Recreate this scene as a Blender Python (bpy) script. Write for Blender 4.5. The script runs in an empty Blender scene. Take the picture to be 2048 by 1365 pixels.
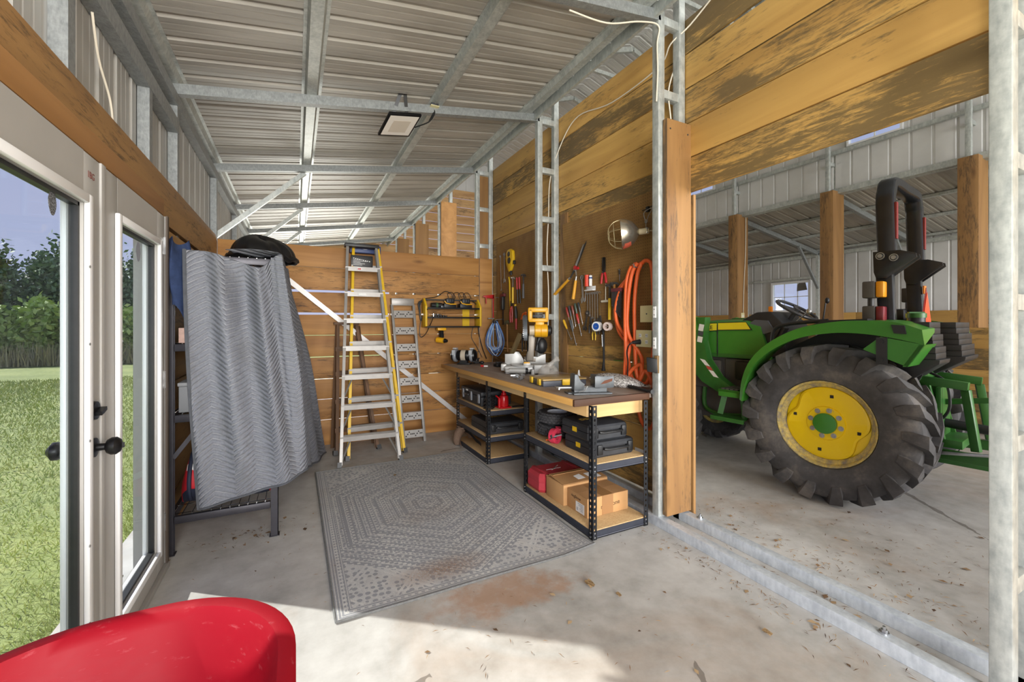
import bpy, bmesh, math, random
from mathutils import Vector, Matrix
import numpy as np
R = math.radians
rnd = random.Random(7)
SC = bpy.context.scene
COL = SC.collection

# ------------------------------------------------------------------ camera, world, sun, area fills, exposure
cd = bpy.data.cameras.new('camera'); cam = bpy.data.objects.new('camera', cd); COL.objects.link(cam)
cd.sensor_width = 36; cd.lens = 36 * 850 / 2048; cd.shift_y = -(682.5 - 650) / 2048
cd.clip_start = 0.03; cd.clip_end = 300
cam.location = (0, 0, 1.42); cam.rotation_euler = (R(90), 0, R(-27))
SC.camera = cam
SC.view_settings.view_transform = 'Standard'; SC.view_settings.look = 'None'
SC.view_settings.exposure = 0.0; SC.view_settings.gamma = 1; SC.view_settings.use_curve_mapping = False
W = bpy.data.worlds.new('sky'); SC.world = W; W.use_nodes = True
wt = W.node_tree; bg = wt.nodes['Background']; bg.inputs['Strength'].default_value = 1.0
tc = wt.nodes.new('ShaderNodeTexCoord'); sx = wt.nodes.new('ShaderNodeSeparateXYZ'); rp = wt.nodes.new('ShaderNodeValToRGB')
wt.links.new(tc.outputs['Generated'], sx.inputs[0]); wt.links.new(sx.outputs['Z'], rp.inputs[0]); wt.links.new(rp.outputs[0], bg.inputs[0])
rp.color_ramp.elements[0].position = 0.0; rp.color_ramp.elements[0].color = (0.56, 0.59, 0.80, 1)
rp.color_ramp.elements[1].position = 0.6; rp.color_ramp.elements[1].color = (0.36, 0.41, 0.70, 1)


def light(name, kind, loc, energy, color=(1, 1, 1), size=None, aim=None, angle=None):
    l = bpy.data.lights.new(name, kind); o = bpy.data.objects.new(name, l); COL.objects.link(o)
    o.location = loc; l.energy = energy; l.color = color
    if size: l.shape = 'RECTANGLE'; l.size, l.size_y = size
    if aim: o.rotation_euler = Vector(aim).to_track_quat('-Z', 'Y').to_euler()
    if angle: l.angle = angle
    return o


light('sun', 'SUN', (-8, 8, 8), 8.0, (1, 0.94, 0.86), aim=(1, -0.77, -0.97), angle=R(0.9))
# added area fills at the unseen open ends, brightening shed, barn and far bay
light('fill_front_yard', 'AREA', (0.2, -4.0, 1.9), 400, (1, 0.98, 0.95), (2.0, 3.2), (0.30, 1, 0.08))
light('fill_barn_yard', 'AREA', (7.0, -7.5, 2.8), 1450, (1, 0.98, 0.95), (7.0, 4.5), (-0.1, 1, 0.10))
light('fill_side', 'AREA', (-0.35, -2.3, 1.85), 150, (1, 0.98, 0.95), (1.8, 2.6), (0.62, 1, 0.04))
light('fill_far_bay', 'AREA', (0.7, 13.4, 1.6), 260, (1, 0.97, 0.92), (2.8, 2.4), (0, -1, 0.12))

# ------------------------------------------------------------------ mesh builder


class MB:
    """collects shapes for ONE part"""

    def __init__(s):
        s.bm = bmesh.new(); s.m = 0; s.k = 0

    def _done(s, fs):
        if s.m:
            for f in fs: f.material_index = s.m

    def hexa(s, p, bev=0):
        n0 = len(s.bm.faces)
        v = [s.bm.verts.new(q) for q in p]
        fs = [s.bm.faces.new([v[i] for i in q]) for q in ((0, 3, 2, 1), (4, 5, 6, 7), (0, 1, 5, 4), (1, 2, 6, 5), (2, 3, 7, 6), (3, 0, 4, 7))]
        s._done(fs)
        if bev:
            es = list({e for f in fs for e in f.edges})
            r = bmesh.ops.bevel(s.bm, geom=es, offset=bev, segments=2, affect='EDGES', profile=0.5)
            if s.m:
                for f in r['faces']: f.material_index = s.m
        return s

    def box(s, a, b, bev=0):
        x0, y0, z0 = [min(i, j) for i, j in zip(a, b)]; x1, y1, z1 = [max(i, j) for i, j in zip(a, b)]
        return s.hexa([(x0, y0, z0), (x1, y0, z0), (x1, y1, z0), (x0, y1, z0), (x0, y0, z1), (x1, y0, z1), (x1, y1, z1), (x0, y1, z1)], bev)

    def obox(s, c, ax, bev=0):
        c = Vector(c); X, Y, Z = [Vector(a) for a in ax]
        return s.hexa([c - X - Y - Z, c + X - Y - Z, c + X + Y - Z, c - X + Y - Z, c - X - Y + Z, c + X - Y + Z, c + X + Y + Z, c - X + Y + Z], bev)

    def bar(s, p, q, w, t, up=(0, 0, 1), bev=0):
        p, q = Vector(p), Vector(q); d = q - p; L = d.length; d.normalize(); up = Vector(up)
        side = d.cross(up)
        if side.length < 1e-4: side = d.cross(Vector((1, 0, 0)))
        side.normalize(); u = side.cross(d).normalized()
        return s.obox((p + q) / 2, (d * L / 2, side * w / 2, u * t / 2), bev)

    def ring(s, c, a, b, r, n, sq=1.0):
        out = []
        for i in range(n):
            t = 2 * math.pi * i / n
            out.append(s.bm.verts.new(c + a * (math.cos(t) * r) + b * (math.sin(t) * r * sq)))
        return out

    def skin(s, rings, cap=True, closed=False):
        fs = []
        n = len(rings[0]); m = len(rings)
        for i in range(m if closed else m - 1):
            A, B = rings[i], rings[(i + 1) % m]
            for j in range(n):
                fs.append(s.bm.faces.new((A[j], A[(j + 1) % n], B[(j + 1) % n], B[j])))
        if cap and not closed:
            fs.append(s.bm.faces.new(list(reversed(rings[0])))); fs.append(s.bm.faces.new(rings[-1]))
        s._done(fs)
        return s

    def cyl(s, p, q, r, r2=None, n=16, cap=True):
        p, q = Vector(p), Vector(q); d = (q - p).normalized(); a = d.orthogonal().normalized(); b = d.cross(a)
        return s.skin([s.ring(p, a, b, r, n), s.ring(q, a, b, r if r2 is None else r2, n)], cap)

    def lathe(s, prof, c=(0, 0, 0), axis=(0, 0, 1), n=28, cap=True, closed=False):
        c, d = Vector(c), Vector(axis).normalized(); a = d.orthogonal().normalized(); b = d.cross(a)
        return s.skin([s.ring(c + d * h, a, b, max(r, 1e-4), n) for r, h in prof], cap, closed)

    def tube(s, pts, r, n=8, closed=False, cap=True, sub=0):
        P = [Vector(p) for p in pts]
        if sub: P = smooth_path(P, sub, closed)
        rings = []; prev = None
        for i, p in enumerate(P):
            if closed: d = P[(i + 1) % len(P)] - P[i - 1]
            else: d = P[min(i + 1, len(P) - 1)] - P[max(i - 1, 0)]
            if d.length < 1e-7: d = Vector((0, 0, 1))
            d.normalize()
            if prev is None: a = d.orthogonal().normalized()
            else:
                a = prev - d * prev.dot(d)
                a = a.normalized() if a.length > 1e-5 else d.orthogonal().normalized()
            prev = a
            rr = r[i] if isinstance(r, (list, tuple)) and len(r) == len(P) else (r if not isinstance(r, (list, tuple)) else r[0])
            rings.append(s.ring(p, a, d.cross(a), rr, n))
        return s.skin(rings, cap, closed)

    def prism(s, poly, d, bev=0):
        d = Vector(d); A = [s.bm.verts.new(p) for p in poly]; B = [s.bm.verts.new(Vector(p) + d) for p in poly]
        n = len(A); fs = [s.bm.faces.new(list(reversed(A))), s.bm.faces.new(B)]
        fs += [s.bm.faces.new((A[i], A[(i + 1) % n], B[(i + 1) % n], B[i])) for i in range(n)]
        s._done(fs)
        if bev:
            es = list({e for f in fs for e in f.edges})
            r = bmesh.ops.bevel(s.bm, geom=es, offset=bev, segments=2, affect='EDGES', profile=0.5)
            if s.m:
                for f in r['faces']: f.material_index = s.m
        return s

    def ball(s, c, r, n=14):
        r = (r, r, r) if not isinstance(r, (list, tuple)) else r
        c = Vector(c); rings = []
        for i in range(1, n // 2):
            t = math.pi * i / (n // 2)
            rings.append([s.bm.verts.new(c + Vector((r[0] * math.sin(t) * math.cos(2 * math.pi * j / n), r[1] * math.sin(t) * math.sin(2 * math.pi * j / n), -r[2] * math.cos(t)))) for j in range(n)])
        s.skin(rings, False)
        b = s.bm.verts.new(c - Vector((0, 0, r[2]))); t = s.bm.verts.new(c + Vector((0, 0, r[2])))
        fs = [s.bm.faces.new((b, rings[0][(j + 1) % n], rings[0][j])) for j in range(n)] + [s.bm.faces.new((t, rings[-1][j], rings[-1][(j + 1) % n])) for j in range(n)]
        s._done(fs)
        return s

    def quad(s, *p):
        s._done([s.bm.faces.new([s.bm.verts.new(q) for q in p])]); return s

    def sheet(s, fn, nu, nv, th=0.0, uvscale=(1, 1)):
        """surface fn(i/nu, j/nv) with uv, optional thickness along the normal"""
        uvl = s.bm.loops.layers.uv.verify()
        g = [[s.bm.verts.new(fn(i / nu, j / nv)) for j in range(nv + 1)] for i in range(nu + 1)]
        fs = []
        for i in range(nu):
            for j in range(nv):
                f = s.bm.faces.new((g[i][j], g[i + 1][j], g[i + 1][j + 1], g[i][j + 1])); fs.append(f)
                for l, (a, b) in zip(f.loops, ((i, j), (i + 1, j), (i + 1, j + 1), (i, j + 1))):
                    l[uvl].uv = (a / nu * uvscale[0], b / nv * uvscale[1])
        s._done(fs)
        if th: bmesh.ops.solidify(s.bm, geom=fs, thickness=th)
        return s


def smooth_path(P, sub, closed=False):
    out = []; n = len(P)
    rng = range(n) if closed else range(n - 1)
    for i in rng:
        p0 = P[i - 1] if (closed or i > 0) else P[i]; p1 = P[i]; p2 = P[(i + 1) % n]; p3 = P[(i + 2) % n] if (closed or i + 2 < n) else P[min(i + 1, n - 1)]
        for k in range(sub):
            t = k / sub
            out.append(0.5 * ((2 * p1) + (p2 - p0) * t + (2 * p0 - 5 * p1 + 4 * p2 - p3) * t * t + (3 * p1 - p0 - 3 * p2 + p3) * t ** 3))
    if not closed: out.append(P[-1])
    return out


def tag(o, label=None, cat=None, group=None, kind=None):
    for k, v in (('label', label), ('category', cat), ('group', group), ('kind', kind)):
        if v: o[k] = v
    return o


def thing(name, label, cat, loc=(0, 0, 0), rz=0, group=None, kind=None, rot=None):
    o = bpy.data.objects.new(name, None); COL.objects.link(o); o.empty_display_size = 0.05
    o.location = loc; o.rotation_euler = rot if rot else (0, 0, rz)
    return tag(o, label, cat, group, kind)


def part(name, mb, mats, parent=None, sm=35, world=False, kind=None, label=None):
    """one mesh object; world=True: the coordinates are world ones and are taken into the parent's frame"""
    me = bpy.data.meshes.new(name); bmesh.ops.recalc_face_normals(mb.bm, faces=mb.bm.faces) if mb.k == 0 else None
    mb.bm.to_mesh(me); mb.bm.free()
    for m in (mats if isinstance(mats, (list, tuple)) else [mats]): me.materials.append(m)
    if sm:
        me.polygons.foreach_set('use_smooth', [True] * len(me.polygons)); me.set_sharp_from_angle(angle=R(sm))
    o = bpy.data.objects.new(name, me); COL.objects.link(o)
    if parent is not None:
        o.parent = parent
        if world:
            r = parent
            M = Matrix.LocRotScale(r.location, r.rotation_euler, None)
            if r.parent is not None: M = Matrix.LocRotScale(r.parent.location, r.parent.rotation_euler, None) @ M
            me.transform(M.inverted())
    elif world is not False and world is not True:
        me.transform(Matrix.Translation(-Vector(world))); o.location = world
    return tag(o, label=label, kind=kind)


def single(name, mb, mats, label, cat, base, group=None, kind=None, sm=35):
    """a thing that is one mesh, built in world coordinates, origin at its base"""
    return tag(part(name, mb, mats, None, sm, base), label, cat, group, kind)


def struct(name, mb, mats, sm=35, parent=None, label=None, cat=None, world=False):
    return tag(part(name, mb, mats, parent, sm, world), label, cat, None, 'structure')


def copy_tree(o, parent=None):
    c = o.copy(); COL.objects.link(c); c.parent = parent
    for ch in list(o.children): copy_tree(ch, c)
    return c


def text(name, body, size, mat, parent, M, ext=0.0006, kind=None):
    cu = bpy.data.curves.new(name, 'FONT'); cu.body = body; cu.size = size; cu.extrude = ext; cu.align_x = 'CENTER'; cu.align_y = 'CENTER'
    cu.materials.append(mat)
    q = bpy.data.objects.new(name, cu); COL.objects.link(q)
    me = bpy.data.meshes.new_from_object(q.evaluated_get(bpy.context.evaluated_depsgraph_get())); me.name = name
    bpy.data.objects.remove(q); bpy.data.curves.remove(cu)
    me.transform(M)
    o = bpy.data.objects.new(name, me); COL.objects.link(o); o.parent = parent
    return o


def basis(o, x, y, z=None):
    x = Vector(x).normalized(); y = Vector(y); y = (y - x * y.dot(x)).normalized(); z = x.cross(y)
    m = Matrix((x, y, z)).transposed().to_4x4(); m.translation = o
    return m


# ------------------------------------------------------------------ materials
def hx(s):
    c = [int(s[i:i + 2], 16) / 255 for i in (0, 2, 4)]
    return tuple((v / 12.92 if v <= 0.04045 else ((v + 0.055) / 1.055) ** 2.4) for v in c) + (1.0,)


class NT:
    def __init__(s, name, rough=0.5, metal=0.0, col=None, **kw):
        s.m = bpy.data.materials.new(name); s.m.use_nodes = True; s.t = s.m.node_tree; s.b = s.t.nodes['Principled BSDF']
        s.b.inputs['Roughness'].default_value = rough; s.b.inputs['Metallic'].default_value = metal
        if col is not None: s.b.inputs['Base Color'].default_value = col if len(col) == 4 else (*col, 1)
        for k, v in kw.items(): s.b.inputs[k.replace('_', ' ')].default_value = v

    def put(s, sock, v):
        if isinstance(v, bpy.types.NodeSocket): s.t.links.new(v, sock)
        elif v is not None: sock.default_value = v

    def math(s, op, a, b=None, c=None, clamp=False):
        n = s.t.nodes.new('ShaderNodeMath'); n.operation = op; n.use_clamp = clamp
        for i, v in enumerate((a, b, c)): s.put(n.inputs[i], v) if v is not None else None
        return n.outputs[0]

    def vec(s, scale=(1, 1, 1), src='pos', loc=None, rot=None, jitter=0):
        if src == 'pos': v = s.t.nodes.new('ShaderNodeNewGeometry').outputs['Position']
        else: v = s.t.nodes.new('ShaderNodeTexCoord').outputs[{'obj': 'Object', 'uv': 'UV', 'gen': 'Generated'}[src]]
        if jitter:
            g = s.t.nodes.new('ShaderNodeNewGeometry'); a = s.t.nodes.new('ShaderNodeVectorMath'); a.operation = 'ADD'
            s.t.links.new(v, a.inputs[0]); s.t.links.new(s.math('MULTIPLY', g.outputs['Random Per Island'], jitter), a.inputs[1]); v = a.outputs[0]
        n = s.t.nodes.new('ShaderNodeMapping'); n.inputs['Scale'].default_value = scale
        if loc: n.inputs['Location'].default_value = loc
        if rot: n.inputs['Rotation'].default_value = rot
        s.t.links.new(v, n.inputs[0])
        return n.outputs[0]

    def xyz(s, v):
        n = s.t.nodes.new('ShaderNodeSeparateXYZ'); s.t.links.new(v, n.inputs[0]); return n.outputs

    def noise(s, v, scale=1.0, detail=3, rough=0.55, dist=0.0):
        n = s.t.nodes.new('ShaderNodeTexNoise'); s.t.links.new(v, n.inputs['Vector'])
        n.inputs['Scale'].default_value = scale; n.inputs['Detail'].default_value = detail; n.inputs['Roughness'].default_value = rough; n.inputs['Distortion'].default_value = dist
        return n.outputs['Fac']

    def voro(s, v, scale=1.0, feature='F1', rand=1.0, out='Distance'):
        n = s.t.nodes.new('ShaderNodeTexVoronoi'); n.feature = feature; s.t.links.new(v, n.inputs['Vector'])
        n.inputs['Scale'].default_value = scale; n.inputs['Randomness'].default_value = rand
        return n.outputs[out]

    def island(s): return s.t.nodes.new('ShaderNodeNewGeometry').outputs['Random Per Island']

    def ramp(s, fac, stops, mode='LINEAR'):
        n = s.t.nodes.new('ShaderNodeValToRGB'); n.color_ramp.interpolation = mode; e = n.color_ramp.elements
        while len(e) < len(stops): e.new(0.5)
        for q, (p, c) in zip(e, stops): q.position = p; q.color = c if isinstance(c, tuple) and len(c) == 4 else ((*c, 1) if isinstance(c, tuple) else (c, c, c, 1))
        s.put(n.inputs[0], fac)
        return n.outputs[0]

    def mix(s, fac, a, b, mode='MIX'):
        n = s.t.nodes.new('ShaderNodeMix'); n.data_type = 'RGBA'; n.blend_type = mode
        s.put(n.inputs[0], fac); s.put(n.inputs[6], a); s.put(n.inputs[7], b)
        return n.outputs[2]

    def col(s, c): s.put(s.b.inputs['Base Color'], c); return s
    def rough(s, c): s.put(s.b.inputs['Roughness'], c); return s

    def bump(s, h, strength=0.3, dist=0.01):
        n = s.t.nodes.new('ShaderNodeBump'); n.inputs['Strength'].default_value = strength; n.inputs['Distance'].default_value = dist
        s.put(n.inputs['Height'], h); s.t.links.new(n.outputs[0], s.b.inputs['Normal']); return s


def plain(name, hexcol, rough=0.5, metal=0.0, var=0.0, scale=20.0, bump=0.0, **kw):
    n = NT(name, rough, metal, hx(hexcol), **kw)
    if var:
        f = n.noise(n.vec(src='obj'), scale, 4, 0.6)
        c = hx(hexcol); lo = tuple(max(0, v * (1 - var)) for v in c[:3]); hi = tuple(min(1, v * (1 + var)) for v in c[:3])
        n.col(n.ramp(f, [(0.3, lo), (0.7, hi)]))
        if bump: n.bump(f, bump, 0.005)
    return n.m


def pine(name, axis, light, dark, stain, amount, src='pos', sat=1.0):
    """planed pine boards: grain along the axis, blue-black mould stain in streaks, sparse knots; every board its own tone"""
    n = NT(name, 0.62)
    def sc(a, b): return tuple(a if i == axis else b for i in range(3))
    v = n.vec(sc(0.55, 6.0), src, jitter=37.0)
    fine = n.noise(n.vec(sc(1.3, 55.0), src, jitter=37.0), 1.0, 3, 0.6, 0.4)
    band = n.noise(v, 1.0, 3, 0.5, 0.8)
    c = n.ramp(band, [(0.32, hx(dark)), (0.62, hx(light))])
    c = n.mix(n.math('MULTIPLY', fine, 0.48), c, hx(dark))
    isl = n.island()
    c = n.mix(n.math('MULTIPLY', isl, 0.6), c, n.mix(0.5, c, hx(dark), 'MIX'))
    # stain
    big = n.noise(n.vec(sc(1.3, 4.2), src, jitter=19.0), 1.0, 3, 0.55, 0.6)
    streak = n.noise(n.vec(sc(7.0, 52.0), src, jitter=11.0), 1.0, 6, 0.78, 0.5)
    wh = n.t.nodes.new('ShaderNodeTexWhiteNoise'); wh.noise_dimensions = '1D'; n.put(wh.inputs['W'], isl)
    amt = n.math('MULTIPLY_ADD', wh.outputs['Value'], 0.22, amount - 0.11)
    s = n.math('ADD', n.math('MULTIPLY', big, 0.55), n.math('MULTIPLY', streak, 0.72))
    s = n.math('SUBTRACT', n.math('ADD', s, amt), 0.79)
    mask = n.math('MULTIPLY', n.math('MULTIPLY', s, 8.5, clamp=True), 0.76)
    c = n.mix(mask, c, hx(stain))
    # knots
    k = n.voro(n.vec(sc(0.85, 2.6), src, jitter=53.0), 1.0)
    kn = n.math('SUBTRACT', 1.0, n.math('MULTIPLY', k, 11.0, clamp=True))
    c = n.mix(n.math('MULTIPLY', kn, 0.8), c, hx('4a2a12'))
    n.col(c).bump(n.math('ADD', n.math('MULTIPLY', fine, 0.4), n.math('MULTIPLY', band, 0.2)), 0.12, 0.004)
    return n.m


def galv(name, lo, hi, metal=0.55, rough=0.42, scale=14.0):
    n = NT(name, rough, metal)
    f = n.noise(n.vec(), scale, 5, 0.7); g = n.noise(n.vec((1, 1, 0.3)), scale * 4, 2, 0.5)
    n.col(n.ramp(n.math('MULTIPLY_ADD', g, 0.35, n.math('MULTIPLY', f, 0.65)), [(0.36, hx(lo)), (0.62, hx(hi))]))
    n.rough(n.math('MULTIPLY_ADD', f, 0.25, rough - 0.1))
    return n.m


PINE_Y = pine('pine_right_wall', 1, 'd6ac62', 'b38a4a', '4b4433', 0.17)
PINE_X = pine('pine_partition', 0, 'c49254', '8f602f', '42311f', 0.10)
PINE_YL = pine('pine_header', 1, 'b98f58', '8d6a40', '3c2f20', 0.10)
PINE_YT = pine('pine_trim', 1, 'c4935a', '9f7342', '4a3420', -0.25)
PINE_Z = pine('pine_post', 2, 'a27a48', '7f5c36', '3c3126', 0.09)
PINE_ZS = pine('pine_stained_post', 2, 'a57c4a', '7b5833', '3f352a', 0.17)
PINE_ZD = pine('pine_dark_post', 2, '8a5a34', '5e3b22', '2c2018', 0.06)
PINE_XE = pine('pine_end_wall', 0, 'd6b07c', 'b08455', '5b4a38', 0.08)
GALV = galv('galvanized_steel', '9da2a1', 'c3c7c3', 0.4)
GALV_D = galv('galvanized_steel_dull', '7d8182', '9da1a1', 0.45, 0.5, 30.0)
GALV_B = galv('galvanized_sill_steel', 'b4bbc3', 'd2d8de', 0.35, 0.42)
SHEET_W = plain('white_metal_sheet', 'c9c9c8', 0.42, 0.0, 0.06, 3.0)
SHEET_L = plain('wall_metal_sheet', 'aaa9a5', 0.42, 0.15, 0.08, 2.0)
nt = NT('roof_metal_sheet', 0.5, 0.12)
f = nt.noise(nt.vec((0.5, 3, 1)), 2.0, 4, 0.6); nt.col(nt.ramp(f, [(0.3, hx('938f88')), (0.7, hx('b4afa7'))]))
SHEET_R = nt.m
WHITE = plain('white_door_paint', 'a9a7a3', 0.42, 0.0, 0.03, 4.0)
WHITE_G = plain('white_vinyl', 'e4e5e6', 0.35)
BLACK = plain('black_plastic', '191a1c', 0.45, 0.0, 0.25, 30)
BLACK_M = plain('black_metal', '151517', 0.35, 0.3, 0.2, 40)
RUBBER = plain('black_rubber', '1b1a1b', 0.7, 0.0, 0.2, 30)
STEEL = plain('bright_steel', 'b4b6b8', 0.28, 0.85, 0.12, 30)
STEEL_D = plain('dark_steel', '5b5d60', 0.35, 0.7, 0.2, 30)
ALU = plain('aluminium', '918e8a', 0.4, 0.35, 0.08, 12)
YELLOW = plain('yellow_plastic', 'd9b01c', 0.42, 0.0, 0.06, 20)
YELLOW_T = plain('yellow_tool', 'e0a51b', 0.38, 0.0, 0.05, 20)
RED = plain('red_plastic', 'b01f22', 0.38, 0.0, 0.08, 20)
ORANGE = plain('orange_rubber', 'ee6a33', 0.45, 0.0, 0.06, 12)
CREAM = plain('cream_plastic', 'd9cf9f', 0.45)
WIRE_W = plain('white_cable', 'd8d0bf', 0.5)
BLUE = plain('blue_plastic', '1e4fa0', 0.4)
GREEN_H = plain('green_handle', '3f5d3c', 0.5)
WOODH = plain('wood_handle', 'a8763c', 0.5, 0.0, 0.15, 30)
CARD = plain('cardboard', 'b98d5c', 0.8, 0.0, 0.05, 12)
PAPER = plain('white_paper', 'e6e6e4', 0.7)
CHROME = plain('chrome', 'd0d0d0', 0.12, 1.0)
nt = NT('window_glass', 0.02)
nt.t.nodes.remove(nt.b); o_ = nt.t.nodes['Material Output']
a_ = nt.t.nodes.new('ShaderNodeBsdfTransparent'); g_ = nt.t.nodes.new('ShaderNodeBsdfGlossy'); m_ = nt.t.nodes.new('ShaderNodeMixShader'); m_.inputs[0].default_value = 0.06
a_.inputs[0].default_value = (0.93, 0.96, 0.97, 1); g_.inputs['Roughness'].default_value = 0.02
nt.t.links.new(a_.outputs[0], m_.inputs[1]); nt.t.links.new(g_.outputs[0], m_.inputs[2]); nt.t.links.new(m_.outputs[0], o_.inputs[0])
GLASS = nt.m


def clear_plastic(name, alpha, col, rough=0.2):
    n = NT(name, rough, 0, col); n.b.inputs['Alpha'].default_value = alpha; n.b.inputs['Specular IOR Level'].default_value = 0.8
    return n.m


BAG = clear_plastic('clear_plastic_bag', 0.35, hx('d8d4cc'))

# concrete
nt = NT('concrete', 0.55)
p = nt.vec()
f1 = nt.noise(p, 0.9, 5, 0.62, 0.4); f2 = nt.noise(p, 7.0, 5, 0.65)
c = nt.ramp(nt.math('MULTIPLY_ADD', f2, 0.4, nt.math('MULTIPLY', f1, 0.6)), [(0.34, hx('989691')), (0.5, hx('b5b3af')), (0.66, hx('c9c8c4'))])
mud = nt.math('MULTIPLY', nt.math('SUBTRACT', nt.noise(nt.vec((1, 1, 1), loc=(3.1, 1.7, 0)), 0.75, 6, 0.66, 0.7), 0.52), 5.0, clamp=True)
c = nt.mix(nt.math('MULTIPLY', mud, 0.5), c, hx('a08061'))
px_, py_, _z = nt.xyz(p)
d1 = nt.math('ADD', nt.math('POWER', nt.math('MULTIPLY', nt.math('SUBTRACT', px_, 1.0), 1.7), 2.0), nt.math('POWER', nt.math('MULTIPLY', nt.math('SUBTRACT', py_, 2.02), 4.0), 2.0))
clay = nt.math('MULTIPLY', nt.math('SUBTRACT', nt.math('MULTIPLY', nt.math('SUBTRACT', 1.0, d1, clamp=True), 0.5), nt.math('SUBTRACT', 0.72, nt.noise(p, 5.0, 5, 0.7))), 4.0, clamp=True)
c = nt.mix(nt.math('MULTIPLY', clay, 0.6), c, hx('a5764f'))
crk = nt.voro(nt.vec((1, 1, 1), rot=(0, 0, 0.5)), 0.33, 'DISTANCE_TO_EDGE')
wob = nt.noise(p, 3.0, 4, 0.6)
cm = nt.math('LESS_THAN', nt.math('ADD', crk, nt.math('MULTIPLY', nt.math('SUBTRACT', wob, 0.5), 0.05)), 0.0026)
cm = nt.math('MULTIPLY', cm, nt.math('GREATER_THAN', nt.noise(p, 0.8, 2, 0.5), 0.5))
c = nt.mix(nt.math('MULTIPLY', cm, 0.6), c, hx('4f463d'))
nt.col(c).bump(f2, 0.1, 0.004).rough(nt.math('MULTIPLY_ADD', f1, 0.3, 0.42))
CONCRETE = nt.m
# ================================================================== the setting
FRAMES = (-1.06, 0.60, 2.26, 3.935, 5.66, 7.43, 9.24, 11.05)      # far face of each frame along the shed
def zr(x): return 3.15 + 0.152 * (x + 0.75)                       # centre line of the sloping shed rafters


def ribbed(mb, fn, L, H, pitch=0.229, rib=0.03, depth=0.016, minor=True):
    """corrugated sheet: profile along the first axis, extruded along the second; fn(s, t, d)"""
    prof = []
    s = 0.0
    while s < L - 1e-6:
        e = min(s + pitch, L)
        prof += [(s, 0), (s + 0.012, depth), (s + 0.012 + rib, depth), (s + 0.024 + rib, 0)]
        if minor:
            for q in (0.40, 0.70):
                a = s + pitch * q
                prof += [(a, 0), (a + 0.006, 0.002), (a + 0.018, 0.002), (a + 0.024, 0)]
        s = e
    prof = [q for q in prof if q[0] <= L] + [(L, 0)]
    A = [mb.bm.verts.new(fn(q, 0, d)) for q, d in prof]; B = [mb.bm.verts.new(fn(q, H, d)) for q, d in prof]
    for i in range(len(A) - 1): mb.bm.faces.new((A[i], A[i + 1], B[i + 1], B[i]))
    return mb


def boards(mb, fn, L, zs, th, joints=(), gap=0.004):
    """rows of boards; fn(s, z, d) -> point; zs: list of (bottom, top)"""
    for k, (z0, z1) in enumerate(zs):
        cuts = [0] + [j for j in joints if (k + int(j * 3)) % 3 == 0] + [L]
        for a, b in zip(cuts, cuts[1:]):
            a += 0.001; b -= 0.001
            mb.hexa([fn(a, z0, 0), fn(b, z0, 0), fn(b, z0, th), fn(a, z0, th), fn(a, z1, 0), fn(b, z1, 0), fn(b, z1, th), fn(a, z1, th)], 0.0045)
    return mb


# floor of the shed and the barn
struct('floor', MB().box((-1.0, -2.6, -0.2), (11.3, 12.2, 0)), CONCRETE)

# shed roof sheet: ribs run down the slope
mb = MB()
ribbed(mb, lambda s, t, d: (-1.05 + t, -2.6 + s, zr(-1.05 + t) + 0.085 + d), 14.7, 3.27)
struct('ceiling', mb, SHEET_R, sm=0)

# timber wall between shed and barn
mb = MB()
top = 3.66
rows = [(top - 0.256 * (k + 1) + 0.0035, top - 0.256 * k - 0.0035) for k in range(14)]
boards(mb, lambda s, z, d: (2.55 + d, 2.215 + s, z), 3.42, rows, 0.025, (1.68,))
boards(mb, lambda s, z, d: (2.552 + d, -2.5 + s, z), 4.71, rows[1:5], 0.025, (1.5,))
z0, z1 = rows[0]
mb.hexa([(2.552, -2.5, z0 + 0.20), (2.577, -2.5, z0 + 0.20), (2.577, 2.21, z0 + 0.0), (2.552, 2.21, z0), (2.552, -2.5, z1 + 0.2), (2.577, -2.5, z1 + 0.2), (2.577, 2.21, z1), (2.552, 2.21, z1)], 0.003)
boards(mb, lambda s, z, d: (2.552 + d, -2.5 + s, z), 2.98, rows[5:], 0.025, (1.5,))
struct('wall_right', mb, PINE_Y)

# timber partition across the shed
mb = MB()
zt = [2.345, 2.095, 1.828, 1.562, 1.300, 1.047, 0.785, 0.545, 0.300, 0.0]
gp = [0.006, 0.005, 0.013, 0.012, 0.006, 0.008, 0.006, 0.006, 0.005]
for k in range(9):
    a, b = zt[k + 1] + 0.001, zt[k] - gp[k]
    g2 = {2: 0.020, 3: 0.018, 5: 0.006}.get(k, 0)
    mb.hexa([(-0.74, 5.46, a), (2.27, 5.46, a), (2.27, 5.485, a), (-0.74, 5.485, a), (-0.74, 5.46, b - g2), (2.27, 5.46, b), (2.27, 5.485, b), (-0.74, 5.485, b - g2)], 0.005)
mb.box((2.28, 5.46, 0.03), (2.47, 5.485, 2.345), 0.003)
struct('wall_back', mb, PINE_X)

# metal outer wall of the shed with the door opening and an unseen opening added to brighten the bay past the partition
mb = MB()
def wl(y0, z0): return lambda s, t, d: (-0.828 - d, y0 + s, z0 + t)
ribbed(mb, wl(-2.6, 2.40), 3.85, 0.8); ribbed(mb, wl(1.25, 2.10), 1.95, 1.1); ribbed(mb, wl(3.2, -0.1), 3.0, 3.3)
ribbed(mb, wl(6.2, 2.2), 3.4, 1.0); ribbed(mb, wl(9.6, -0.1), 2.5, 3.3)
struct('wall_left', mb, SHEET_L, sm=0)
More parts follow.
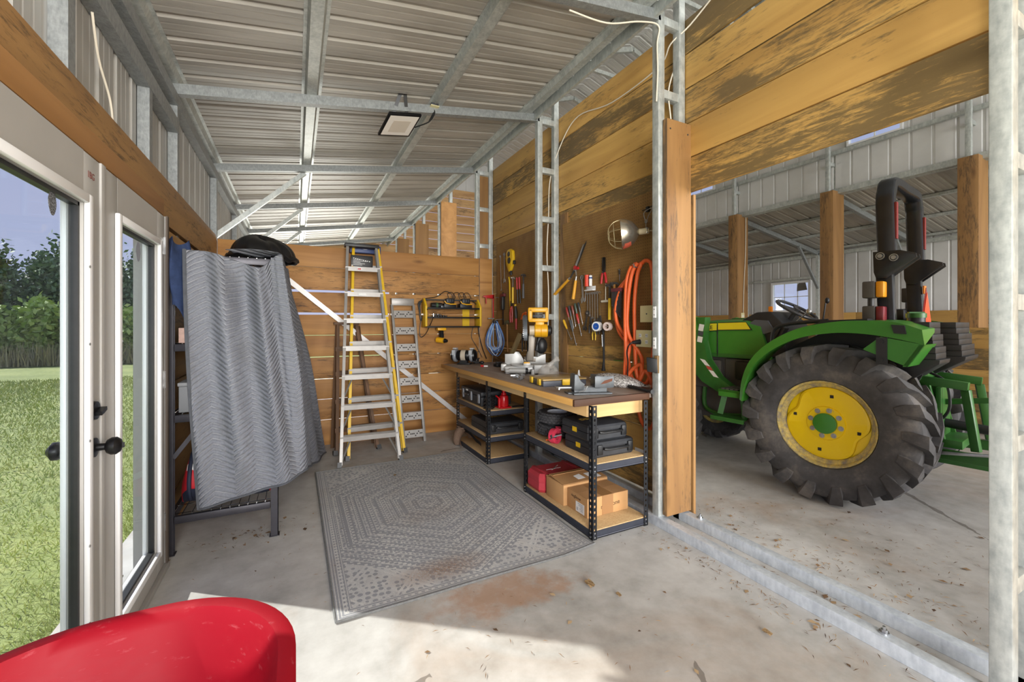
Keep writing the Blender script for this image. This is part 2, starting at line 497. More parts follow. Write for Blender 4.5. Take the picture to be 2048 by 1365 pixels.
# timber lining of that wall, each board in the wall's own mesh
mb = MB()
rl = [(2.055 - 0.256 * (k + 1) + 0.004, 2.055 - 0.256 * k - 0.004) for k in range(8)]
boards(mb, lambda s, z, d: (-0.755 - d, 3.16 + s, z), 2.30, rl, 0.025)
struct('wall_left_lining', mb, PINE_YL)
mb = MB()
P = [(-0.815, 2.07), (-0.745, 2.07), (-0.743, 2.30), (-0.755, 2.375), (-0.775, 2.395), (-0.815, 2.395)]
mb.prism([(x, -2.5, z) for x, z in P], (0, 7.955, 0))
struct('trim_1', mb, PINE_YL, label='thick mould-stained timber header above the white glass doors', cat='beam')
mb = MB(); mb.box((-0.80, -2.5, 2.058), (-0.685, 3.145, 2.155), 0.006)
struct('trim_2', mb, PINE_YT, label='orange pine trim board directly above the white glass doors', cat='trim board')

# barn: end wall, upper wall, roof, far aisle
mb = MB()
re_ = [(5.44 - 0.256 * (k + 1) + 0.006, 5.44 - 0.256 * k - 0.006) for k in range(21)]
boards(mb, lambda s, z, d: (-0.95 + s, 12.0 + d, z), 12.0, re_[:10], 0.025, (2.4, 5.1, 7.9))
boards(mb, lambda s, z, d: (2.3 + s, 12.0 + d, z), 8.75, re_[10:], 0.025, (1.9, 4.9))
struct('wall_end', mb, PINE_XE)
mb = MB(); ribbed(mb, lambda s, t, d: (-0.95 + s, 12.06 + d, 5.3 + t), 12.0, 1.6, 0.25, 0.02, 0.012, False); struct('wall_end_gable', mb, SHEET_W, sm=0)
mb = MB()
def wu(y0, z0): return lambda s, t, d: (8.10 + d, y0 + s, z0 + t)
ribbed(mb, wu(-2.6, 3.60), 14.7, 0.74, 0.25, 0.02, 0.012, False); ribbed(mb, wu(-2.6, 4.34), 5.6, 0.7, 0.25, 0.02, 0.012, False); ribbed(mb, wu(3.72, 4.34), 2.48, 0.7, 0.25, 0.02, 0.012, False); ribbed(mb, wu(6.92, 4.34), 5.2, 0.7, 0.25, 0.02, 0.012, False); ribbed(mb, wu(-2.6, 5.04), 14.7, 0.3, 0.25, 0.02, 0.012, False)
struct('wall_barn_upper', mb, SHEET_W, sm=0)
mb = MB(); ribbed(mb, lambda s, t, d: (2.24 - d, -2.6 + s, 3.66 + t), 14.7, 1.7, 0.25, 0.02, 0.012, False); struct('wall_barn_near_upper', mb, SHEET_W, sm=0)
mb = MB()
ribbed(mb, lambda s, t, d: (2.1 + t, -2.6 + s, 5.30 + 0.33 * t + d), 14.7, 3.12)
ribbed(mb, lambda s, t, d: (8.34 - t, -2.6 + s, 5.30 + 0.33 * t + d), 14.7, 3.12)
struct('ceiling_barn', mb, SHEET_W, sm=0)
mb = MB(); ribbed(mb, lambda s, t, d: (8.02 + t, -2.6 + s, 3.66 - 0.165 * t + d), 14.7, 3.2); struct('ceiling_aisle', mb, SHEET_R, sm=0)
mb = MB()
def wo(y0, z0): return lambda s, t, d: (11.1 + d, y0 + s, z0 + t)
ribbed(mb, wo(-2.6, 0), 8.45, 3.2, 0.25, 0.02, 0.012, False); ribbed(mb, wo(5.85, 0), 0.95, 1.74, 0.25, 0.02, 0.012, False); ribbed(mb, wo(5.85, 2.5), 0.95, 0.7, 0.25, 0.02, 0.012, False); ribbed(mb, wo(6.8, 0), 5.3, 3.2, 0.25, 0.02, 0.012, False)
struct('wall_aisle', mb, SHEET_W, sm=0)
mb = MB(); boards(mb, lambda s, z, d: (11.0 + d, -2.5 + s, z), 14.4, [(0.02 + 0.28 * k, 0.295 + 0.28 * k) for k in range(6)], 0.025, (3.7, 7.4)); struct('baseboard_aisle', mb, PINE_Y)
mb = MB(); boards(mb, lambda s, z, d: (7.86 + d, -2.5 + s, z), 5.2, [(0.02 + 0.273 * k, 0.29 + 0.273 * k) for k in range(5)], 0.025, (2.0,)); struct('baseboard_barn', mb, PINE_Y)

# ---- steel framing
NAMES = ['nearest the camera end', 'beside the tractor opening, nearest the camera', 'between the tractor opening and the orange hose', 'between the two pegboards', 'standing at the partition corner', 'first one beyond the partition', 'second one beyond the partition', 'third one beyond the partition']


def lattice(y, x0, x1, h, label, hi=0.06, rungs=True):
    t = thing('lattice_post', label, 'steel post', ((x0 + x1) / 2, y - 0.03, 0), kind='structure')
    part('tube', MB().box((x0, y - hi, 0), (x0 + 0.06, y, h), 0.004), GALV, t, world=True)
    part('tube', MB().box((x1 - 0.06, y - hi, 0), (x1, y, h), 0.004), GALV, t, world=True)
    z = 0.43
    while z < h - 0.1:
        part('rung', MB().box((x0 + 0.06, y - hi + 0.005, z), (x1 - 0.06, y - 0.005, z + 0.06), 0.003), GALV, t, world=True); z += 0.522
    return t


for i, y in enumerate(FRAMES):
    if i in (0,): continue
    lattice(y, 2.28, 2.545, 3.66 if i > 99 else 5.3, 'galvanized lattice post ' + NAMES[i])
for i, y in enumerate((0.60, 2.30, 3.97, 5.68, 7.43, 9.24)):
    lattice(y, 7.92, 8.17, 5.3, 'galvanized lattice post on the far side of the barn, ' + ('first', 'second', 'third', 'fourth', 'fifth', 'sixth')[i] + ' in its row', 0.06)

# wood-clad posts
def clad(name, label, x0, x1, y0, y1, h, z0=0.075):
    t = thing(name, label, 'timber post', ((x0 + x1) / 2, y0, 0), kind='structure')
    part('front_board', MB().box((x0, y0, z0), (x1, y0 + 0.03, h), 0.004), PINE_Z, t, world=True)
    part('side_board', MB().box((x0 - 0.028, y0 + 0.0, z0), (x0 - 0.001, y1, h), 0.004), PINE_Z, t, world=True)
    part('side_board', MB().box((x1 + 0.001, y0, z0), (x1 + 0.03, y1, h - 0.02), 0.004), PINE_Z, t, world=True)


t = thing('clad_post', 'pine board boxing the lattice post beside the tractor opening', 'timber post', (2.43, 2.15, 0), kind='structure')
part('front_board', MB().box((2.315, 2.155, 0.075), (2.556, 2.196, 2.87), 0.004), PINE_ZS, t, world=True)
part('screw', MB().cyl((2.345, 2.155, 2.80), (2.345, 2.152, 2.80), 0.006, n=10), STEEL_D, t, world=True); part('screw', MB().cyl((2.52, 2.155, 2.79), (2.52, 2.152, 2.79), 0.006, n=10), STEEL_D, t, world=True)
part('side_board', MB().box((2.58, 2.155, 0.0), (2.606, 2.40, 2.37), 0.004), PINE_Z, t, world=True)
for i, y in enumerate((2.16, 3.83, 5.53)):
    clad('clad_post', 'pine-boxed column across the barn, %s' % ('nearest one, seen behind the roll bar of the tractor', 'middle one behind the tractor seat', 'furthest one behind the tractor hood, with an outlet box')[i], 7.91, 8.18, y, y + 0.2, 3.64)
for i, (y, w) in enumerate(((7.34, 0), (9.15, 0), (10.96, 0))):
    t = thing('clad_post', 'pine-faced column seen over the partition, %s' % ('closest and plain', 'second, streaked dark with mould', 'third and farthest')[i], 'timber post', (2.42, y, 0), kind='structure')
    part('front_board', MB().box((2.31, y - 0.03, 0.02), (2.60, y, 3.62), 0.003), PINE_Z if i else PINE_YT, t, world=True)
part('infill_board', MB().box((2.345, 5.62, 0.3), (2.48, 5.64, 3.55), 0.003), PINE_Z, bpy.data.objects['lattice_post.003'] if 'lattice_post.003' in bpy.data.objects else None, world=True)

# rafters of the shed, with purlins, eave and ledger
RL = ['behind the camera', 'above the camera', 'nearest the camera in view', 'carrying the floodlight', 'above the partition', 'first beyond the partition', 'second beyond the partition', 'third beyond the partition']
for i, y in enumerate(FRAMES):
    if i < 2: continue
    mb = MB(); mb.bar((-0.86, y - 0.03, zr(-0.86)), (2.30, y - 0.03, zr(2.30)), 0.06, 0.075)
    o = single('roof_rafter', mb, GALV_D, 'galvanized steel rafter under the shed roof, ' + RL[i], 'rafter', (0.7, y - 0.03, zr(0.7)), kind='structure')
for i, (x, lab) in enumerate(((-0.80, 'along the eave above the glass doors'), (0.12, 'nearer the glass doors'), (1.19, 'in the middle, beside the floodlight'), (2.16, 'along the timber wall'))):
    mb = MB(); w = 0.05; z = zr(x) + 0.04
    pr = [(-0.075, 0.045), (-0.05, 0.045), (-0.035, 0.0), (0.035, 0.0), (0.05, 0.045), (0.075, 0.045), (0.075, 0.042), (0.053, 0.042), (0.037, -0.004), (-0.037, -0.004), (-0.053, 0.042), (-0.075, 0.042)]
    mb.prism([(x + a, -2.6, z + b + 0.152 * a) for a, b in pr], (0, 14.6, 0))
    single('roof_purlin', mb, GALV, 'galvanized hat channel under the shed roof, ' + lab, 'purlin', (x, 4, z), kind='structure')
mb = MB(); mb.box((2.235, -2.6, zr(2.2) - 0.02), (2.262, 12, zr(2.2) + 0.085)); single('roof_ledger', mb, GALV, 'galvanized ledger strip at the top edge of the shed roof', 'ledger', (2.25, 4, zr(2.2)), kind='structure')
# left wall posts, girt and studs
for i, y in enumerate(FRAMES):
    if i < 2: continue
    single('wall_stud', MB().box((-0.825, y - 0.06, 2.39 if i == 2 else 0), (-0.768, y, zr(-0.86) - 0.03)), GALV_D, 'galvanized tube upright on the metal outer wall, ' + ('', 'nearest the camera', 'above the glass doors', 'just past the glass doors', 'at the partition corner', 'first beyond the partition', 'second beyond the partition', 'third beyond the partition')[i], 'steel post', (-0.87, y - 0.03, 0), kind='structure')
single('wall_stud', MB().box((-0.825, 3.21, 2.39), (-0.768, 3.27, 2.82)), GALV_D, 'short galvanized stud above the hinge side of the glass doors', 'steel post', (-0.87, 3.24, 2.39), kind='structure')
single('wall_girt', MB().box((-0.826, -2.6, 2.82), (-0.762, 3.90, 2.92)), GALV_D, 'galvanized girt running along the metal wall above the doors', 'girt', (-0.87, 1, 2.82), kind='structure')
single('wall_girt', MB().box((-0.826, -2.6, 3.02), (-0.762, 12.0, 3.10)), GALV_D, 'galvanized eave tube where the metal wall meets the roof', 'girt', (-0.87, 4, 3.02), kind='structure')
for i, y in enumerate((5.70, 7.47, 9.28)):
    mb = MB(); mb.bar((-0.84, y, 2.36), (0.10, y, zr(0.1) - 0.03), 0.045, 0.05)
    single('knee_brace', mb, GALV, 'galvanized knee brace up to the rafter, ' + ('just behind the partition top', 'second one beyond the partition', 'third one beyond the partition')[i], 'brace', (-0.84, y, 2.36), kind='structure')
mb = MB(); mb.bar((-0.08, 5.425, 1.935), (2.07, 5.425, 0.12), 0.04, 0.055)
single('diagonal_brace', mb, plain('white_tube', 'c9c5c2', 0.4, 0.2, 0.05, 10), 'pale diagonal steel tube crossing the timber partition behind the ladders', 'brace', (1.0, 5.425, 0.12), kind='structure')
# sill tubes on the floor
for x0, x1, lab in ((2.262, 2.325, 'on the shed side'), (2.485, 2.55, 'on the barn side')):
    single('sill_tube', MB().box((x0, -2.5, 0.0), (x1, 5.60, 0.066), 0.004), GALV_B, 'galvanized floor track tube under the timber wall, ' + lab, 'floor track', ((x0 + x1) / 2, 1.5, 0), kind='structure')
mb = MB()
for x, y in ((2.52, 2.05), (2.30, 0.92), (2.30, 2.62)):
    mb.cyl((x, y, 0.066), (x, y, 0.074), 0.019, n=14); mb.cyl((x, y, 0.074), (x, y, 0.084), 0.0125, n=6); mb.cyl((x, y, 0.084), (x, y, 0.097), 0.006, n=8)
single('anchor_bolt', mb, STEEL, 'steel anchor bolts standing up out of the floor tracks', 'bolt', (2.4, 1.9, 0.066), kind='structure')

# far aisle framing
for i, y in enumerate((0.6, 2.3, 3.97, 5.68, 7.43, 9.24)):
    n = ('first', 'second', 'third', 'fourth', 'fifth', 'sixth')[i]
    mb = MB(); mb.bar((8.1, y - 0.03, 3.58), (11.05, y - 0.03, 3.085), 0.06, 0.09); single('roof_rafter', mb, GALV_D, 'steel rafter under the far aisle roof, %s from the open end' % n, 'rafter', (9.5, y, 3.3), kind='structure')
    single('wall_stud', MB().box((10.93, y - 0.06, 0), (10.99, y, 3.1)), GALV, 'steel upright on the far aisle wall, %s from the open end' % n, 'steel post', (10.96, y, 0), kind='structure')
    mb = MB(); mb.bar((10.93, y - 0.05, 2.28), (10.15, y - 0.05, 3.20), 0.05, 0.05); single('knee_brace', mb, GALV_D, 'steel knee brace on the far aisle wall, %s from the open end' % n, 'brace', (10.9, y, 2.3), kind='structure')
for i, x in enumerate((8.12, 9.0, 9.9, 10.9)):
    mb = MB(); mb.box((x - 0.04, -2.5, 3.66 - 0.165 * (x - 8.02) - 0.05), (x + 0.04, 12, 3.66 - 0.165 * (x - 8.02) - 0.005)); single('roof_purlin', mb, GALV, 'hat channel under the far aisle roof, %s from the barn' % ('first', 'second', 'third', 'fourth')[i], 'purlin', (x, 4, 3.4), kind='structure')
for x, z, a, lab in ((8.05, 3.60, 0.09, 'at the foot of the upper barn wall'), (8.04, 4.26, 0.06, 'below the small high windows'), (10.99, 3.02, 0.08, 'at the top of the far aisle wall'), (10.99, 2.53, 0.05, 'over the far window')):
    y0, y1 = (-2.5, 12.0) if x < 10 or z > 2.6 else (5.68, 7.4)
    single('wall_girt', MB().box((x - 0.03, y0, z), (x + 0.03, y1, z + a)), GALV, 'galvanized girt ' + lab, 'girt', (x, 4, z), kind='structure')
for i, x in enumerate((2.9, 3.75, 4.6, 6.0, 6.85, 7.7)):
    d = min(x - 2.1, 8.34 - x); z = 5.3 + 0.33 * d
    single('roof_purlin', MB().box((x - 0.04, -2.5, z - 0.06), (x + 0.04, 12, z - 0.008)), GALV, 'hat channel under the main barn roof, %s from the shed side' % ('first', 'second', 'third', 'fourth', 'fifth', 'sixth')[i], 'purlin', (x, 4, z), kind='structure')
for i, y in enumerate((2.26, 3.935, 5.66, 7.43)):
    mb = MB(); mb.bar((2.3, y - 0.03, 5.24), (5.22, y - 0.03, 6.2), 0.06, 0.08); mb.bar((8.15, y - 0.03, 5.24), (5.22, y - 0.03, 6.2), 0.06, 0.08); mb.bar((3.6, y - 0.03, 5.62), (6.85, y - 0.03, 5.62), 0.05, 0.06)
    single('roof_truss', mb, GALV, 'steel roof truss of the main barn, %s from the open end' % ('first', 'second', 'third', 'fourth')[i], 'truss', (5.2, y, 5.3), kind='structure')

# windows
def window(name, x, y0, y1, z0, z1, nx, nz, fr=0.05):
    w = bpy.data.objects.new(name, None); COL.objects.link(w); w.location = (x, (y0 + y1) / 2, z0); w['kind'] = 'structure'
    mb = MB(); mb.box((x - 0.05, y0, z0), (x + 0.03, y0 + fr, z1)).box((x - 0.05, y1 - fr, z0), (x + 0.03, y1, z1)).box((x - 0.05, y0 + fr, z0), (x + 0.03, y1 - fr, z0 + fr)).box((x - 0.05, y0 + fr, z1 - fr), (x + 0.03, y1 - fr, z1))
    for k in range(1, nx):
        y = y0 + (y1 - y0) * k / nx; mb.box((x - 0.005, y - 0.009, z0 + fr), (x + 0.012, y + 0.009, z1 - fr))
    for k in range(1, nz):
        z = z0 + (z1 - z0) * k / nz; mb.box((x - 0.005, y0 + fr, z - 0.009), (x + 0.012, y1 - fr, z + 0.009))
    part('window_frame', mb, WHITE_G, w, world=True)
    part('glass', MB().box((x - 0.001, y0 + fr, z0 + fr), (x + 0.001, y1 - fr, z1 - fr)), GLASS, w, world=True, sm=0)
    return w


w = window('window_1', 11.08, 5.85, 6.80, 1.74, 2.50, 3, 2)
part('sticker', MB().prism([(11.05, 5.93, 2.27), (11.05, 6.17, 2.25), (11.05, 6.16, 2.40), (11.05, 6.12, 2.45), (11.05, 5.97, 2.45)], (0.004, 0, 0)), plain('sticker_grey', '6a6660', 0.6), w, world=True)
window('window_2', 8.1, 3.0, 3.72, 4.34, 5.04, 2, 1, 0.03); window('window_3', 8.1, 6.2, 6.92, 4.34, 5.04, 2, 1, 0.03)

# ---- French doors: each leaf with its glass, glazing bead and hardware
def leaf(name, y0, y1):
    d = bpy.data.objects.new(name, None); COL.objects.link(d); d.location = (-0.70, (y0 + y1) / 2, 0.03); d['kind'] = 'structure'
    g0, g1, q0, q1 = y0 + 0.17, y1 - 0.155, 0.165, 1.86
    x0, x1 = -0.725, -0.68
    mb = MB(); mb.box((x0, y0, 0.03), (x1, g0, 2.05), 0.003).box((x0, g1, 0.03), (x1, y1, 2.05), 0.003).box((x0, g0, 0.03), (x1, g1, q0)).box((x0, g0, q1), (x1, g1, 2.05))
    part('door_frame', mb, WHITE, d, world=True)
    mb = MB()
    for xs, e, w in (((-0.68, -0.662), 0.0, 0.034), ((-0.743, -0.725), 0.0, 0.034)):
        a, b = xs
        mb.box((a, g0 - w, q0 - w), (b, g0, q1 + w), 0.005).box((a, g1, q0 - w), (b, g1 + w, q1 + w), 0.005).box((a, g0, q0 - w), (b, g1, q0), 0.005).box((a, g0, q1), (b, g1, q1 + w), 0.005)
    part('glazing_bead', mb, WHITE_G, d, world=True)
    mb = MB(); e = 0.014
    mb.box((-0.715, g0, q0), (-0.690, g0 + e, q1)).box((-0.715, g1 - e, q0), (-0.690, g1, q1)).box((-0.715, g0, q0), (-0.690, g1, q0 + e)).box((-0.715, g0, q1 - e), (-0.690, g1, q1))
    part('spacer', mb, BLACK, d, world=True)
    part('glass', MB().box((-0.704, g0, q0), (-0.700, g1, q1)), GLASS, d, world=True, sm=0)
    return d


d1 = leaf('door_1', 2.222, 3.128); d2 = leaf('door_2', 1.312, 2.218)
part('astragal', MB().box((-0.682, 2.200, 0.03), (-0.672, 2.245, 2.05), 0.003), WHITE, d2, world=True)
mb = MB(); mb.lathe([(0.001, 0), (0.036, 0), (0.036, 0.006), (0.014, 0.010), (0.013, 0.034), (0.026, 0.040), (0.033, 0.052), (0.033, 0.066), (0.024, 0.078), (0.012, 0.082), (0.001, 0.082)], (-0.680, 2.150, 0.955), (1, 0, 0), 24)
mb.bar((-0.597, 2.150, 0.955), (-0.590, 2.150, 0.955), 0.004, 0.02)
part('door_knob', mb, BLACK_M, d2, world=True, label='black door knob')
mb = MB(); mb.lathe([(0.001, 0), (0.036, 0), (0.036, 0.006), (0.014, 0.010), (0.013, 0.034), (0.026, 0.040), (0.033, 0.052), (0.033, 0.066), (0.012, 0.082), (0.001, 0.082)], (-0.726, 2.150, 0.955), (-1, 0, 0), 24); part('door_knob', mb, BLACK_M, d2, world=True, label='black outer door knob')
mb = MB(); mb.lathe([(0.001, 0), (0.036, 0), (0.034, 0.010), (0.001, 0.013)], (-0.680, 2.150, 1.095), (1, 0, 0), 24); mb.bar((-0.66, 2.128, 1.085), (-0.66, 2.178, 1.098), 0.022, 0.014)
part('deadbolt', mb, BLACK_M, d2, world=True, label='black deadbolt thumb turn')
mb = MB()
for z in (1.0, 0.62, 0.34, 1.35, 1.63):
    for y in (2.06, 2.385): mb.cyl((-0.663, y, z), (-0.660, y, z), 0.005, n=8)
part('screw', mb, plain('screw_grey', '9a9a98', 0.4, 0.5), d2, world=True)
for z in (0.22, 1.05, 1.83):
    mb = MB(); mb.box((-0.682, 3.122, z), (-0.674, 3.158, z + 0.10)).cyl((-0.674, 3.136, z), (-0.674, 3.136, z + 0.10), 0.006, n=10)
    part('hinge', mb, STEEL, d1, world=True, label='steel butt hinge')
mb = MB()
y = 2.62
for k, (ch, ww) in enumerate((('T', 0.012), ('B', 0.012), ('G', 0.014))):
    pass
text('lettering', '1BG', 0.035, plain('label_red', '7a4a44', 0.6), d2, Matrix.Translation((0.021, 0.36, 1.945)) @ Matrix(((0, 0, 1, 0), (1, 0, 0, 0), (0, 1, 0, 0), (0, 0, 0, 1))))
mb = MB(); mb.box((-0.822, 3.132, 0.0), (-0.676, 3.152, 2.052)).box((-0.822, 1.285, 0.0), (-0.676, 1.306, 2.052)).box((-0.822, 1.285, 2.052), (-0.79, 3.152, 2.07)).box((-0.83, 1.29, -0.02), (-0.66, 3.15, 0.028), 0.003)
struct('trim_3', mb, WHITE)
mb = MB(); mb.box((-0.676, 3.126, 0.0), (-0.666, 3.160, 2.055)); struct('trim_4', mb, plain('jamb_brown', '4d4238', 0.6))  # thin dark brown strip along the hinge-side jamb


def oval(mb, x, y, z, ry, rz, n=18, th=0.0006):
    mb.prism([(x, y + ry * math.cos(2 * math.pi * k / n) * (1 + 0.08 * math.sin(5 * k)), z + rz * math.sin(2 * math.pi * k / n)) for k in range(n)], (th, 0, 0)); return mb


mesh_m = NT('tape_mesh', 0.8, 0, hx('4c4f55')); v_ = mesh_m.voro(mesh_m.vec(src='obj'), 90, 'DISTANCE_TO_EDGE'); mesh_m.col(mesh_m.mix(mesh_m.math('LESS_THAN', v_, 0.06), hx('4b4d50'), hx('8c8f95')))
single('glass_mark', oval(MB(), -0.699, 1.895, 1.815, 0.026, 0.042), mesh_m.m, 'dark oval mesh sticker high on the nearer glass door', 'sticker', (-0.699, 1.895, 1.815))
single('glass_mark', oval(MB(), -0.699, 2.735, 1.785, 0.034, 0.05), plain('reflection_pale', '8e929d', 0.7), 'pale oval painted reflection high on the hinged glass door beside the blue cloth', 'sticker', (-0.699, 2.735, 1.785))  # ghost reflection in the pane, painted as a pale oval
mb = MB(); mb.prism([(-0.699, 1.735, 0.365), (-0.699, 1.765, 0.41), (-0.699, 1.795, 0.455), (-0.699, 1.772, 0.37), (-0.699, 1.752, 0.345)], (0.0006, 0, 0))
single('glass_mark', mb, plain('tape_pale_grey', 'a3a7a8', 0.7), 'small pale diamond sticker low on the nearer glass door', 'sticker', (-0.699, 1.76, 0.34))
# ================================================================== outdoors
nt = NT('lawn_soil', 0.9)
g1 = nt.noise(nt.vec(), 0.6, 5, 0.6); g2 = nt.noise(nt.vec(), 14, 4, 0.7)
nt.col(nt.ramp(nt.math('MULTIPLY_ADD', g2, 0.5, nt.math('MULTIPLY', g1, 0.5)), [(0.34, hx('667339')), (0.52, hx('8a9656')), (0.68, hx('a3a566'))])).bump(g2, 0.5, 0.05)
mb = MB()
n_ = 40
mb.sheet(lambda u, v: (-0.84 - 75 * u ** 1.6, -30 + 110 * v, -0.10 + 0.05 * math.sin(9 * u) * math.sin(12 * v) * min(1, u * 6)), n_, n_)
mb.sheet(lambda u, v: (-0.93 + 70 * u, 12.3 + 60 * v, -0.10), 6, 6); mb.sheet(lambda u, v: (11.4 + 60 * u, -30 + 42 * v, -0.10), 6, 6); mb.sheet(lambda u, v: (-0.93 + 12.33 * u, -30 + 27.3 * v, -0.10), 6, 6)
struct('ground', mb, nt.m)
# grass blades, thick near the glass doors
nt = NT('grass_blades', 0.7)
gi = nt.noise(nt.vec(), 0.9, 4, 0.6); isl = nt.island()
nt.col(nt.mix(nt.math('MULTIPLY', isl, 0.6), nt.ramp(gi, [(0.35, hx('6d8a3c')), (0.6, hx('9bab5c'))]), hx('bdb877')))
N = 120000; rs = np.random.RandomState(3)
d_ = 0.15 + 15 * rs.rand(N) ** 2.0; y_ = -0.5 + 16.6 * rs.rand(N) ** 1.25
x_ = -0.86 - d_
h_ = (0.02 + 0.035 * rs.rand(N)) * (1 + 0.12 * d_); a_ = rs.rand(N) * 6.283; w_ = 0.0026 + 0.0022 * d_
lx, ly = rs.randn(N) * 0.022 * (1 + 0.1 * d_), rs.randn(N) * 0.022 * (1 + 0.1 * d_)
v_ = np.empty((N, 3, 3)); z_ = -0.10
v_[:, 0] = np.stack([x_ - w_ * np.cos(a_), y_ - w_ * np.sin(a_), np.full(N, z_)], 1)
v_[:, 1] = np.stack([x_ + w_ * np.cos(a_), y_ + w_ * np.sin(a_), np.full(N, z_)], 1)
v_[:, 2] = np.stack([x_ + lx, y_ + ly, z_ + h_], 1)


def tri_mesh(name, V, mat, parent=None, loc=(0, 0, 0)):
    n = len(V); k = V.shape[1]
    me = bpy.data.meshes.new(name); me.vertices.add(n * k); me.vertices.foreach_set('co', V.reshape(-1).astype(np.float32))
    me.loops.add(n * k); me.loops.foreach_set('vertex_index', np.arange(n * k, dtype=np.int32))
    me.polygons.add(n); me.polygons.foreach_set('loop_start', np.arange(n, dtype=np.int32) * k); me.polygons.foreach_set('loop_total', np.full(n, k, dtype=np.int32))
    me.update(); me.validate(); me.materials.append(mat)
    o = bpy.data.objects.new(name, me); COL.objects.link(o); o.parent = parent; o.location = loc
    return o


tag(tri_mesh('grass', v_, nt.m), 'short sunlit lawn grass outside the glass doors', 'grass', kind='stuff')


def leafmat(name, a, b):
    n = NT(name, 0.65); i = n.island()
    n.col(n.mix(i, hx(a), hx(b))); n.b.inputs['Subsurface Weight'].default_value = 0.0
    return n.m


LEAF_T = leafmat('tree_leaves', '465f42', '7b9468'); LEAF_B = leafmat('bush_leaves', '7c9a4c', 'abbd70'); LEAF_L = leafmat('weed_stems', '7d7c5c', '9a9472')
BARK = plain('bark', '5a4c40', 0.8, 0, 0.2, 8)


def crown(n, rx, rz, leafs, seed, base):
    rs = np.random.RandomState(seed)
    cl = rs.randn(leafs, 3); cl /= np.linalg.norm(cl, axis=1)[:, None]; cl *= (0.55 + 0.45 * rs.rand(leafs))[:, None]
    c = cl * np.array([rx, rx, rz]); c[:, 2] += base + rz
    per = n // leafs
    P = np.repeat(c, per, 0) + rs.randn(per * leafs, 3) * np.array([rx, rx, rz]) * 0.2
    m = len(P); s = 0.085 + 0.075 * rs.rand(m)
    u = rs.randn(m, 3); u /= np.linalg.norm(u, axis=1)[:, None]; w = np.cross(u, rs.randn(m, 3)); w /= np.linalg.norm(w, axis=1)[:, None]
    s = s[:, None]
    return np.stack([P - u * s, P - w * s * 0.6, P + u * s, P + w * s * 0.6], 1)


def tree(name, lab, cat, x, y, h, rx, mat, group, seed, dens=5200, stem=True, base=0.10):
    t = thing(name, lab, cat, (x, y, -0.1), group=group)
    rz = h * (1 - base) / 2
    tri_mesh('foliage', crown(dens, rx, rz, 46, seed, h * base), mat, t)
    mb = MB(); mb.tube([(0, 0, -0.05), (0.1, 0.05, h * 0.3), (-0.05, 0.1, h * 0.7)], [0.02 * h, 0.016 * h, 0.006 * h], 8)
    for k in range(4 if stem else 2):
        a = k * 1.7 + seed; mb.tube([(0.08, 0.05, h * 0.28), (rx * 0.4 * math.cos(a), rx * 0.4 * math.sin(a), h * 0.5), (rx * 0.7 * math.cos(a), rx * 0.7 * math.sin(a), h * 0.66)], [0.01 * h, 0.007 * h, 0.002 * h], 6)
    part('trunk', mb, BARK, t)


TL = ('broad dark tree at the edge of the tall nearer glass door', 'tall dark tree with an airy crown rising highest over the bushes', 'dark tree close beside the door stile edge', 'dark tree seen through the narrow glass of the hinged door', 'dark tree at the far end of the tree line, beyond the door edge', 'tall tree in the back row behind the narrow door glass', 'rounded tree where the tree line turns towards the barn')
for i, (x, y, h, rx) in enumerate(((-13.4, 30, 5.0, 1.35), (-11.4, 30.8, 5.3, 1.2), (-9.7, 30, 4.5, 1.1), (-8.0, 30.6, 5.4, 1.25), (-16.6, 30, 5.2, 1.7), (-5.6, 31, 5.4, 1.4), (-20.5, 29, 5.4, 1.9))):
    tree('tree', TL[i], 'tree', x, y, h, rx, LEAF_T, 'trees at the field edge', i + 1)
BL = ('light green bush low at the edge of the first door pane', 'rounded light green bush below the tall airy tree', 'light green bush hidden behind the door stiles', 'light green bush in the narrow door glass', 'light green bush further along the field edge', 'outermost light green bush where the lawn turns')
for i, (x, y, h, rx) in enumerate(((-10.25, 23.6, 2.0, 0.72), (-9.0, 23.5, 2.35, 0.72), (-7.7, 23.8, 2.3, 0.72), (-6.4, 23.4, 2.0, 0.75), (-11.7, 23.5, 2.2, 0.8), (-13.4, 23, 2.2, 0.9))):
    tree('bush', BL[i], 'bush', x, y, h, rx, LEAF_B, 'bushes in front of the trees', 40 + i, 4200, False, 0.02)
# dry weeds along the mown edge
N = 5200; rs = np.random.RandomState(9); x_ = -24 + 22 * rs.rand(N); y_ = 21.6 + 1.0 * rs.rand(N) - 0.02 * (x_ + 12) ** 2 * (x_ < -12); h_ = 0.25 + 0.65 * rs.rand(N); a_ = rs.rand(N) * 6.283
v_ = np.empty((N, 3, 3)); v_[:, 0] = np.stack([x_ - 0.022 * np.cos(a_), y_ - 0.02 * np.sin(a_), np.full(N, -0.1)], 1); v_[:, 1] = np.stack([x_ + 0.022 * np.cos(a_), y_ + 0.02 * np.sin(a_), np.full(N, -0.1)], 1); v_[:, 2] = np.stack([x_ + rs.randn(N) * 0.12, y_ + rs.randn(N) * 0.12, h_], 1)
tag(tri_mesh('weeds', v_, LEAF_L), 'tall dry weeds between the mown lawn and the bushes', 'weeds', kind='stuff')
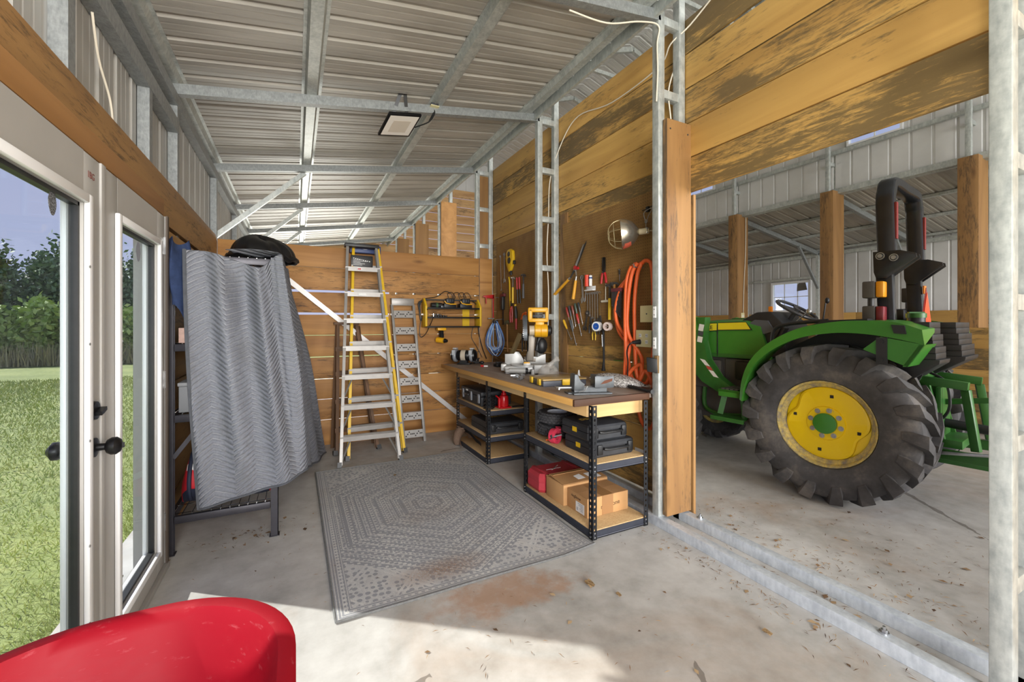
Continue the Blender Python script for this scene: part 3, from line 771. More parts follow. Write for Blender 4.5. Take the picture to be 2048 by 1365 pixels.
# ================================================================== rug
nt = NT('rug_weave', 0.95)
x, y, z = nt.xyz(nt.vec((1, 1, 1), 'obj'))
A = lambda v: nt.math('ABSOLUTE', v)
mu, ad, sb, fr_, lt, gt, mx, mn = (lambda o: (lambda a, b=None: nt.math(o, a, b)))('MULTIPLY'), (lambda a, b: nt.math('ADD', a, b)), (lambda a, b: nt.math('SUBTRACT', a, b)), (lambda a: nt.math('FRACT', a)), (lambda a, b: nt.math('LESS_THAN', a, b)), (lambda a, b: nt.math('GREATER_THAN', a, b)), (lambda a, b: nt.math('MAXIMUM', a, b)), (lambda a, b: nt.math('MINIMUM', a, b))
ax, ay = A(x), A(y)
# nested hexagons about the middle
d = mx(ax, ad(mu(ax, 0.5), mu(ay, 0.72)))
band = mu(d, 30.0); fb = fr_(band); ib = nt.math('FLOOR', band)
line = lt(fb, 0.16)
line = mu(line, gt(fr_(mu(ib, 0.37)), 0.30))
# small woven motifs between the lines
ang = nt.math('ARCTAN2', y, x)
dots = mu(gt(nt.math('SINE', mu(x, 175.0)), 0.0), gt(nt.math('SINE', mu(y, 175.0)), -0.1))
dia = gt(nt.math('SINE', mu(ad(x, y), 140.0)), nt.math('SINE', mu(sb(x, y), 140.0)))
scr = gt(nt.voro(nt.vec((1, 1, 1), 'obj'), 44, 'F1', 0.35), 0.0105 * 44)
kind = fr_(mu(ib, 0.618))
mot = ad(mu(dots, lt(kind, 0.40)), ad(mu(dia, mu(gt(kind, 0.40), lt(kind, 0.62))), mu(scr, gt(kind, 0.62))))
pat = mx(line, mu(mot, gt(fb, 0.30)))
# corners: diamond lattice with rosettes; edge border of stripes
corner = gt(d, 0.80)
p_, q_ = fr_(mu(ad(x, mu(y, 0.8)), 2.6)), fr_(mu(sb(x, mu(y, 0.8)), 2.6))
lat = mx(mx(lt(p_, 0.05), mu(gt(p_, 0.10), lt(p_, 0.14))), mx(lt(q_, 0.05), mu(gt(q_, 0.10), lt(q_, 0.14))))
ros = gt(nt.voro(nt.vec((1, 1, 1), 'obj'), 26, 'F1', 0.6), 0.36)
cp = mx(lat, mu(ros, 0.85))
pat = ad(mu(pat, sb(1.0, corner)), mu(cp, corner))
eg = mx(ad(ax, 0.39), ay)                                       # 0.765 half width, 1.145 half length
edge = gt(eg, 1.075)
ed = mx(gt(nt.math('SINE', mu(eg, 420.0)), 0.55), mu(dots, lt(eg, 1.12)))
pat = ad(mu(pat, sb(1.0, edge)), mu(ed, edge))
wear = nt.noise(nt.vec((1, 1, 1), 'obj'), 3.0, 5, 0.7); fine = nt.noise(nt.vec((1, 1, 1), 'obj'), 130, 2, 0.6)
pat = mu(pat, nt.math('MULTIPLY_ADD', wear, 0.9, 0.22))
pat = mu(pat, nt.math('MULTIPLY_ADD', fine, 0.8, 0.5))
c = nt.mix(nt.math('MULTIPLY', pat, 1.05, clamp=True), nt.mix(fine, hx('a3a5ab'), hx('cbccd0')), hx('fffdf8'))
dirt = nt.math('MULTIPLY', sb(nt.noise(nt.vec((1, 1, 1), 'obj', loc=(5.3, 2.2, 0)), 1.6, 5, 0.7), 0.50), 4.0, clamp=True)
c = nt.mix(nt.math('MULTIPLY', dirt, 0.28), c, hx('9a846e'))
sp = nt.math('SUBTRACT', 1.0, nt.math('MULTIPLY', nt.math('SQRT', ad(mu(nt.math('POWER', sb(x, -0.18), 2.0), 9.0), mu(nt.math('POWER', sb(y, -0.95), 2.0), 60.0))), 1.0), clamp=True)
c = nt.mix(nt.math('MULTIPLY', nt.math('MULTIPLY', sp, 0.75), gt(fine, 0.45)), c, hx('b58e6c'))
nt.col(c).bump(nt.math('MULTIPLY_ADD', pat, 0.5, fine), 0.35, 0.004)
RUGM = nt.m
rb = plain('rug_binding', '6f706f', 0.9, 0, 0.2, 60)


def rug(u, v):
    x = -0.765 + 1.53 * u; y = -1.147 + 2.294 * v
    z = 0.009 + 0.0025 * math.sin(7 * x + 1) * math.sin(5 * y) + 0.02 * max(0, u - 0.85) / 0.15 * max(0, 0.10 - v) / 0.1 * 0.9
    return (x, y, z)


t = thing('area_rug', 'worn grey patterned area rug lying on the concrete between the workbench and the glass doors', 'rug', (0.935, 3.322, 0.0))
part('pile', MB().sheet(rug, 50, 70, 0.006), RUGM, t)
mb = MB(); pts = [rug(k / 40, 0) for k in range(41)] + [rug(1, k / 60) for k in range(1, 61)] + [rug(1 - k / 40, 1) for k in range(1, 41)] + [rug(0, 1 - k / 60) for k in range(1, 60)]
mb.tube([(a, b, c_ - 0.002) for a, b, c_ in pts], 0.006, 6, closed=True); part('binding', mb, rb, t, label='darker stitched edge binding')

# leaf litter and dirt on the slab
N = 900; rs = np.random.RandomState(5); V = []; K_ = 2
def litter(cx, cy, sx, sy, n, s0=0.012):
    for _ in range(n * K_):
        x, y = cx + rs.randn() * sx, cy + rs.randn() * sy
        a = rs.rand() * 6.28; L = s0 * (0.4 + rs.rand() * 1.6); w = L * (0.10 + 0.5 * (rs.rand() < 0.10)); dx, dy = math.cos(a) * L, math.sin(a) * L; nx, ny = -math.sin(a) * w, math.cos(a) * w; zz = 0.003 + 0.006 * rs.rand()
        V.append([(x - dx, y - dy, zz), (x + nx, y + ny, zz + 0.003), (x + dx, y + dy, zz), (x - nx, y - ny, zz + 0.002)])
litter(2.15, 1.5, 0.05, 0.55, 120); litter(2.4, 1.4, 0.03, 0.7, 120); litter(2.75, 1.3, 0.12, 0.5, 200); litter(3.3, 1.2, 0.35, 0.4, 170); litter(1.6, 1.4, 0.5, 0.5, 60, 0.010); litter(-0.3, 3.35, 0.18, 0.10, 70); litter(0.0, 2.9, 0.3, 0.3, 40, 0.008); litter(2.8, 2.2, 0.3, 0.15, 90, 0.009); litter(0.9, 2.0, 0.4, 0.25, 30, 0.01)
nt = NT('dry_litter', 0.85); nt.col(nt.ramp(nt.island(), [(0.0, hx('4a3625')), (0.5, hx('8a6a48')), (1.0, hx('b39a76'))]))
tag(tri_mesh('floor_litter', np.array(V), nt.m), 'dry pine straw and crumbs scattered over the concrete floor', 'litter', kind='stuff')
LEAFD = plain('dry_leaf', 'b3976f', 0.8, 0, 0.2, 60)
for i, (x, y, s, lab) in enumerate(((1.42, 1.86, 0.026, 'largest dry curled leaf on the bare concrete in front of the bench'), (1.50, 1.72, 0.014, 'smaller dry leaf just in front of the larger curled one'), (1.92, 1.20, 0.017, 'dry leaf near the front floor track'), (0.82, 4.0, 0.014, 'small dry leaf lying on the dark far part of the rug'))):
    mb = MB(); mb.sheet(lambda u, v: (x + s * (u - .5) * 2 * (1 - .5 * abs(2 * v - 1)), y + s * (v - .5) * 2.4, 0.012 + (0.012 if i == 3 else 0) + s * 0.5 * abs(math.sin(5 * u + 3 * v))), 6, 8, 0.0008)
    single('dry_leaf', mb, LEAFD, lab, 'leaf', (x, y, 0.0))
# ================================================================== workbench and its shelving
nt = NT('worn_bench_top', 0.55)
f = nt.noise(nt.vec((14, 1.2, 1)), 1.0, 5, 0.65, 0.6); g = nt.noise(nt.vec(), 3.0, 4, 0.6)
c = nt.ramp(f, [(0.3, hx('7d6e63')), (0.7, hx('a89a90'))]); c = nt.mix(nt.math('MULTIPLY', nt.math('SUBTRACT', g, 0.48), 2.2, clamp=True), c, hx('8f6a44'))
nt.col(c)
BTOP = nt.m
BEDGE = pine('bench_edge', 1, 'dfae62', 'c08a44', '8a6030', -0.4)
WALNUT = pine('walnut_end', 0, '5c3a22', '341f13', '2a170d', 0.0)
APRON = pine('bench_apron', 1, 'e0c08a', 'c9a068', '9a7848', -0.4)
APRONX = pine('bench_end_apron', 0, 'e0c08a', 'c9a068', '9a7848', -0.4)
POSTM = plain('shelf_post_black', '1d1f23', 0.4, 0.3, 0.15, 30)
BEAMM = plain('shelf_beam_slate', '3b3e48', 0.4, 0.3, 0.1, 20)
nt = NT('particle_board', 0.7); f = nt.noise(nt.vec(), 90, 3, 0.7); g = nt.noise(nt.vec(), 4, 3, 0.6); nt.col(nt.mix(nt.math('MULTIPLY', g, 0.5), nt.ramp(f, [(0.3, hx('b39163')), (0.7, hx('d2b487'))]), hx('a98758'))); CHIP = nt.m

t = thing('workbench_top', 'long wooden workbench top with a dark walnut end resting on two black shelf units', 'workbench', (1.95, 3.65, 0.89))
pl = [(1.625, 2.285), (2.46, 2.285), (2.46, 3.865), (2.272, 3.865), (2.272, 3.945), (2.46, 3.945), (2.46, 5.09), (1.625, 5.09)]
part('top', MB().prism([(x, y, 0.893) for x, y in pl], (0, 0, 0.037)), BTOP, t, world=True, sm=0)
part('front_edge', MB().box((1.607, 2.285, 0.888), (1.626, 5.09, 0.931), 0.003), BEDGE, t, world=True, label='lighter pine front edge')
part('end_edge', MB().box((1.607, 2.264, 0.886), (2.26, 2.286, 0.932), 0.003), WALNUT, t, world=True, label='dark walnut end strip')
part('apron', MB().box((1.7395, 2.31, 0.80), (1.775, 4.95, 0.888), 0.002), APRON, t, world=True)
part('apron', MB().box((1.776, 2.31, 0.79), (2.235, 2.345, 0.888), 0.002), APRONX, t, world=True)


def shelf_unit(label, y0, y1, levels, h=0.885):
    x0, x1 = 1.735, 2.225
    t = thing('shelf_unit', label, 'shelf', ((x0 + x1) / 2, (y0 + y1) / 2, 0), group='black shelf units under the bench')
    for (cx, sx) in ((x0, 1), (x1, -1)):
        for (cy, sy) in ((y0, 1), (y1, -1)):
            mb = MB()
            for axis in (0, 1):
                def bx(a0, a1, z0, z1):
                    lo, hi_ = (cx, cx + sx * 0.003), (cy, cy + sy * 0.003)
                    if axis == 0: mb.box((cx + sx * a0, hi_[0], z0), (cx + sx * a1, hi_[1], z1))
                    else: mb.box((lo[0], cy + sy * a0, z0), (lo[1], cy + sy * a1, z1))
                bx(0.0, 0.014, 0, h); bx(0.027, 0.038, 0, h)
                z = 0.0
                while z < h - 0.01:
                    bx(0.013, 0.028, z, min(h, z + 0.021)); z += 0.038
            mb.m = 1
            for z in levels:
                for dz in (-0.018, -0.046):
                    mb.cyl((cx + sx * 0.02, cy + sy * 0.001, z + dz), (cx + sx * 0.02, cy - sy * 0.003, z + dz), 0.006, n=8); mb.cyl((cx + sx * 0.001, cy + sy * 0.02, z + dz), (cx - sx * 0.003, cy + sy * 0.02, z + dz), 0.006, n=8)
            part('post', mb, [POSTM, STEEL], t, world=True, sm=0)
    for z in levels:
        part('shelf_board', MB().box((x0 + 0.006, y0 + 0.006, z - 0.014), (x1 - 0.006, y1 - 0.006, z), 0.002), CHIP, t, world=True)
        def beam(a, b):
            mb = MB(); mb.box(a, b)
            return mb
        for x, s in ((x0 + 0.0035, 1), (x1 - 0.0035, -1)):
            mb = MB(); mb.box((x, y0 + 0.004, z - 0.058), (x + s * 0.004, y1 - 0.004, z - 0.006)).box((x, y0 + 0.004, z - 0.058), (x + s * 0.02, y1 - 0.004, z - 0.054)).box((x + s * 0.004, y0 + 0.004, z - 0.022), (x + s * 0.016, y1 - 0.004, z - 0.0145))
            mb.cyl((x, y0 + 0.03, z - 0.048), (x, y1 - 0.03, z - 0.048), 0.0045, n=8)
            part('shelf_beam', mb, BEAMM, t, world=True)
        for y, s in ((y0 + 0.0035, 1), (y1 - 0.0035, -1)):
            mb = MB(); mb.box((x0 + 0.008, y, z - 0.058), (x1 - 0.008, y + s * 0.004, z - 0.006)).box((x0 + 0.008, y, z - 0.058), (x1 - 0.008, y + s * 0.02, z - 0.054)).box((x0 + 0.03, y + s * 0.004, z - 0.022), (x1 - 0.03, y + s * 0.016, z - 0.0145))
            mb.cyl((x0 + 0.04, y, z - 0.048), (x1 - 0.04, y, z - 0.048), 0.0045, n=8)
            part('shelf_beam', mb, BEAMM, t, world=True)
    return t


shelf_unit('black slotted-post shelf unit under the bench holding cardboard boxes and small tires', 2.245, 3.185, (0.063, 0.50))
shelf_unit('black slotted-post shelf unit under the bench nearest the ladders, holding the red jack', 3.96, 4.885, (0.058, 0.275, 0.542))

# ---- things under the bench
CASE = plain('case_black', '2a2c30', 0.5, 0.0, 0.2, 18, 0.2)


def tool_case(name, label, x0, x1, y0, y1, z, h, handle='y', brand=None, stick=None, group=None):
    t = thing(name, label, 'tool case', ((x0 + x1) / 2, (y0 + y1) / 2, z), group=group)
    c = 0.025; zm = z + h * 0.52
    def shell(za, zb, top):
        mb = MB(); i = 0.014
        A = [(x0 + c, y0), (x1 - c, y0), (x1, y0 + c), (x1, y1 - c), (x1 - c, y1), (x0 + c, y1), (x0, y1 - c), (x0, y0 + c)]
        cx, cy = (x0 + x1) / 2, (y0 + y1) / 2
        def r(s, zz): return [mb.bm.verts.new((cx + (x - cx) * s, cy + (y - cy) * s, zz)) for x, y in A]
        rings = [r(0.955, za), r(1, za + 0.012), r(1, zb)] if not top else [r(1, za), r(1, zb - 0.018), r(0.95, zb - 0.004), r(0.90, zb)]
        mb.skin(rings); return mb
    part('base', shell(z, zm - 0.002, False), CASE, t, world=True, sm=25); part('lid', shell(zm + 0.002, z + h, True), CASE, t, world=True, sm=25)
    mb = MB(); mb.box((x0 + 0.02, y0 + 0.02, zm - 0.003), (x1 - 0.02, y1 - 0.02, zm + 0.003))
    part('gasket', mb, BLACK, t, world=True)
    xm, w = (x0 + x1) / 2, (x1 - x0) * 0.27
    mb = MB()
    mb.tube([(xm - w, y0 + 0.006, zm + 0.006), (xm - w, y0 - 0.022, zm + 0.006), (xm - w * 0.8, y0 - 0.03, zm + 0.006), (xm + w * 0.8, y0 - 0.03, zm + 0.006), (xm + w, y0 - 0.022, zm + 0.006), (xm + w, y0 + 0.006, zm + 0.006)], 0.010, 8)
    part('handle', mb, BLACK, t, world=True)
    for xx in (x0 + (x1 - x0) * 0.14, x1 - (x1 - x0) * 0.14):
        part('latch', MB().box((xx - 0.022, y0 - 0.012, zm - 0.036), (xx + 0.022, y0 + 0.004, zm + 0.034), 0.004), BLACK, t, world=True)
    if stick:
        part('sticker', MB().box((x0 - 0.0015, (y0 + y1) / 2 - 0.03, zm - 0.018), (x0 + 0.002, (y0 + y1) / 2 + 0.022, zm + 0.016)), YELLOW, t, world=True, label='yellow warning sticker')
    if brand:
        M = basis(Vector((xm + 0.01, (y0 + y1) / 2 + 0.03, z + h + 0.0004)) - Vector(t.location), (1, 0.12, 0), (0, 1, 0))
        text('lettering', brand, 0.062, plain('brand_yellow', 'b08a2a', 0.6), t, M)
    return t


tool_case('drill_case', 'lower of the two stacked black drill cases on the middle shelf', 1.815, 2.19, 2.335, 2.70, 0.50, 0.108, stick=True, group='stacked black drill cases')
tool_case('drill_case', 'upper of the two stacked black drill cases, with faded yellow lettering on its lid', 1.800, 2.15, 2.36, 2.72, 0.6085, 0.112, brand='DEWALT', stick=True, group='stacked black drill cases')
tool_case('drill_case', 'flat black case with yellow lettering on the middle shelf of the unit by the ladders', 1.775, 2.205, 4.02, 4.52, 0.275, 0.125, brand='DEWALT')
t = thing('tool_box', 'black hard tool box with grey clasps on the upper shelf beside the red jack', 'tool box', (1.92, 4.50, 0.542))
part('body', MB().box((1.765, 4.18, 0.543), (2.12, 4.78, 0.645), 0.01), CASE, t, world=True); part('lid', MB().box((1.758, 4.172, 0.648), (2.126, 4.788, 0.70), 0.012), CASE, t, world=True)
for y in (4.24, 4.46, 4.71): part('clasp', MB().box((1.749, y - 0.022, 0.575), (1.764, y + 0.022, 0.675), 0.004), plain('clasp_grey', '777a80', 0.4), t, world=True, label='grey clasp')
part('handle', MB().box((1.745, 4.53, 0.61), (1.763, 4.65, 0.637), 0.004), BLACK, t, world=True)
part('label', MB().box((1.7565, 4.56, 0.665), (1.759, 4.62, 0.682)), PAPER, t, world=True)
mb = MB()
for k in range(9):
    a = 0.5 * k; mb.tube([(1.80 + 0.05 * math.cos(j + a) + 0.01 * k % 0.03, 4.075 + 0.05 * math.sin(j * 1.0 + a), 0.556 + 0.012 * k + 0.015 * math.sin(2 * j + k)) for j in np.linspace(0, 6.28, 12)[:-1]], 0.0065, 6, closed=True)
single('cable_bundle', mb, BLACK, 'coiled black cable bundle between the tool box and the red jack', 'cable', (1.80, 4.075, 0.542))
t = thing('bottle_jack', 'red hydraulic bottle jack standing on the upper shelf', 'jack', (1.96, 4.06, 0.542))
REDJ = plain('jack_red', 'c0141c', 0.22, 0.0)
mb = MB(); mb.prism([(1.90, 3.995, 0.542), (2.03, 3.995, 0.542), (2.04, 4.13, 0.542), (1.89, 4.13, 0.542)], (0, 0, 0.016), 0.004); part('base', mb, REDJ, t, world=True)
mb = MB(); mb.lathe([(0.05, 0.014), (0.052, 0.02), (0.05, 0.10), (0.044, 0.125), (0.026, 0.135), (0.026, 0.155), (0.018, 0.158)], (1.97, 4.06, 0.542), n=20); part('cylinder', mb, REDJ, t, world=True)
mb = MB(); mb.cyl((1.97, 4.06, 0.695), (1.97, 4.06, 0.715), 0.014).cyl((1.97, 4.06, 0.713), (1.97, 4.06, 0.722), 0.021); part('saddle', mb, REDJ, t, world=True)
mb = MB(); mb.cyl((1.905, 4.03, 0.55), (1.905, 4.03, 0.65), 0.016).bar((1.905, 4.03, 0.645), (1.86, 4.02, 0.68), 0.014, 0.012); part('pump', mb, REDJ, t, world=True)
part('label', MB().box((1.9175, 4.045, 0.585), (1.9205, 4.08, 0.635)), PAPER, t, world=True)
mb = MB(); mb.bar((2.06, 4.03, 0.549), (2.20, 4.02, 0.549), 0.02, 0.012); single('jack_handle', mb, BLACK_M, 'short black jack handle lying behind the red jack', 'handle', (2.13, 4.03, 0.542))

TREADM = plain('small_tire_rubber', '3c3b3d', 0.75, 0, 0.25, 40)
for k, lab in enumerate(('lower small knobby tire of the stacked pair on the shelf', 'upper small knobby tire with a pale hub on the shelf')):
    z = 0.501 + 0.101 * k; t = thing('small_tire', lab, 'tire', (1.96, 3.01, z), group='small knobby tires')
    mb = MB(); mb.lathe([(0.083, 0.012), (0.115, 0.002), (0.148, 0.012), (0.160, 0.032), (0.160, 0.068), (0.148, 0.088), (0.115, 0.098), (0.083, 0.088), (0.078, 0.05)], n=40, cap=False, closed=True)
    for j in range(30):
        a = 2 * math.pi * j / 30
        for zz, da in ((0.030, 0), (0.05, 0.105), (0.070, 0)):
            c = Vector((math.cos(a + da), math.sin(a + da), 0)); mb.obox(c * 0.160 + Vector((0, 0, zz)), (c * 0.008, Vector((-c.y, c.x, 0)) * 0.011, Vector((0, 0, 0.0075))))
        c = Vector((math.cos(a), math.sin(a), 0)); mb.obox(c * 0.146 + Vector((0, 0, 0.088)), (c * 0.009, Vector((-c.y, c.x, 0)) * 0.009, Vector((0, 0, 0.005))))
    part('tire', mb, TREADM, t)
    mb = MB(); mb.lathe([(0.014, 0.03), (0.07, 0.03), (0.08, 0.08), (0.086, 0.09), (0.082, 0.092), (0.074, 0.06), (0.04, 0.055), (0.014, 0.06)], n=30, cap=False, closed=True); part('hub', mb, plain('hub_white', 'c9cdd6', 0.4), t, label='pale steel hub')
    mb = MB()
    for j in range(5):
        a = j * 1.2566; mb.bar((0.012 * math.cos(a), 0.012 * math.sin(a), 0.066), (0.035 * math.cos(a), 0.035 * math.sin(a), 0.066), 0.012, 0.006)
    part('spokes', mb, BLACK, t)
t = thing('ratchet_strap', 'bundled red ratchet strap on the middle shelf beside the drill cases', 'strap', (1.80, 2.80, 0.50))
REDS = plain('strap_red', 'c2304a', 0.7, 0, 0.1, 40)
mb = MB()
for k in range(5): mb.lathe([(0.030 + 0.006 * k, -0.022), (0.034 + 0.006 * k, -0.022), (0.034 + 0.006 * k, 0.022), (0.030 + 0.006 * k, 0.022)], (1.80, 2.795, 0.5545), (0.35, -0.93, 0.1), 20, False, True)
mb.bar((1.83, 2.79, 0.60), (1.85, 2.83, 0.61), 0.04, 0.012); part('webbing', mb, REDS, t, world=True)
mb = MB(); mb.bar((1.765, 2.80, 0.545), (1.775, 2.765, 0.565), 0.05, 0.03, bev=0.004).bar((1.77, 2.78, 0.56), (1.83, 2.75, 0.575), 0.04, 0.008); part('buckle', mb, STEEL_D, t, world=True)
mb = MB(); mb.tube([(1.77, 2.88, 0.506), (1.80, 2.86, 0.508), (1.80, 2.83, 0.512)], 0.006, 6); part('hook', mb, ORANGE, t, world=True)

RCASE = plain('case_red', 'a8323c', 0.5, 0.0, 0.1, 10)
t = thing('power_tool_case', 'red plastic power tool case on the bottom shelf beside the cardboard boxes', 'tool case', (1.98, 3.03, 0.064))
def rc(z0, z1, s0, s1, name, grip=False):
    mb = MB(); X0, X1, Y0, Y1 = 1.748, 2.20, 2.925, 3.165; cx, cy = (X0 + X1) / 2, (Y0 + Y1) / 2
    A = [(X0 + .03, Y0), (X1 - .03, Y0), (X1, Y0 + .03), (X1, Y1 - .03), (X1 - .03, Y1), (X0 + .03, Y1), (X0, Y1 - .03), (X0, Y0 + .03)]
    mb.skin([[mb.bm.verts.new((cx + (x - cx) * s, cy + (y - cy) * (s - (1 - s)), z)) for x, y in A] for s, z in ((s0, z0), (1, z0 + (z1 - z0) * 0.3), (1, z0 + (z1 - z0) * 0.62), (s1, z1))])
    part(name, mb, RCASE, t, world=True, sm=25)
rc(0.064, 0.142, 0.95, 0.99, 'base'); rc(0.1425, 0.212, 0.99, 0.93, 'lid')
mb = MB()
for k in range(3): mb.bar((1.90 + 0.02 * k, 3.0 + 0.015 * k, 0.2127), (1.97 + 0.02 * k, 3.05 + 0.015 * k, 0.2127), 0.008, 0.001)
mb.bar((1.86, 3.02, 0.2127), (2.0, 3.02, 0.2127), 0.006, 0.001); part('logo', mb, PAPER, t, world=True, label='white lightning-stroke mark')
for x in (1.85, 2.09): part('latch', MB().box((x - 0.02, 2.915, 0.125), (x + 0.02, 2.93, 0.165), 0.003), RCASE, t, world=True)
for x in (1.80, 2.10): part('rib', MB().box((x, 2.93, 0.2105), (x + 0.03, 3.16, 0.2175), 0.002), RCASE, t, world=True)

t = thing('cardboard_box', 'taller cardboard box with a lifted lid flap between the red case and the printed box', 'box', (1.98, 2.78, 0.064), group='cardboard boxes on the bottom shelf')
part('body', MB().box((1.785, 2.655, 0.064), (2.20, 2.90, 0.215), 0.002), CARD, t, world=True)
part('flap', MB().hexa([(1.785, 2.66, 0.217), (2.20, 2.66, 0.217), (2.20, 2.86, 0.236), (1.785, 2.86, 0.236), (1.785, 2.66, 0.220), (2.20, 2.66, 0.220), (2.20, 2.86, 0.239), (1.785, 2.86, 0.239)]), plain('cardboard_dark', 'a67d50', 0.8), t, world=True)
part('flap', MB().hexa([(1.785, 2.905, 0.213), (2.20, 2.905, 0.213), (2.20, 2.80, 0.246), (1.785, 2.80, 0.246), (1.785, 2.908, 0.216), (2.20, 2.908, 0.216), (2.20, 2.80, 0.249), (1.785, 2.80, 0.249)]), CARD, t, world=True)
part('label', MB().prism([(1.95, 2.695, 0.2241), (2.02, 2.70, 0.2247), (2.01, 2.775, 0.232), (1.945, 2.76, 0.2305)], (0, 0, 0.0006)), PAPER, t, world=True)
part('label', MB().prism([(2.06, 2.68, 0.2228), (2.16, 2.68, 0.2228), (2.15, 2.77, 0.2314), (2.05, 2.77, 0.2314)], (0, 0, 0.0006)), PAPER, t, world=True)
t = thing('cardboard_box', 'printed cardboard box with a white shipping label nearest the shelf corner', 'box', (1.99, 2.525, 0.064), group='cardboard boxes on the bottom shelf')
part('body', MB().box((1.815, 2.405, 0.064), (2.185, 2.648, 0.198), 0.002), CARD, t, world=True)
part('flap', MB().box((1.815, 2.405, 0.1985), (2.185, 2.525, 0.2005)), plain('cardboard_top', 'b5895a', 0.8), t, world=True)
part('flap', MB().box((1.815, 2.527, 0.1985), (2.185, 2.648, 0.2005)), plain('cardboard_top2', 'ad8254', 0.8), t, world=True)
part('tape', MB().box((1.945, 2.4035, 0.066), (2.045, 2.4055, 0.199)).box((1.945, 2.404, 0.2003), (2.045, 2.648, 0.201)), plain('brown_tape', '9a7148', 0.4), t, world=True)
part('label', MB().box((1.8135, 2.44, 0.072), (1.8155, 2.54, 0.143)), PAPER, t, world=True, label='white shipping label')
mb = MB()
for k in range(5): mb.box((1.8130, 2.455, 0.132 - 0.011 * k), (1.8136, 2.455 + (0.06, 0.05, 0.03, 0.04, 0.025)[k], 0.135 - 0.011 * k))
for k in range(4): mb.box((1.8130, 2.512 + 0.005 * k, 0.082), (1.8136, 2.5145 + 0.005 * k, 0.105))
part('label_print', mb, plain('ink_grey', '8b93a0', 0.7), t, world=True)
INK = plain('ink_brown', '4a3320', 0.8)
text('lettering', 'ringStone', 0.045, INK, t, basis(Vector((2.02, 2.4045, 0.128)) - Vector(t.location), (1, 0, 0.08), (0, 0, 1)))
text('lettering', 'ringStone', 0.03, INK, t, basis(Vector((1.8145, 2.54, 0.168)) - Vector(t.location), (0, -1, 0), (0, 0, 1)))

TAN = plain('tan_leather', 'b59a86', 0.75, 0, 0.12, 30)
t = thing('tool_pouch', 'tan leather tool pouch hanging over the bottom shelf edge nearest the ladders', 'pouch', (1.73, 4.72, 0.058))
mb = MB(); mb.sheet(lambda u, v: (1.722 - 0.045 * math.sin(3.0 * v) + 0.02 * math.sin(7 * u) - 0.05 * (v > 0.5) * (v - 0.5), 4.56 + 0.30 * u + 0.05 * v * (0.5 - u), 0.21 - 0.195 * v + 0.012 * math.sin(6 * u)), 14, 12, 0.004); part('apron_flap', mb, TAN, t, world=True)
mb = MB(); mb.sheet(lambda u, v: (1.71 + 0.12 * v, 4.57 + 0.28 * u, 0.20 - 0.11 * v + 0.04 * math.sin(3.14 * v) + 0.012 * math.sin(9 * u)), 10, 8, 0.004); part('pocket', mb, TAN, t, world=True)
mb = MB(); mb.sheet(lambda u, v: (1.728 + 0.05 * math.sin(2.2 * u) - 0.05 * u, 4.60 - 0.52 * u, 0.19 - 0.05 * u + 0.012 * math.sin(8 * u) + 0.035 * v), 16, 2, 0.003); part('belt', mb, BLACK, t, world=True, label='black webbing belt')
single('shipping_tag', MB().box((2.548, 2.60, 0.33), (2.5495, 2.72, 0.39)), PAPER, 'white paper tag stapled low on the timber wall behind the shelf', 'tag', (2.548, 2.66, 0.33))

# ---- things on the bench (top at z = .93)
ZB = 0.9305
t = thing('bench_grinder', 'black and grey double-wheel bench grinder on the far end of the workbench', 'grinder', (1.86, 4.96, ZB), rz=R(-38))
GREY_T = plain('tool_grey', '8f949a', 0.4, 0.2)
part('base', MB().box((-0.07, -0.06, 0), (0.09, 0.06, 0.02), 0.005).hexa([(-0.05, -0.04, 0.02), (0.05, -0.04, 0.02), (0.05, 0.04, 0.02), (-0.05, 0.04, 0.02), (-0.04, -0.03, 0.06), (0.04, -0.03, 0.06), (0.04, 0.03, 0.06), (-0.04, 0.03, 0.06)]), BLACK, t)
mb = MB(); mb.lathe([(0.001, -0.085), (0.055, -0.085), (0.065, -0.07), (0.065, 0.07), (0.055, 0.085), (0.001, 0.085)], (0, 0, 0.11), (1, 0, 0), 24); part('motor', mb, BLACK_M, t)
mb = MB(); mb.lathe([(0.066, -0.03), (0.068, -0.03), (0.068, 0.03), (0.066, 0.03)], (0, 0, 0.11), (1, 0, 0), 24, False, True); part('nameplate', mb, plain('plate_cream', 'b9ae9c', 0.5), t)
for s in (-1, 1):
    mb = MB(); mb.lathe([(0.001, 0), (0.078, 0), (0.082, 0.006), (0.082, 0.030), (0.078, 0.036), (0.045, 0.036)], (s * 0.088, 0, 0.11), (s, 0, 0), 28); part('wheel_guard', mb, GREY_T, t, label='grey wheel guard')
    mb = MB(); mb.lathe([(0.001, 0), (0.078, 0.0), (0.07, 0.02), (0.045, 0.036), (0.02, 0.04), (0.001, 0.04)], (s * 0.125, 0, 0.11), (s, 0, 0), 28); part('end_cover', mb, BLACK_M, t)
    mb = MB(); mb.box((s * 0.085, -0.05, 0.19), (s * 0.13, 0.03, 0.205), 0.003).box((s * 0.088, -0.10, 0.12), (s * 0.125, -0.085, 0.18)); part('eye_shield', mb, clear_plastic('shield_clear', 0.5, hx('cfd3d6')), t)
mb = MB(); mb.bar((0.12, -0.05, 0.045), (0.21, -0.05, 0.03), 0.03, 0.02).ball((0.24, -0.045, 0.03), (0.03, 0.025, 0.02)); part('tool_rest', mb, BLACK, t)
single('black_spool', MB().cyl((2.05, 5.03, ZB), (2.05, 5.03, ZB + 0.006), 0.05, n=24).cyl((2.05, 5.03, ZB + 0.006), (2.05, 5.03, ZB + 0.06), 0.036, n=24).cyl((2.05, 5.03, ZB + 0.06), (2.05, 5.03, ZB + 0.066), 0.05, n=24), BLACK, 'small black wire spool on the bench beside the grinder', 'spool', (2.05, 5.03, ZB))
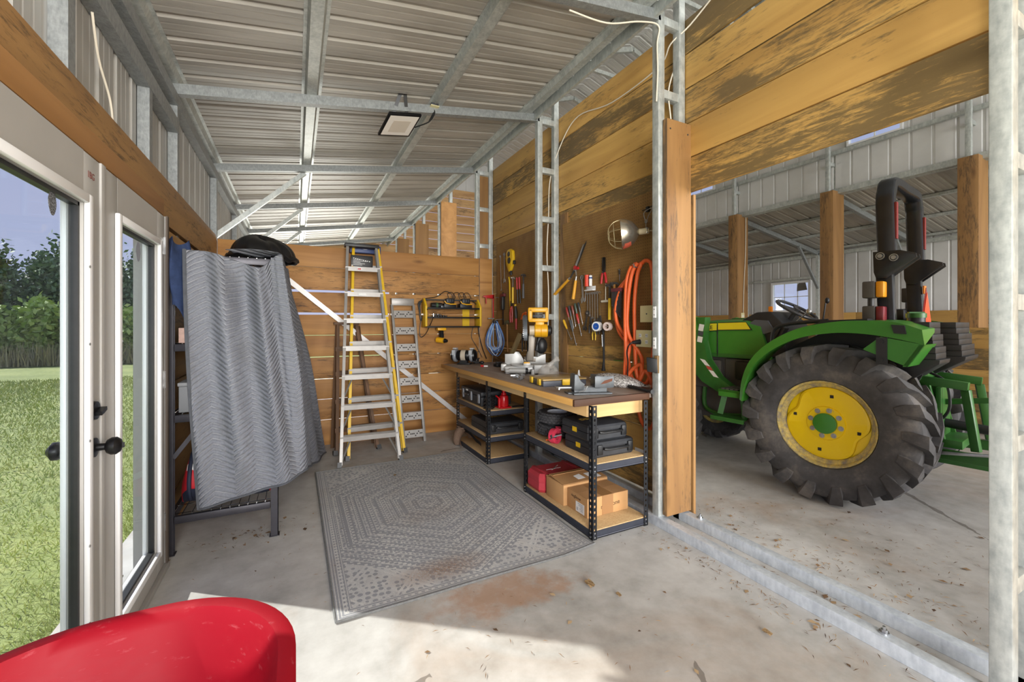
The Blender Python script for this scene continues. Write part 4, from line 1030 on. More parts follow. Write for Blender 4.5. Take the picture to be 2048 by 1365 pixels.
t = thing('marker_pen', 'short red-and-white marker lying on the bench near the grinder', 'pen', (1.93, 4.55, ZB))
part('cap', MB().cyl((1.915, 4.555, ZB + 0.012), (1.945, 4.535, ZB + 0.012), 0.012), RED, t, world=True); part('barrel', MB().cyl((1.945, 4.535, ZB + 0.010), (1.985, 4.51, ZB + 0.010), 0.009), PAPER, t, world=True)
t = thing('battery_pack', 'small black battery pack on the bench in front of the cable coil', 'battery', (2.12, 4.50, ZB)); part('body', MB().box((2.07, 4.45, ZB), (2.17, 4.55, ZB + 0.035), 0.006), BLACK, t, world=True); part('slide_rail', MB().box((2.085, 4.47, ZB + 0.035), (2.155, 4.53, ZB + 0.055), 0.004), STEEL_D, t, world=True)

# miter saw; local x to the viewer's side, y away
SAWG = plain('saw_grey', 'b3b3b0', 0.42, 0.25, 0.08, 12)
t = thing('miter_saw', 'yellow and grey compound miter saw standing on the workbench', 'saw', (2.12, 3.75, ZB), rz=R(-27))
mb = MB(); mb.box((-0.26, -0.06, 0.012), (0.17, 0.17, 0.075), 0.012).box((-0.30, 0.02, 0.02), (-0.24, 0.14, 0.09), 0.01).box((0.03, -0.14, 0.01), (0.18, 0.06, 0.095), 0.006)
mb.lathe([(0.001, 0.076), (0.15, 0.076), (0.15, 0.088), (0.001, 0.09)], (-0.05, 0.02, 0), n=28); mb.box((-0.25, -0.05, 0), (-0.21, 0.15, 0.014)).box((0.13, -0.05, 0), (0.17, 0.15, 0.014)); part('base', mb, SAWG, t)
mb = MB(); mb.prism([(-0.26, 0.13, 0.075), (-0.065, 0.13, 0.075), (-0.065, 0.13, 0.12), (-0.085, 0.13, 0.16), (-0.115, 0.13, 0.205), (-0.15, 0.13, 0.21), (-0.165, 0.13, 0.185), (-0.26, 0.13, 0.185)], (0, 0.02, 0), 0.002); part('fence', mb, SAWG, t)
mb = MB(); mb.prism([(-0.035, 0.13, 0.075), (0.165, 0.13, 0.075), (0.165, 0.13, 0.185), (0.12, 0.13, 0.175), (0.08, 0.13, 0.15), (0.03, 0.13, 0.155), (0.0, 0.13, 0.185), (-0.035, 0.13, 0.19)], (0, 0.02, 0), 0.002); part('fence', mb, SAWG, t)
mb = MB(); mb.cyl((-0.21, -0.09, 0.035), (-0.05, -0.115, 0.035), 0.027, n=20).cyl((-0.245, -0.085, 0.03), (-0.21, -0.09, 0.03), 0.02); part('support_arm', mb, SAWG, t)
part('arm_cap', MB().cyl((-0.05, -0.115, 0.035), (-0.03, -0.118, 0.035), 0.029, n=20), BLACK, t)
part('angle_lock', MB().box((-0.075, -0.085, 0.075), (0.0, -0.03, 0.115), 0.008).cyl((0.02, -0.12, 0), (0.02, -0.12, 0.05), 0.02), SAWG, t)
part('dust_chute', MB().ball((0.115, 0.05, 0.275), (0.062, 0.05, 0.085)).bar((0.07, 0.04, 0.22), (0.10, 0.05, 0.36), 0.05, 0.05, bev=0.01), BLACK, t)
part('warning_tag', MB().box((-0.07, -0.088, 0.105), (-0.01, -0.05, 0.118), 0.003), YELLOW_T, t)
mb = MB()      # arm and guards
n = 26; c0 = Vector((-0.055, 0.02, 0.40))
A = [(c0 + Vector((-0.018, 0.19 * math.cos(q), 0.19 * math.sin(q)))) for q in np.linspace(-0.35, 3.5, n)] + [(c0 + Vector((-0.018, 0.06 * math.cos(q), 0.06 * math.sin(q)))) for q in np.linspace(3.5, -0.35, n)]
mb.prism(A, (0.036, 0, 0), 0.003); part('upper_guard', mb, plain('guard_grey', '585d62', 0.4, 0.3), t)
mb = MB()
for k in range(14): mb.obox(c0 + Vector((-0.022, 0.17 * math.cos(2.0 + 0.1 * k), 0.17 * math.sin(2.0 + 0.1 * k))), (Vector((0.004, 0, 0)), Vector((0, 0.02 * math.cos(2 + .1 * k), 0.02 * math.sin(2 + .1 * k))), Vector((0, -0.003 * math.sin(2 + .1 * k), 0.003 * math.cos(2 + .1 * k)))))
part('guard_vents', mb, STEEL, t)
mb = MB(); mb.lathe([(0.001, -0.002), (0.178, -0.002), (0.178, 0.002), (0.001, 0.002)], c0, (1, 0, 0), 40); part('blade', mb, STEEL_D, t)
mb = MB(); A = [(c0 + Vector((0.022, 0.185 * math.cos(q), 0.185 * math.sin(q)))) for q in np.linspace(3.7, 6.0, 18)] + [c0 + Vector((0.022, 0.03, 0.0)), c0 + Vector((0.022, -0.03, 0.0))]
mb.prism(A, (0.01, 0, 0)); mb.prism([p_ - Vector((0.054, 0, 0)) for p_ in A], (0.01, 0, 0)); part('lower_guard', mb, BLACK, t)
mb = MB(); mb.bar((0.0, 0.10, 0.12), (0.02, 0.09, 0.40), 0.07, 0.06, (0, 1, 0), 0.008).cyl((-0.06, 0.16, 0.12), (0.06, 0.16, 0.12), 0.035); part('pivot_arm', mb, plain('saw_arm', '8b8378', 0.45, 0.3), t)
mb = MB(); mb.cyl((-0.01, 0.02, 0.43), (0.04, 0.02, 0.43), 0.052, n=22); part('motor_collar', mb, plain('saw_cream', 'c4b398', 0.4), t)
mb = MB(); mb.lathe([(0.001, 0), (0.06, 0), (0.068, 0.008), (0.068, 0.062), (0.064, 0.066), (0.068, 0.07), (0.068, 0.125), (0.06, 0.135), (0.001, 0.135)], (0.04, 0.02, 0.43), (1, 0, 0), 26); part('motor', mb, YELLOW_T, t)
mb = MB(); mb.lathe([(0.001, 0), (0.055, 0), (0.05, 0.03), (0.03, 0.045), (0.001, 0.047)], (0.175, 0.02, 0.43), (1, 0, 0), 20); part('motor_cap', mb, BLACK, t)
mb = MB(); P = [(-0.02, 0.035, 0.52), (0.17, 0.035, 0.52), (0.18, 0.035, 0.54), (0.175, 0.035, 0.645), (0.16, 0.035, 0.655), (0.0, 0.035, 0.66), (-0.02, 0.035, 0.64)]
mb.box((-0.02, -0.02, 0.515), (0.18, 0.04, 0.555), 0.012).box((-0.025, -0.02, 0.615), (0.18, 0.04, 0.665), 0.014).box((-0.025, -0.02, 0.53), (0.02, 0.04, 0.65), 0.01).box((0.15, -0.02, 0.53), (0.182, 0.04, 0.65), 0.01).box((0.05, -0.01, 0.47), (0.14, 0.03, 0.53), 0.008)
part('handle', mb, YELLOW_T, t); part('trigger', MB().box((0.02, -0.005, 0.565), (0.13, 0.025, 0.59), 0.004), BLACK, t)
mb = MB(); mb.tube([(-0.03, -0.06, 0.118), (-0.06, -0.04, 0.15), (-0.085, -0.03, 0.165)], 0.003, 6); part('hex_key', mb, BLACK, t)

mb = MB(); rb_ = random.Random(2)
def lump(mb, c, r, seed, n=18, amp=0.22):
    c = Vector(c); q = random.Random(seed); ph = [q.uniform(0, 6.28) for _ in range(6)]
    def fn(u, v):
        th, fi = v * math.pi, u * 2 * math.pi
        k = 1 + amp * (math.sin(3 * fi + ph[0]) * math.sin(2 * th + ph[1]) + 0.6 * math.sin(5 * fi + ph[2]) * math.sin(4 * th + ph[3]))
        return c + Vector((r[0] * math.sin(th) * math.cos(fi) * k, r[1] * math.sin(th) * math.sin(fi) * k, max(-c.z + ZB + 0.001, r[2] * math.cos(th) * k) if c.z > ZB else r[2] * math.cos(th) * k))
    mb.sheet(fn, n, n // 2 + 2)
lump(mb, (2.13, 3.42, ZB + 0.03), (0.10, 0.10, 0.075), 3); mb.tube([(2.13, 3.42, ZB + 0.09), (2.18, 3.40, ZB + 0.15), (2.20, 3.37, ZB + 0.17)], [0.03, 0.015, 0.03], 10)
single('plastic_bag', mb, BAG, 'crumpled clear plastic bag on the bench beside the miter saw', 'bag', (2.13, 3.42, ZB), sm=60)
t = thing('gravel_bag', 'long clear bag filled with grey grit lying behind the vise', 'bag', (2.30, 2.66, ZB), rz=R(-70))
nt = NT('grit_in_bag', 0.25); v = nt.voro(nt.vec(src='obj'), 120, 'F1', out='Color'); nt.col(nt.ramp(nt.xyz(v)[0], [(0.0, hx('5a5652')), (0.5, hx('9a9692')), (1.0, hx('dcd8d4'))])).bump(nt.voro(nt.vec(src='obj'), 120), 0.6, 0.006)
mb = MB(); mb.sheet(lambda u, v: (-0.22 + 0.46 * u, 0.085 * math.cos(2 * math.pi * v) * (0.25 + math.sin(math.pi * min(1, 0.08 + u * 0.95)) ** 0.6), max(0.001, 0.045 + 0.055 * math.sin(2 * math.pi * v) * (0.12 + math.sin(math.pi * min(1, 0.08 + 0.95 * u)) ** 0.7) - 0.02 * u)), 22, 20); part('contents', mb, nt.m, t, sm=80)
mb = MB(); mb.sheet(lambda u, v: (0.225 + 0.06 * u, (v - 0.5) * 0.10 * (1 - 0.3 * u), 0.02 + 0.008 * math.sin(9 * v)), 4, 8, 0.001); part('seal', mb, BAG, t)
t = thing('parts_organizer', 'flat yellow-latched parts organizer case on the bench beside the vise', 'organizer', (1.94, 2.98, ZB), rz=R(-8))
part('base', MB().box((-0.19, -0.15, 0), (0.19, 0.15, 0.045), 0.006), plain('organizer_slate', '4a4d56', 0.45), t)
part('lid', MB().box((-0.193, -0.153, 0.046), (0.193, 0.153, 0.060), 0.005), plain('organizer_lid', 'a58a5a', 0.3), t, label='clear amber lid')
for y in (-0.08, 0.085): part('latch', MB().box((-0.205, y - 0.028, 0.008), (-0.19, y + 0.028, 0.058), 0.004), YELLOW, t, label='yellow latch')
part('latch', MB().box((-0.03, -0.165, 0.008), (0.04, -0.15, 0.056), 0.004), YELLOW, t, label='yellow latch')
t = thing('vise', 'grey drill-press vise with rusty jaws on the near end of the workbench', 'vise', (1.88, 2.47, ZB), rz=R(-18))
VG = plain('vise_grey', '565a5d', 0.45, 0.4, 0.15, 20)
part('base_plate', MB().box((-0.14, -0.09, 0), (0.14, 0.07, 0.012), 0.003).box((-0.17, -0.05, 0), (-0.13, 0.05, 0.01), 0.003), VG, t)
part('slide', MB().box((-0.12, -0.035, 0.012), (0.12, -0.015, 0.045)).box((-0.12, 0.025, 0.012), (0.12, 0.045, 0.045)), VG, t)
part('fixed_jaw', MB().box((0.03, -0.06, 0.04), (0.065, 0.06, 0.13), 0.004).box((0.02, -0.068, 0.045), (0.16, -0.055, 0.125), 0.002).box((0.06, -0.05, 0.04), (0.15, 0.05, 0.06)), VG, t)
part('rust_patch', MB().prism([(0.06, -0.0685, 0.07), (0.09, -0.0685, 0.095), (0.15, -0.0685, 0.11), (0.145, -0.0685, 0.09), (0.10, -0.0685, 0.075)], (0, -0.0008, 0)), plain('rust', '5c3420', 0.8), t, label='rusty patch')
mb = MB(); mb.prism([(-0.13, -0.06, 0.03), (-0.06, -0.06, 0.03), (-0.05, -0.06, 0.075), (-0.085, -0.06, 0.09), (-0.10, -0.06, 0.14), (-0.125, -0.06, 0.14)], (0, 0.11, 0), 0.004); part('moving_jaw', mb, VG, t)
mb = MB(); mb.cyl((-0.24, 0.005, 0.04), (0.10, 0.005, 0.04), 0.011, n=12); part('screw', mb, STEEL, t)
part('clamp_rod', MB().tube([(-0.10, -0.075, 0.02), (-0.06, -0.085, 0.03), (-0.04, -0.08, 0.06)], 0.004, 6), STEEL, t)
mb = MB(); mb.cyl((-0.235, -0.05, 0.04), (-0.235, 0.06, 0.04), 0.006); part('handle_bar', mb, STEEL, t)
t = thing('glue_bottle', 'white cone-tipped glue nozzle standing on the bench behind the vise', 'bottle', (2.32, 3.20, ZB)); mb = MB(); mb.lathe([(0.022, 0), (0.022, 0.008), (0.014, 0.02), (0.005, 0.075), (0.001, 0.076)], n=18); part('nozzle', mb, PAPER, t)
mb = MB(); rq = random.Random(4)
for k in range(7):
    a = rq.uniform(0, 3.1); x, y = 1.80 + rq.uniform(-0.06, 0.06), 3.33 + rq.uniform(-0.1, 0.1)
    mb.cyl((x, y, ZB + 0.014 + 0.004 * k), (x + 0.05 * math.cos(a), y + 0.05 * math.sin(a), ZB + 0.014 + 0.004 * k), rq.uniform(0.008, 0.013), n=10)
    mb.obox((x, y, ZB + 0.014 + 0.004 * k), (Vector((0.014, 0, 0)), Vector((0, 0.014, 0)), Vector((0, 0, 0.012))))
single('pipe_fittings', mb, STEEL, 'heap of grey metal fittings on the bench edge in front of the miter saw', 'fittings', (1.80, 3.33, ZB))
t = thing('hex_driver', 'small red-handled driver lying behind the organizer case', 'driver', (2.26, 3.38, ZB)); part('handle', MB().cyl((2.24, 3.40, ZB + 0.012), (2.27, 3.32, ZB + 0.012), 0.012), RED, t, world=True); part('shank', MB().cyl((2.27, 3.32, ZB + 0.012), (2.285, 3.27, ZB + 0.012), 0.005), STEEL, t, world=True)
mb = MB(); mb.cyl((2.30, 2.60, ZB + 0.018), (2.235, 2.215, ZB + 0.018), 0.0125, n=14); mb.cyl((2.238, 2.235, ZB + 0.018), (2.235, 2.213, ZB + 0.018), 0.0155, n=14)
single('black_pipe', mb, BLACK, 'short black pipe handle lying across the walnut end of the bench', 'pipe', (2.26, 2.41, ZB))
mb = MB(); mb.bar((2.41, 3.05, ZB), (2.42, 2.93, ZB), 0.012, 0.02); single('yellow_pencil', MB().cyl((2.36, 3.06, ZB + 0.006), (2.33, 2.96, ZB + 0.006), 0.006), YELLOW, 'short yellow pencil on the bench beside the timber wall', 'pencil', (2.35, 3.01, ZB)); mb.bm.free()
mb = MB(); mb.bar((2.315, 5.0, ZB), (2.36, 5.0, 1.37), 0.05, 0.03, (1, 0, 0), 0.003)
single('wood_stick', MB().bar((2.35, 4.72, ZB + 0.01), (2.47, 4.62, 1.31), 0.035, 0.055, (1, 0, 0), 0.003), pine('pine_offcut', 2, 'c3b083', 'a08c60', '7a6a48', -0.3), 'pale wooden stake leaning upright between the bench and the pegboard', 'stake', (2.35, 4.72, ZB)); mb.bm.free()
# ================================================================== ladders and ramp against the partition
def lerp(a, b, t): return Vector(a) + (Vector(b) - Vector(a)) * t


def step_ladder(name, label, fl, fr, tl, tr, rail_m, step_m, cap_m, n_steps, zs, wd=0.075, th=0.026, brace=True, back=0.10, sd=0.09):
    base = (Vector(fl) + Vector(fr)) / 2
    t = thing(name, label, 'ladder', (base.x, base.y, 0))
    fl, fr, tl, tr = map(Vector, (fl, fr, tl, tr))
    out = (tl - fl).normalized()
    nrm = (fr - fl).cross(out).normalized()
    if nrm.y > 0: nrm = -nrm
    for a, b, s in ((fl, tl, 1), (fr, tr, -1)):
        mb = MB()
        d = (b - a).normalized(); side = (fr - fl).normalized()
        mb.bar(a + d * 0.02, b, 0.006, wd, nrm)
        mb.bar(a + d * 0.02 + nrm * (wd / 2 - 0.003) + side * s * th / 2, b + nrm * (wd / 2 - 0.003) + side * s * th / 2, th, 0.005, nrm)
        mb.bar(a + d * 0.02 - nrm * (wd / 2 - 0.003) + side * s * th / 2, b - nrm * (wd / 2 - 0.003) + side * s * th / 2, th, 0.005, nrm)
        part('rail', mb, rail_m, t, world=True, sm=0)
        part('foot', MB().bar(a, a + d * 0.05, th + 0.016, wd + 0.012, nrm), BLACK, t, world=True)
    H = tl.z
    for k in range(n_steps):
        f = zs[k] / H; a, b = lerp(fl, tl, f), lerp(fr, tr, f); side = (b - a).normalized()
        a = a + side * 0.004; b = b - side * 0.004
        mb = MB(); y = Vector((0, 1, 0))
        mb.obox((a + b) / 2 + y * (sd / 2 - wd / 2), ((b - a) / 2, y * sd / 2, Vector((0, 0, 0.002))))
        mb.obox((a + b) / 2 - y * (wd / 2 + 0.002) + Vector((0, 0, -0.022)), ((b - a) / 2 + side * 0.012, y * 0.003, Vector((0, 0, 0.024))))
        for j in range(3): mb.obox((a + b) / 2 + y * (sd * (j + 1) / 4 - wd / 2) + Vector((0, 0, 0.003)), ((b - a) / 2, y * 0.004, Vector((0, 0, 0.002))))
        part('step', mb, step_m, t, world=True, sm=0)
        if brace and k < 3:
            for a_, b_, s in ((fl, tl, 1), (fr, tr, -1)):
                lo = lerp(a_, b_, max(0, f - 0.105)) + side * s * 0.012 + nrm * 0.02; hi = lerp(a_, b_, f) + side * s * 0.10 + Vector((0, 0, -0.03))
                part('brace', MB().bar(lo, hi, 0.012, 0.012), step_m, t, world=True)
    return t, nrm


t, nrm = step_ladder('step_ladder', 'tall aluminium step ladder in front of the yellow one, leaning on the timber partition', (0.388, 4.53, 0), (0.985, 4.50, 0), (0.525, 5.25, 2.33), (0.865, 5.25, 2.33), ALU, ALU, ALU, 7, [0.285, 0.585, 0.885, 1.185, 1.485, 1.785, 2.08])
part('top_cap', MB().box((0.505, 5.20, 2.325), (0.885, 5.34, 2.365), 0.006), BLACK, t, world=True, label='black top cap')
part('tool_tray', MB().box((0.575, 5.255, 2.10), (0.82, 5.275, 2.235), 0.004), BLACK, t, world=True, label='black tray with white print')
mb = MB()
for k in range(9): mb.box((0.60 + 0.022 * k, 5.2535, 2.195 - 0.004 * k), (0.612 + 0.022 * k, 5.255, 2.205 - 0.004 * k))
for k in range(5): mb.box((0.60, 5.2535, 2.18 - 0.015 * k), (0.60 + (0.11, 0.16, 0.08, 0.13, 0.10)[k], 5.255, 2.184 - 0.015 * k))
part('tray_print', mb, PAPER, t, world=True)
for f, w in ((2.058, 0.05), (1.763, 0.085)):
    y = 4.53 + 0.72 * f / 2.33 - 0.0465
    part('label', MB().box((0.63, y - 0.003, f - 0.013), (0.63 + w, y, f + 0.013)), PAPER, t, world=True)
part('warning_mark', MB().box((0.633, 4.53 + 0.72 * 2.058 / 2.33 - 0.0505, 2.05), (0.67, 4.53 + 0.72 * 2.058 / 2.33 - 0.049, 2.066)), RED, t, world=True)
t, nrm = step_ladder('step_ladder', 'yellow-railed step ladder with a blue top cap behind the aluminium one', (0.478, 4.72, 0), (1.085, 4.75, 0), (0.60, 5.36, 2.36), (0.90, 5.36, 2.36), YELLOW, ALU, BLUE, 7, [0.33, 0.63, 0.93, 1.23, 1.53, 1.83, 2.12], 0.07, 0.026, False)
part('top_cap', MB().box((0.575, 5.352, 2.28), (0.93, 5.455, 2.375), 0.01), plain('cap_blue', '20386e', 0.45), t, world=True, label='blue top cap')
part('label', MB().prism([(0.745 + 0.04 * math.cos(k * 0.524), 5.3515, 2.335 + 0.012 * math.sin(k * 0.524)) for k in range(12)], (0, -0.001, 0)), PAPER, t, world=True)
WL = pine('old_ladder_wood', 2, '7b583c', '57402c', '2e241c', 0.0)
t, nrm = step_ladder('step_ladder', 'short dark wooden step ladder standing behind the two tall ladders', (0.385, 4.98, 0), (0.85, 5.02, 0), (0.43, 5.40, 1.42), (0.66, 5.40, 1.42), WL, WL, WL, 4, [0.28, 0.58, 0.88, 1.16], 0.07, 0.03, False, sd=0.08)
part('top_cap', MB().box((0.40, 5.36, 1.42), (0.68, 5.45, 1.45), 0.004), WL, t, world=True)
for x0, x1 in ((0.36, 0.44), (0.82, 0.67)): part('rear_leg', MB().bar((x0 + 0.02, 5.30, 0.0), (x1, 5.42, 1.40), 0.03, 0.045), WL, t, world=True)

t = thing('loading_ramp', 'silver perforated loading ramp leaning on the partition beside the tall ladders', 'ramp', (1.29, 5.10, 0))
FL, FR, TL_, TR_ = Vector((1.155, 5.11, 0)), Vector((1.405, 5.11, 0)), Vector((1.065, 5.39, 1.67)), Vector((1.335, 5.39, 1.67))
d = (TL_ - FL).normalized()
for a, b in ((FL, TL_), (FR, TR_)): part('rail', MB().bar(a, b, 0.03, 0.055, (0, -1, 0.2), 0.002), ALU, t, world=True)
HOLE = plain('hole_dark', '2a2624', 0.8)
for k in range(8):
    f = 0.035 + 0.124 * k; a, b = lerp(FL, TL_, f), lerp(FR, TR_, f); c = (a + b) / 2; n_ = Vector((0, -0.986, 0.165)); u = Vector((0, 0.165, 0.986)); s = (b - a) / 2 - Vector((0.014, 0, 0))
    mb = MB(); mb.obox(c + u * 0.043 + n_ * 0.01, (s, u * 0.043, n_ * 0.002)).obox(c + n_ * 0.0, (s, u * 0.003, n_ * 0.012)).obox(c + u * 0.086, (s, u * 0.003, n_ * 0.012)); mb.m = 1
    for j in range(11): mb.cyl(c + u * (0.02 + 0.023 * (j % 3 if j % 2 == 0 else 1)) + s * (-0.85 + 0.17 * j) + n_ * 0.0125, c + u * (0.02 + 0.023 * (j % 3 if j % 2 == 0 else 1)) + s * (-0.85 + 0.17 * j) + n_ * 0.0105, 0.0085, n=10)
    part('rung', mb, [ALU, HOLE], t, world=True)
part('top_plate', MB().hexa([(1.06, 5.36, 1.66), (1.34, 5.36, 1.66), (1.34, 5.455, 1.70), (1.06, 5.455, 1.70), (1.06, 5.36, 1.75), (1.34, 5.36, 1.75), (1.34, 5.455, 1.755), (1.06, 5.455, 1.755)], 0.003), ALU, t, world=True)

# ================================================================== covered rack with the quilted blanket
RACKM = plain('rack_slate', '3c3b41', 0.4, 0.4, 0.12, 15)
t = thing('storage_rack', 'dark steel wire-shelf rack under the quilted blanket beside the glass doors', 'rack', (-0.40, 4.2, 0))
for x, y in ((-0.69, 3.29), (-0.125, 3.29), (-0.69, 5.14), (-0.125, 5.14)):
    s = 1 if x < -0.4 else -1
    mb = MB(); mb.box((x - 0.022, y - 0.022, 0), (x + 0.022, y - 0.018, 1.88)).box((x - 0.022 if s > 0 else x + 0.018, y - 0.022, 0), (x - 0.018 if s > 0 else x + 0.022, y + 0.022, 1.88)).box((x - 0.03, y - 0.03, 0), (x + 0.03, y + 0.03, 0.005)).box((x - 0.022, y + 0.016, 0), (x + 0.022, y + 0.022, 1.88)).box((x - 0.022, y - 0.022, 1.87), (x + 0.022, y + 0.022, 1.88))
    part('post', mb, RACKM, t, world=True, sm=0)
for z in (0.235, 0.86, 1.30, 1.86):
    for y in (3.29, 5.14): part('shelf_beam', MB().box((-0.665, y - 0.02, z - 0.045), (-0.15, y + 0.012, z), 0.003), RACKM, t, world=True)
    for x in (-0.69, -0.125): part('shelf_beam', MB().box((x - 0.015, 3.315, z - 0.045), (x + 0.015, 5.115, z), 0.003), RACKM, t, world=True)
    mb = MB()
    for k in range(12): mb.cyl((-0.68 + 0.05 * k, 3.30, z + 0.003), (-0.68 + 0.05 * k, 5.13, z + 0.003), 0.0028, n=6)
    for k in range(13): mb.cyl((-0.69, 3.32 + 0.15 * k, z + 0.003), (-0.125, 3.32 + 0.15 * k, z + 0.003), 0.0028, n=6)
    part('wire_deck', mb, CHROME, t, world=True)
part('corner_brace', MB().bar((-0.668, 3.272, 0.60), (-0.50, 3.272, 0.84), 0.025, 0.012, (0, 1, 0)), RACKM, t, world=True)

nt = NT('quilt_grey', 0.85)
u, v, _ = nt.xyz(nt.vec((1, 1, 1), 'uv'))
wob = nt.noise(nt.vec((6, 6, 6), 'uv'), 1.0, 3, 0.5)
zig = nt.math('ABSOLUTE', nt.math('SUBTRACT', nt.math('FRACT', nt.math('MULTIPLY', u, 2.4)), 0.5))
hgt = nt.math('ADD', nt.math('MULTIPLY', v, 30.0), nt.math('MULTIPLY', zig, 4.2))
hgt = nt.math('ADD', hgt, nt.math('MULTIPLY', wob, 0.9))
saw = nt.math('FRACT', hgt)
puff = nt.math('SINE', nt.math('MULTIPLY', saw, math.pi))
linec = nt.math('LESS_THAN', saw, 0.14)
mot = nt.noise(nt.vec((60, 60, 60), 'uv'), 1.0, 3, 0.6)
stain = nt.math('MULTIPLY', nt.math('SUBTRACT', nt.noise(nt.vec((3.2, 1.6, 3), 'uv'), 1.0, 4, 0.6), 0.50), 4.0, clamp=True)
c = nt.mix(mot, hx('8a8e99'), hx('b2b6c1')); c = nt.mix(nt.math('MULTIPLY', linec, 0.62), c, hx('e6e9ee')); c = nt.mix(nt.math('MULTIPLY', stain, 0.38), c, hx('6b675e'))
nt.col(c).bump(puff, 0.8, 0.010)
QUILT = nt.m
QEDGE = plain('quilt_binding', '4d5056', 0.85, 0, 0.15, 40)
BOT = [(-0.53, 3.20, .285), (-0.40, 3.165, .315), (-0.25, 3.18, .345), (-0.10, 3.16, .37), (0.00, 3.20, .395), (0.07, 3.33, .41), (0.09, 3.62, .33), (0.13, 4.1, .20), (0.20, 4.6, .08), (0.30, 5.10, .015)]
TOP = [(-0.61, 3.235, 1.885), (-0.47, 3.215, 1.875), (-0.33, 3.235, 1.83), (-0.21, 3.24, 1.80), (-0.13, 3.225, 1.87), (-0.085, 3.26, 1.905), (-0.075, 3.6, 1.905), (-0.075, 4.1, 1.90), (-0.075, 4.6, 1.905), (-0.075, 5.13, 1.90)]
BOTs, TOPs = smooth_path([Vector(p) for p in BOT], 12), smooth_path([Vector(p) for p in TOP], 12)
NQ = len(BOTs) - 1
arc = [0.0]
for i in range(NQ): arc.append(arc[-1] + (BOTs[i + 1] - BOTs[i]).length)


def quilt(u, w):
    f = u * NQ; i = min(int(f), NQ - 1); q = f - i
    b = BOTs[i].lerp(BOTs[i + 1], q); a = TOPs[i].lerp(TOPs[i + 1], q)
    if w > 0.92:                       # over the top of the rack
        k = (w - 0.92) / 0.08
        ins = Vector((0.02, 0.35, 0.0)) if i < 55 else Vector((-0.30, 0.0, 0.0))
        p = a + Vector((0, 0, 0.012 * math.sin(k * 3.1))) + ins * k; p.z += -0.02 * k * (i < 55)
        return p
    t_ = w / 0.92
    p = b.lerp(a, t_)
    sag = math.sin(math.pi * t_)
    fold = math.sin(2 * math.pi * u * 6.0 + 2.4 * t_) * 0.05 * (0.35 + sag) + math.sin(2 * math.pi * u * 11 + 5 * t_) * 0.014 * t_ + 0.018 * math.sin(2 * math.pi * u * 3.3 + 9 * t_ + 1) * t_ ** 3
    n_ = Vector((0, -1, 0)) if i < 50 else (Vector((0.7, -0.7, 0)) if i < 62 else Vector((1, 0, 0)))
    k = math.exp(-((u - 0.24) / 0.05) ** 2) * math.exp(-((t_ - 0.86) / 0.12) ** 2)
    return p + n_ * (fold * 0.7 + (0.03 if i < 62 else 0.0) * sag * 0.6 - 0.09 * k)


t = thing('moving_blanket', 'grey quilted moving blanket with chevron stitching draped over the rack', 'blanket', (-0.2, 3.3, 0.02))
mb = MB(); mb.sheet(quilt, 150, 120, 0.006, (arc[-1] * 1.0, 1.75)); part('quilt', mb, QUILT, t, world=True, sm=75)
mb = MB(); mb.tube([quilt(k / 120, 0.0) for k in range(121)], 0.008, 6); part('binding', mb, QEDGE, t, world=True)
mb = MB(); mb.tube([quilt(0.0, 0.92 * k / 60) for k in range(61)], 0.011, 6); part('binding', mb, QEDGE, t, world=True)
BLUEC = plain('blue_cloth', '3d4f78', 0.9, 0, 0.3, 14)
def bluec(u, v):
    w = 0.055 + 0.045 * math.sin(math.pi * min(1, v * 1.15))
    return (-0.655 + w * (1.7 * u - 0.55) + 0.03 * v + 0.012 * math.sin(9 * u + 4 * v), 3.225 - 0.03 * math.sin(6.3 * u) - 0.02 * math.sin(3 * v + 5 * u), 1.93 - 0.72 * v * (0.55 + 0.75 * u * u) + 0.02 * math.sin(8 * u))
mb = MB(); mb.sheet(bluec, 24, 40, 0.006); single('blue_cloth', mb, BLUEC, 'crumpled blue padded cloth hanging off the rack corner beside the door hinge', 'cloth', (-0.65, 3.22, 1.4), sm=80)
mb = MB()
def bagf(u, v):
    th, fi = v * math.pi * 0.5, u * 2 * math.pi
    r = 1 + 0.10 * math.sin(3 * fi + 1) + 0.04 * math.sin(13 * fi) * math.sin(th)
    return (-0.23 + 0.21 * math.sin(th) * math.cos(fi) * r, 3.62 + 0.20 * math.sin(th) * math.sin(fi) * r, 1.885 + 0.175 * math.cos(th) ** 0.8 * (1 + 0.12 * math.sin(2 * fi + 0.5)))
mb.sheet(bagf, 60, 14); mb.tube([(-0.23 + 0.22 * math.cos(k * 0.2) * (1 + 0.10 * math.sin(0.6 * k + 1)), 3.62 + 0.21 * math.sin(k * 0.2), 1.90 + 0.012 * math.sin(3 * k)) for k in range(31)], 0.02, 6, closed=True)
single('black_bag', mb, plain('black_vinyl', '121214', 0.32, 0, 0.4, 10), 'black crumpled bag lying on top of the covered rack', 'bag', (-0.23, 3.62, 1.885), sm=60)
t = thing('duffel_bag', 'red and navy duffel bag on the bottom shelf of the covered rack', 'bag', (-0.42, 3.55, 0.24))
REDB = plain('bag_red', 'c21f2c', 0.6, 0, 0.12, 14); NAVY = plain('bag_navy', '20263a', 0.7, 0, 0.15, 14)
def duf(u, v):
    fi = 2 * math.pi * u; x = -0.655 + 0.50 * v; k = min(1, 0.30 + 7 * v) ** 0.6 * min(1, 0.1 + 4 * (1 - v)) ** 0.6
    return (x, 3.52 + 0.22 * k * math.cos(fi), 0.243 + 0.16 * k * (1 + 1.0 * math.sin(fi)) * (1.15 - 0.55 * v) + 0.008 * math.sin(12 * v + 3 * fi))
mb = MB(); mb.sheet(duf, 28, 24); part('body', mb, REDB, t, world=True, sm=70)
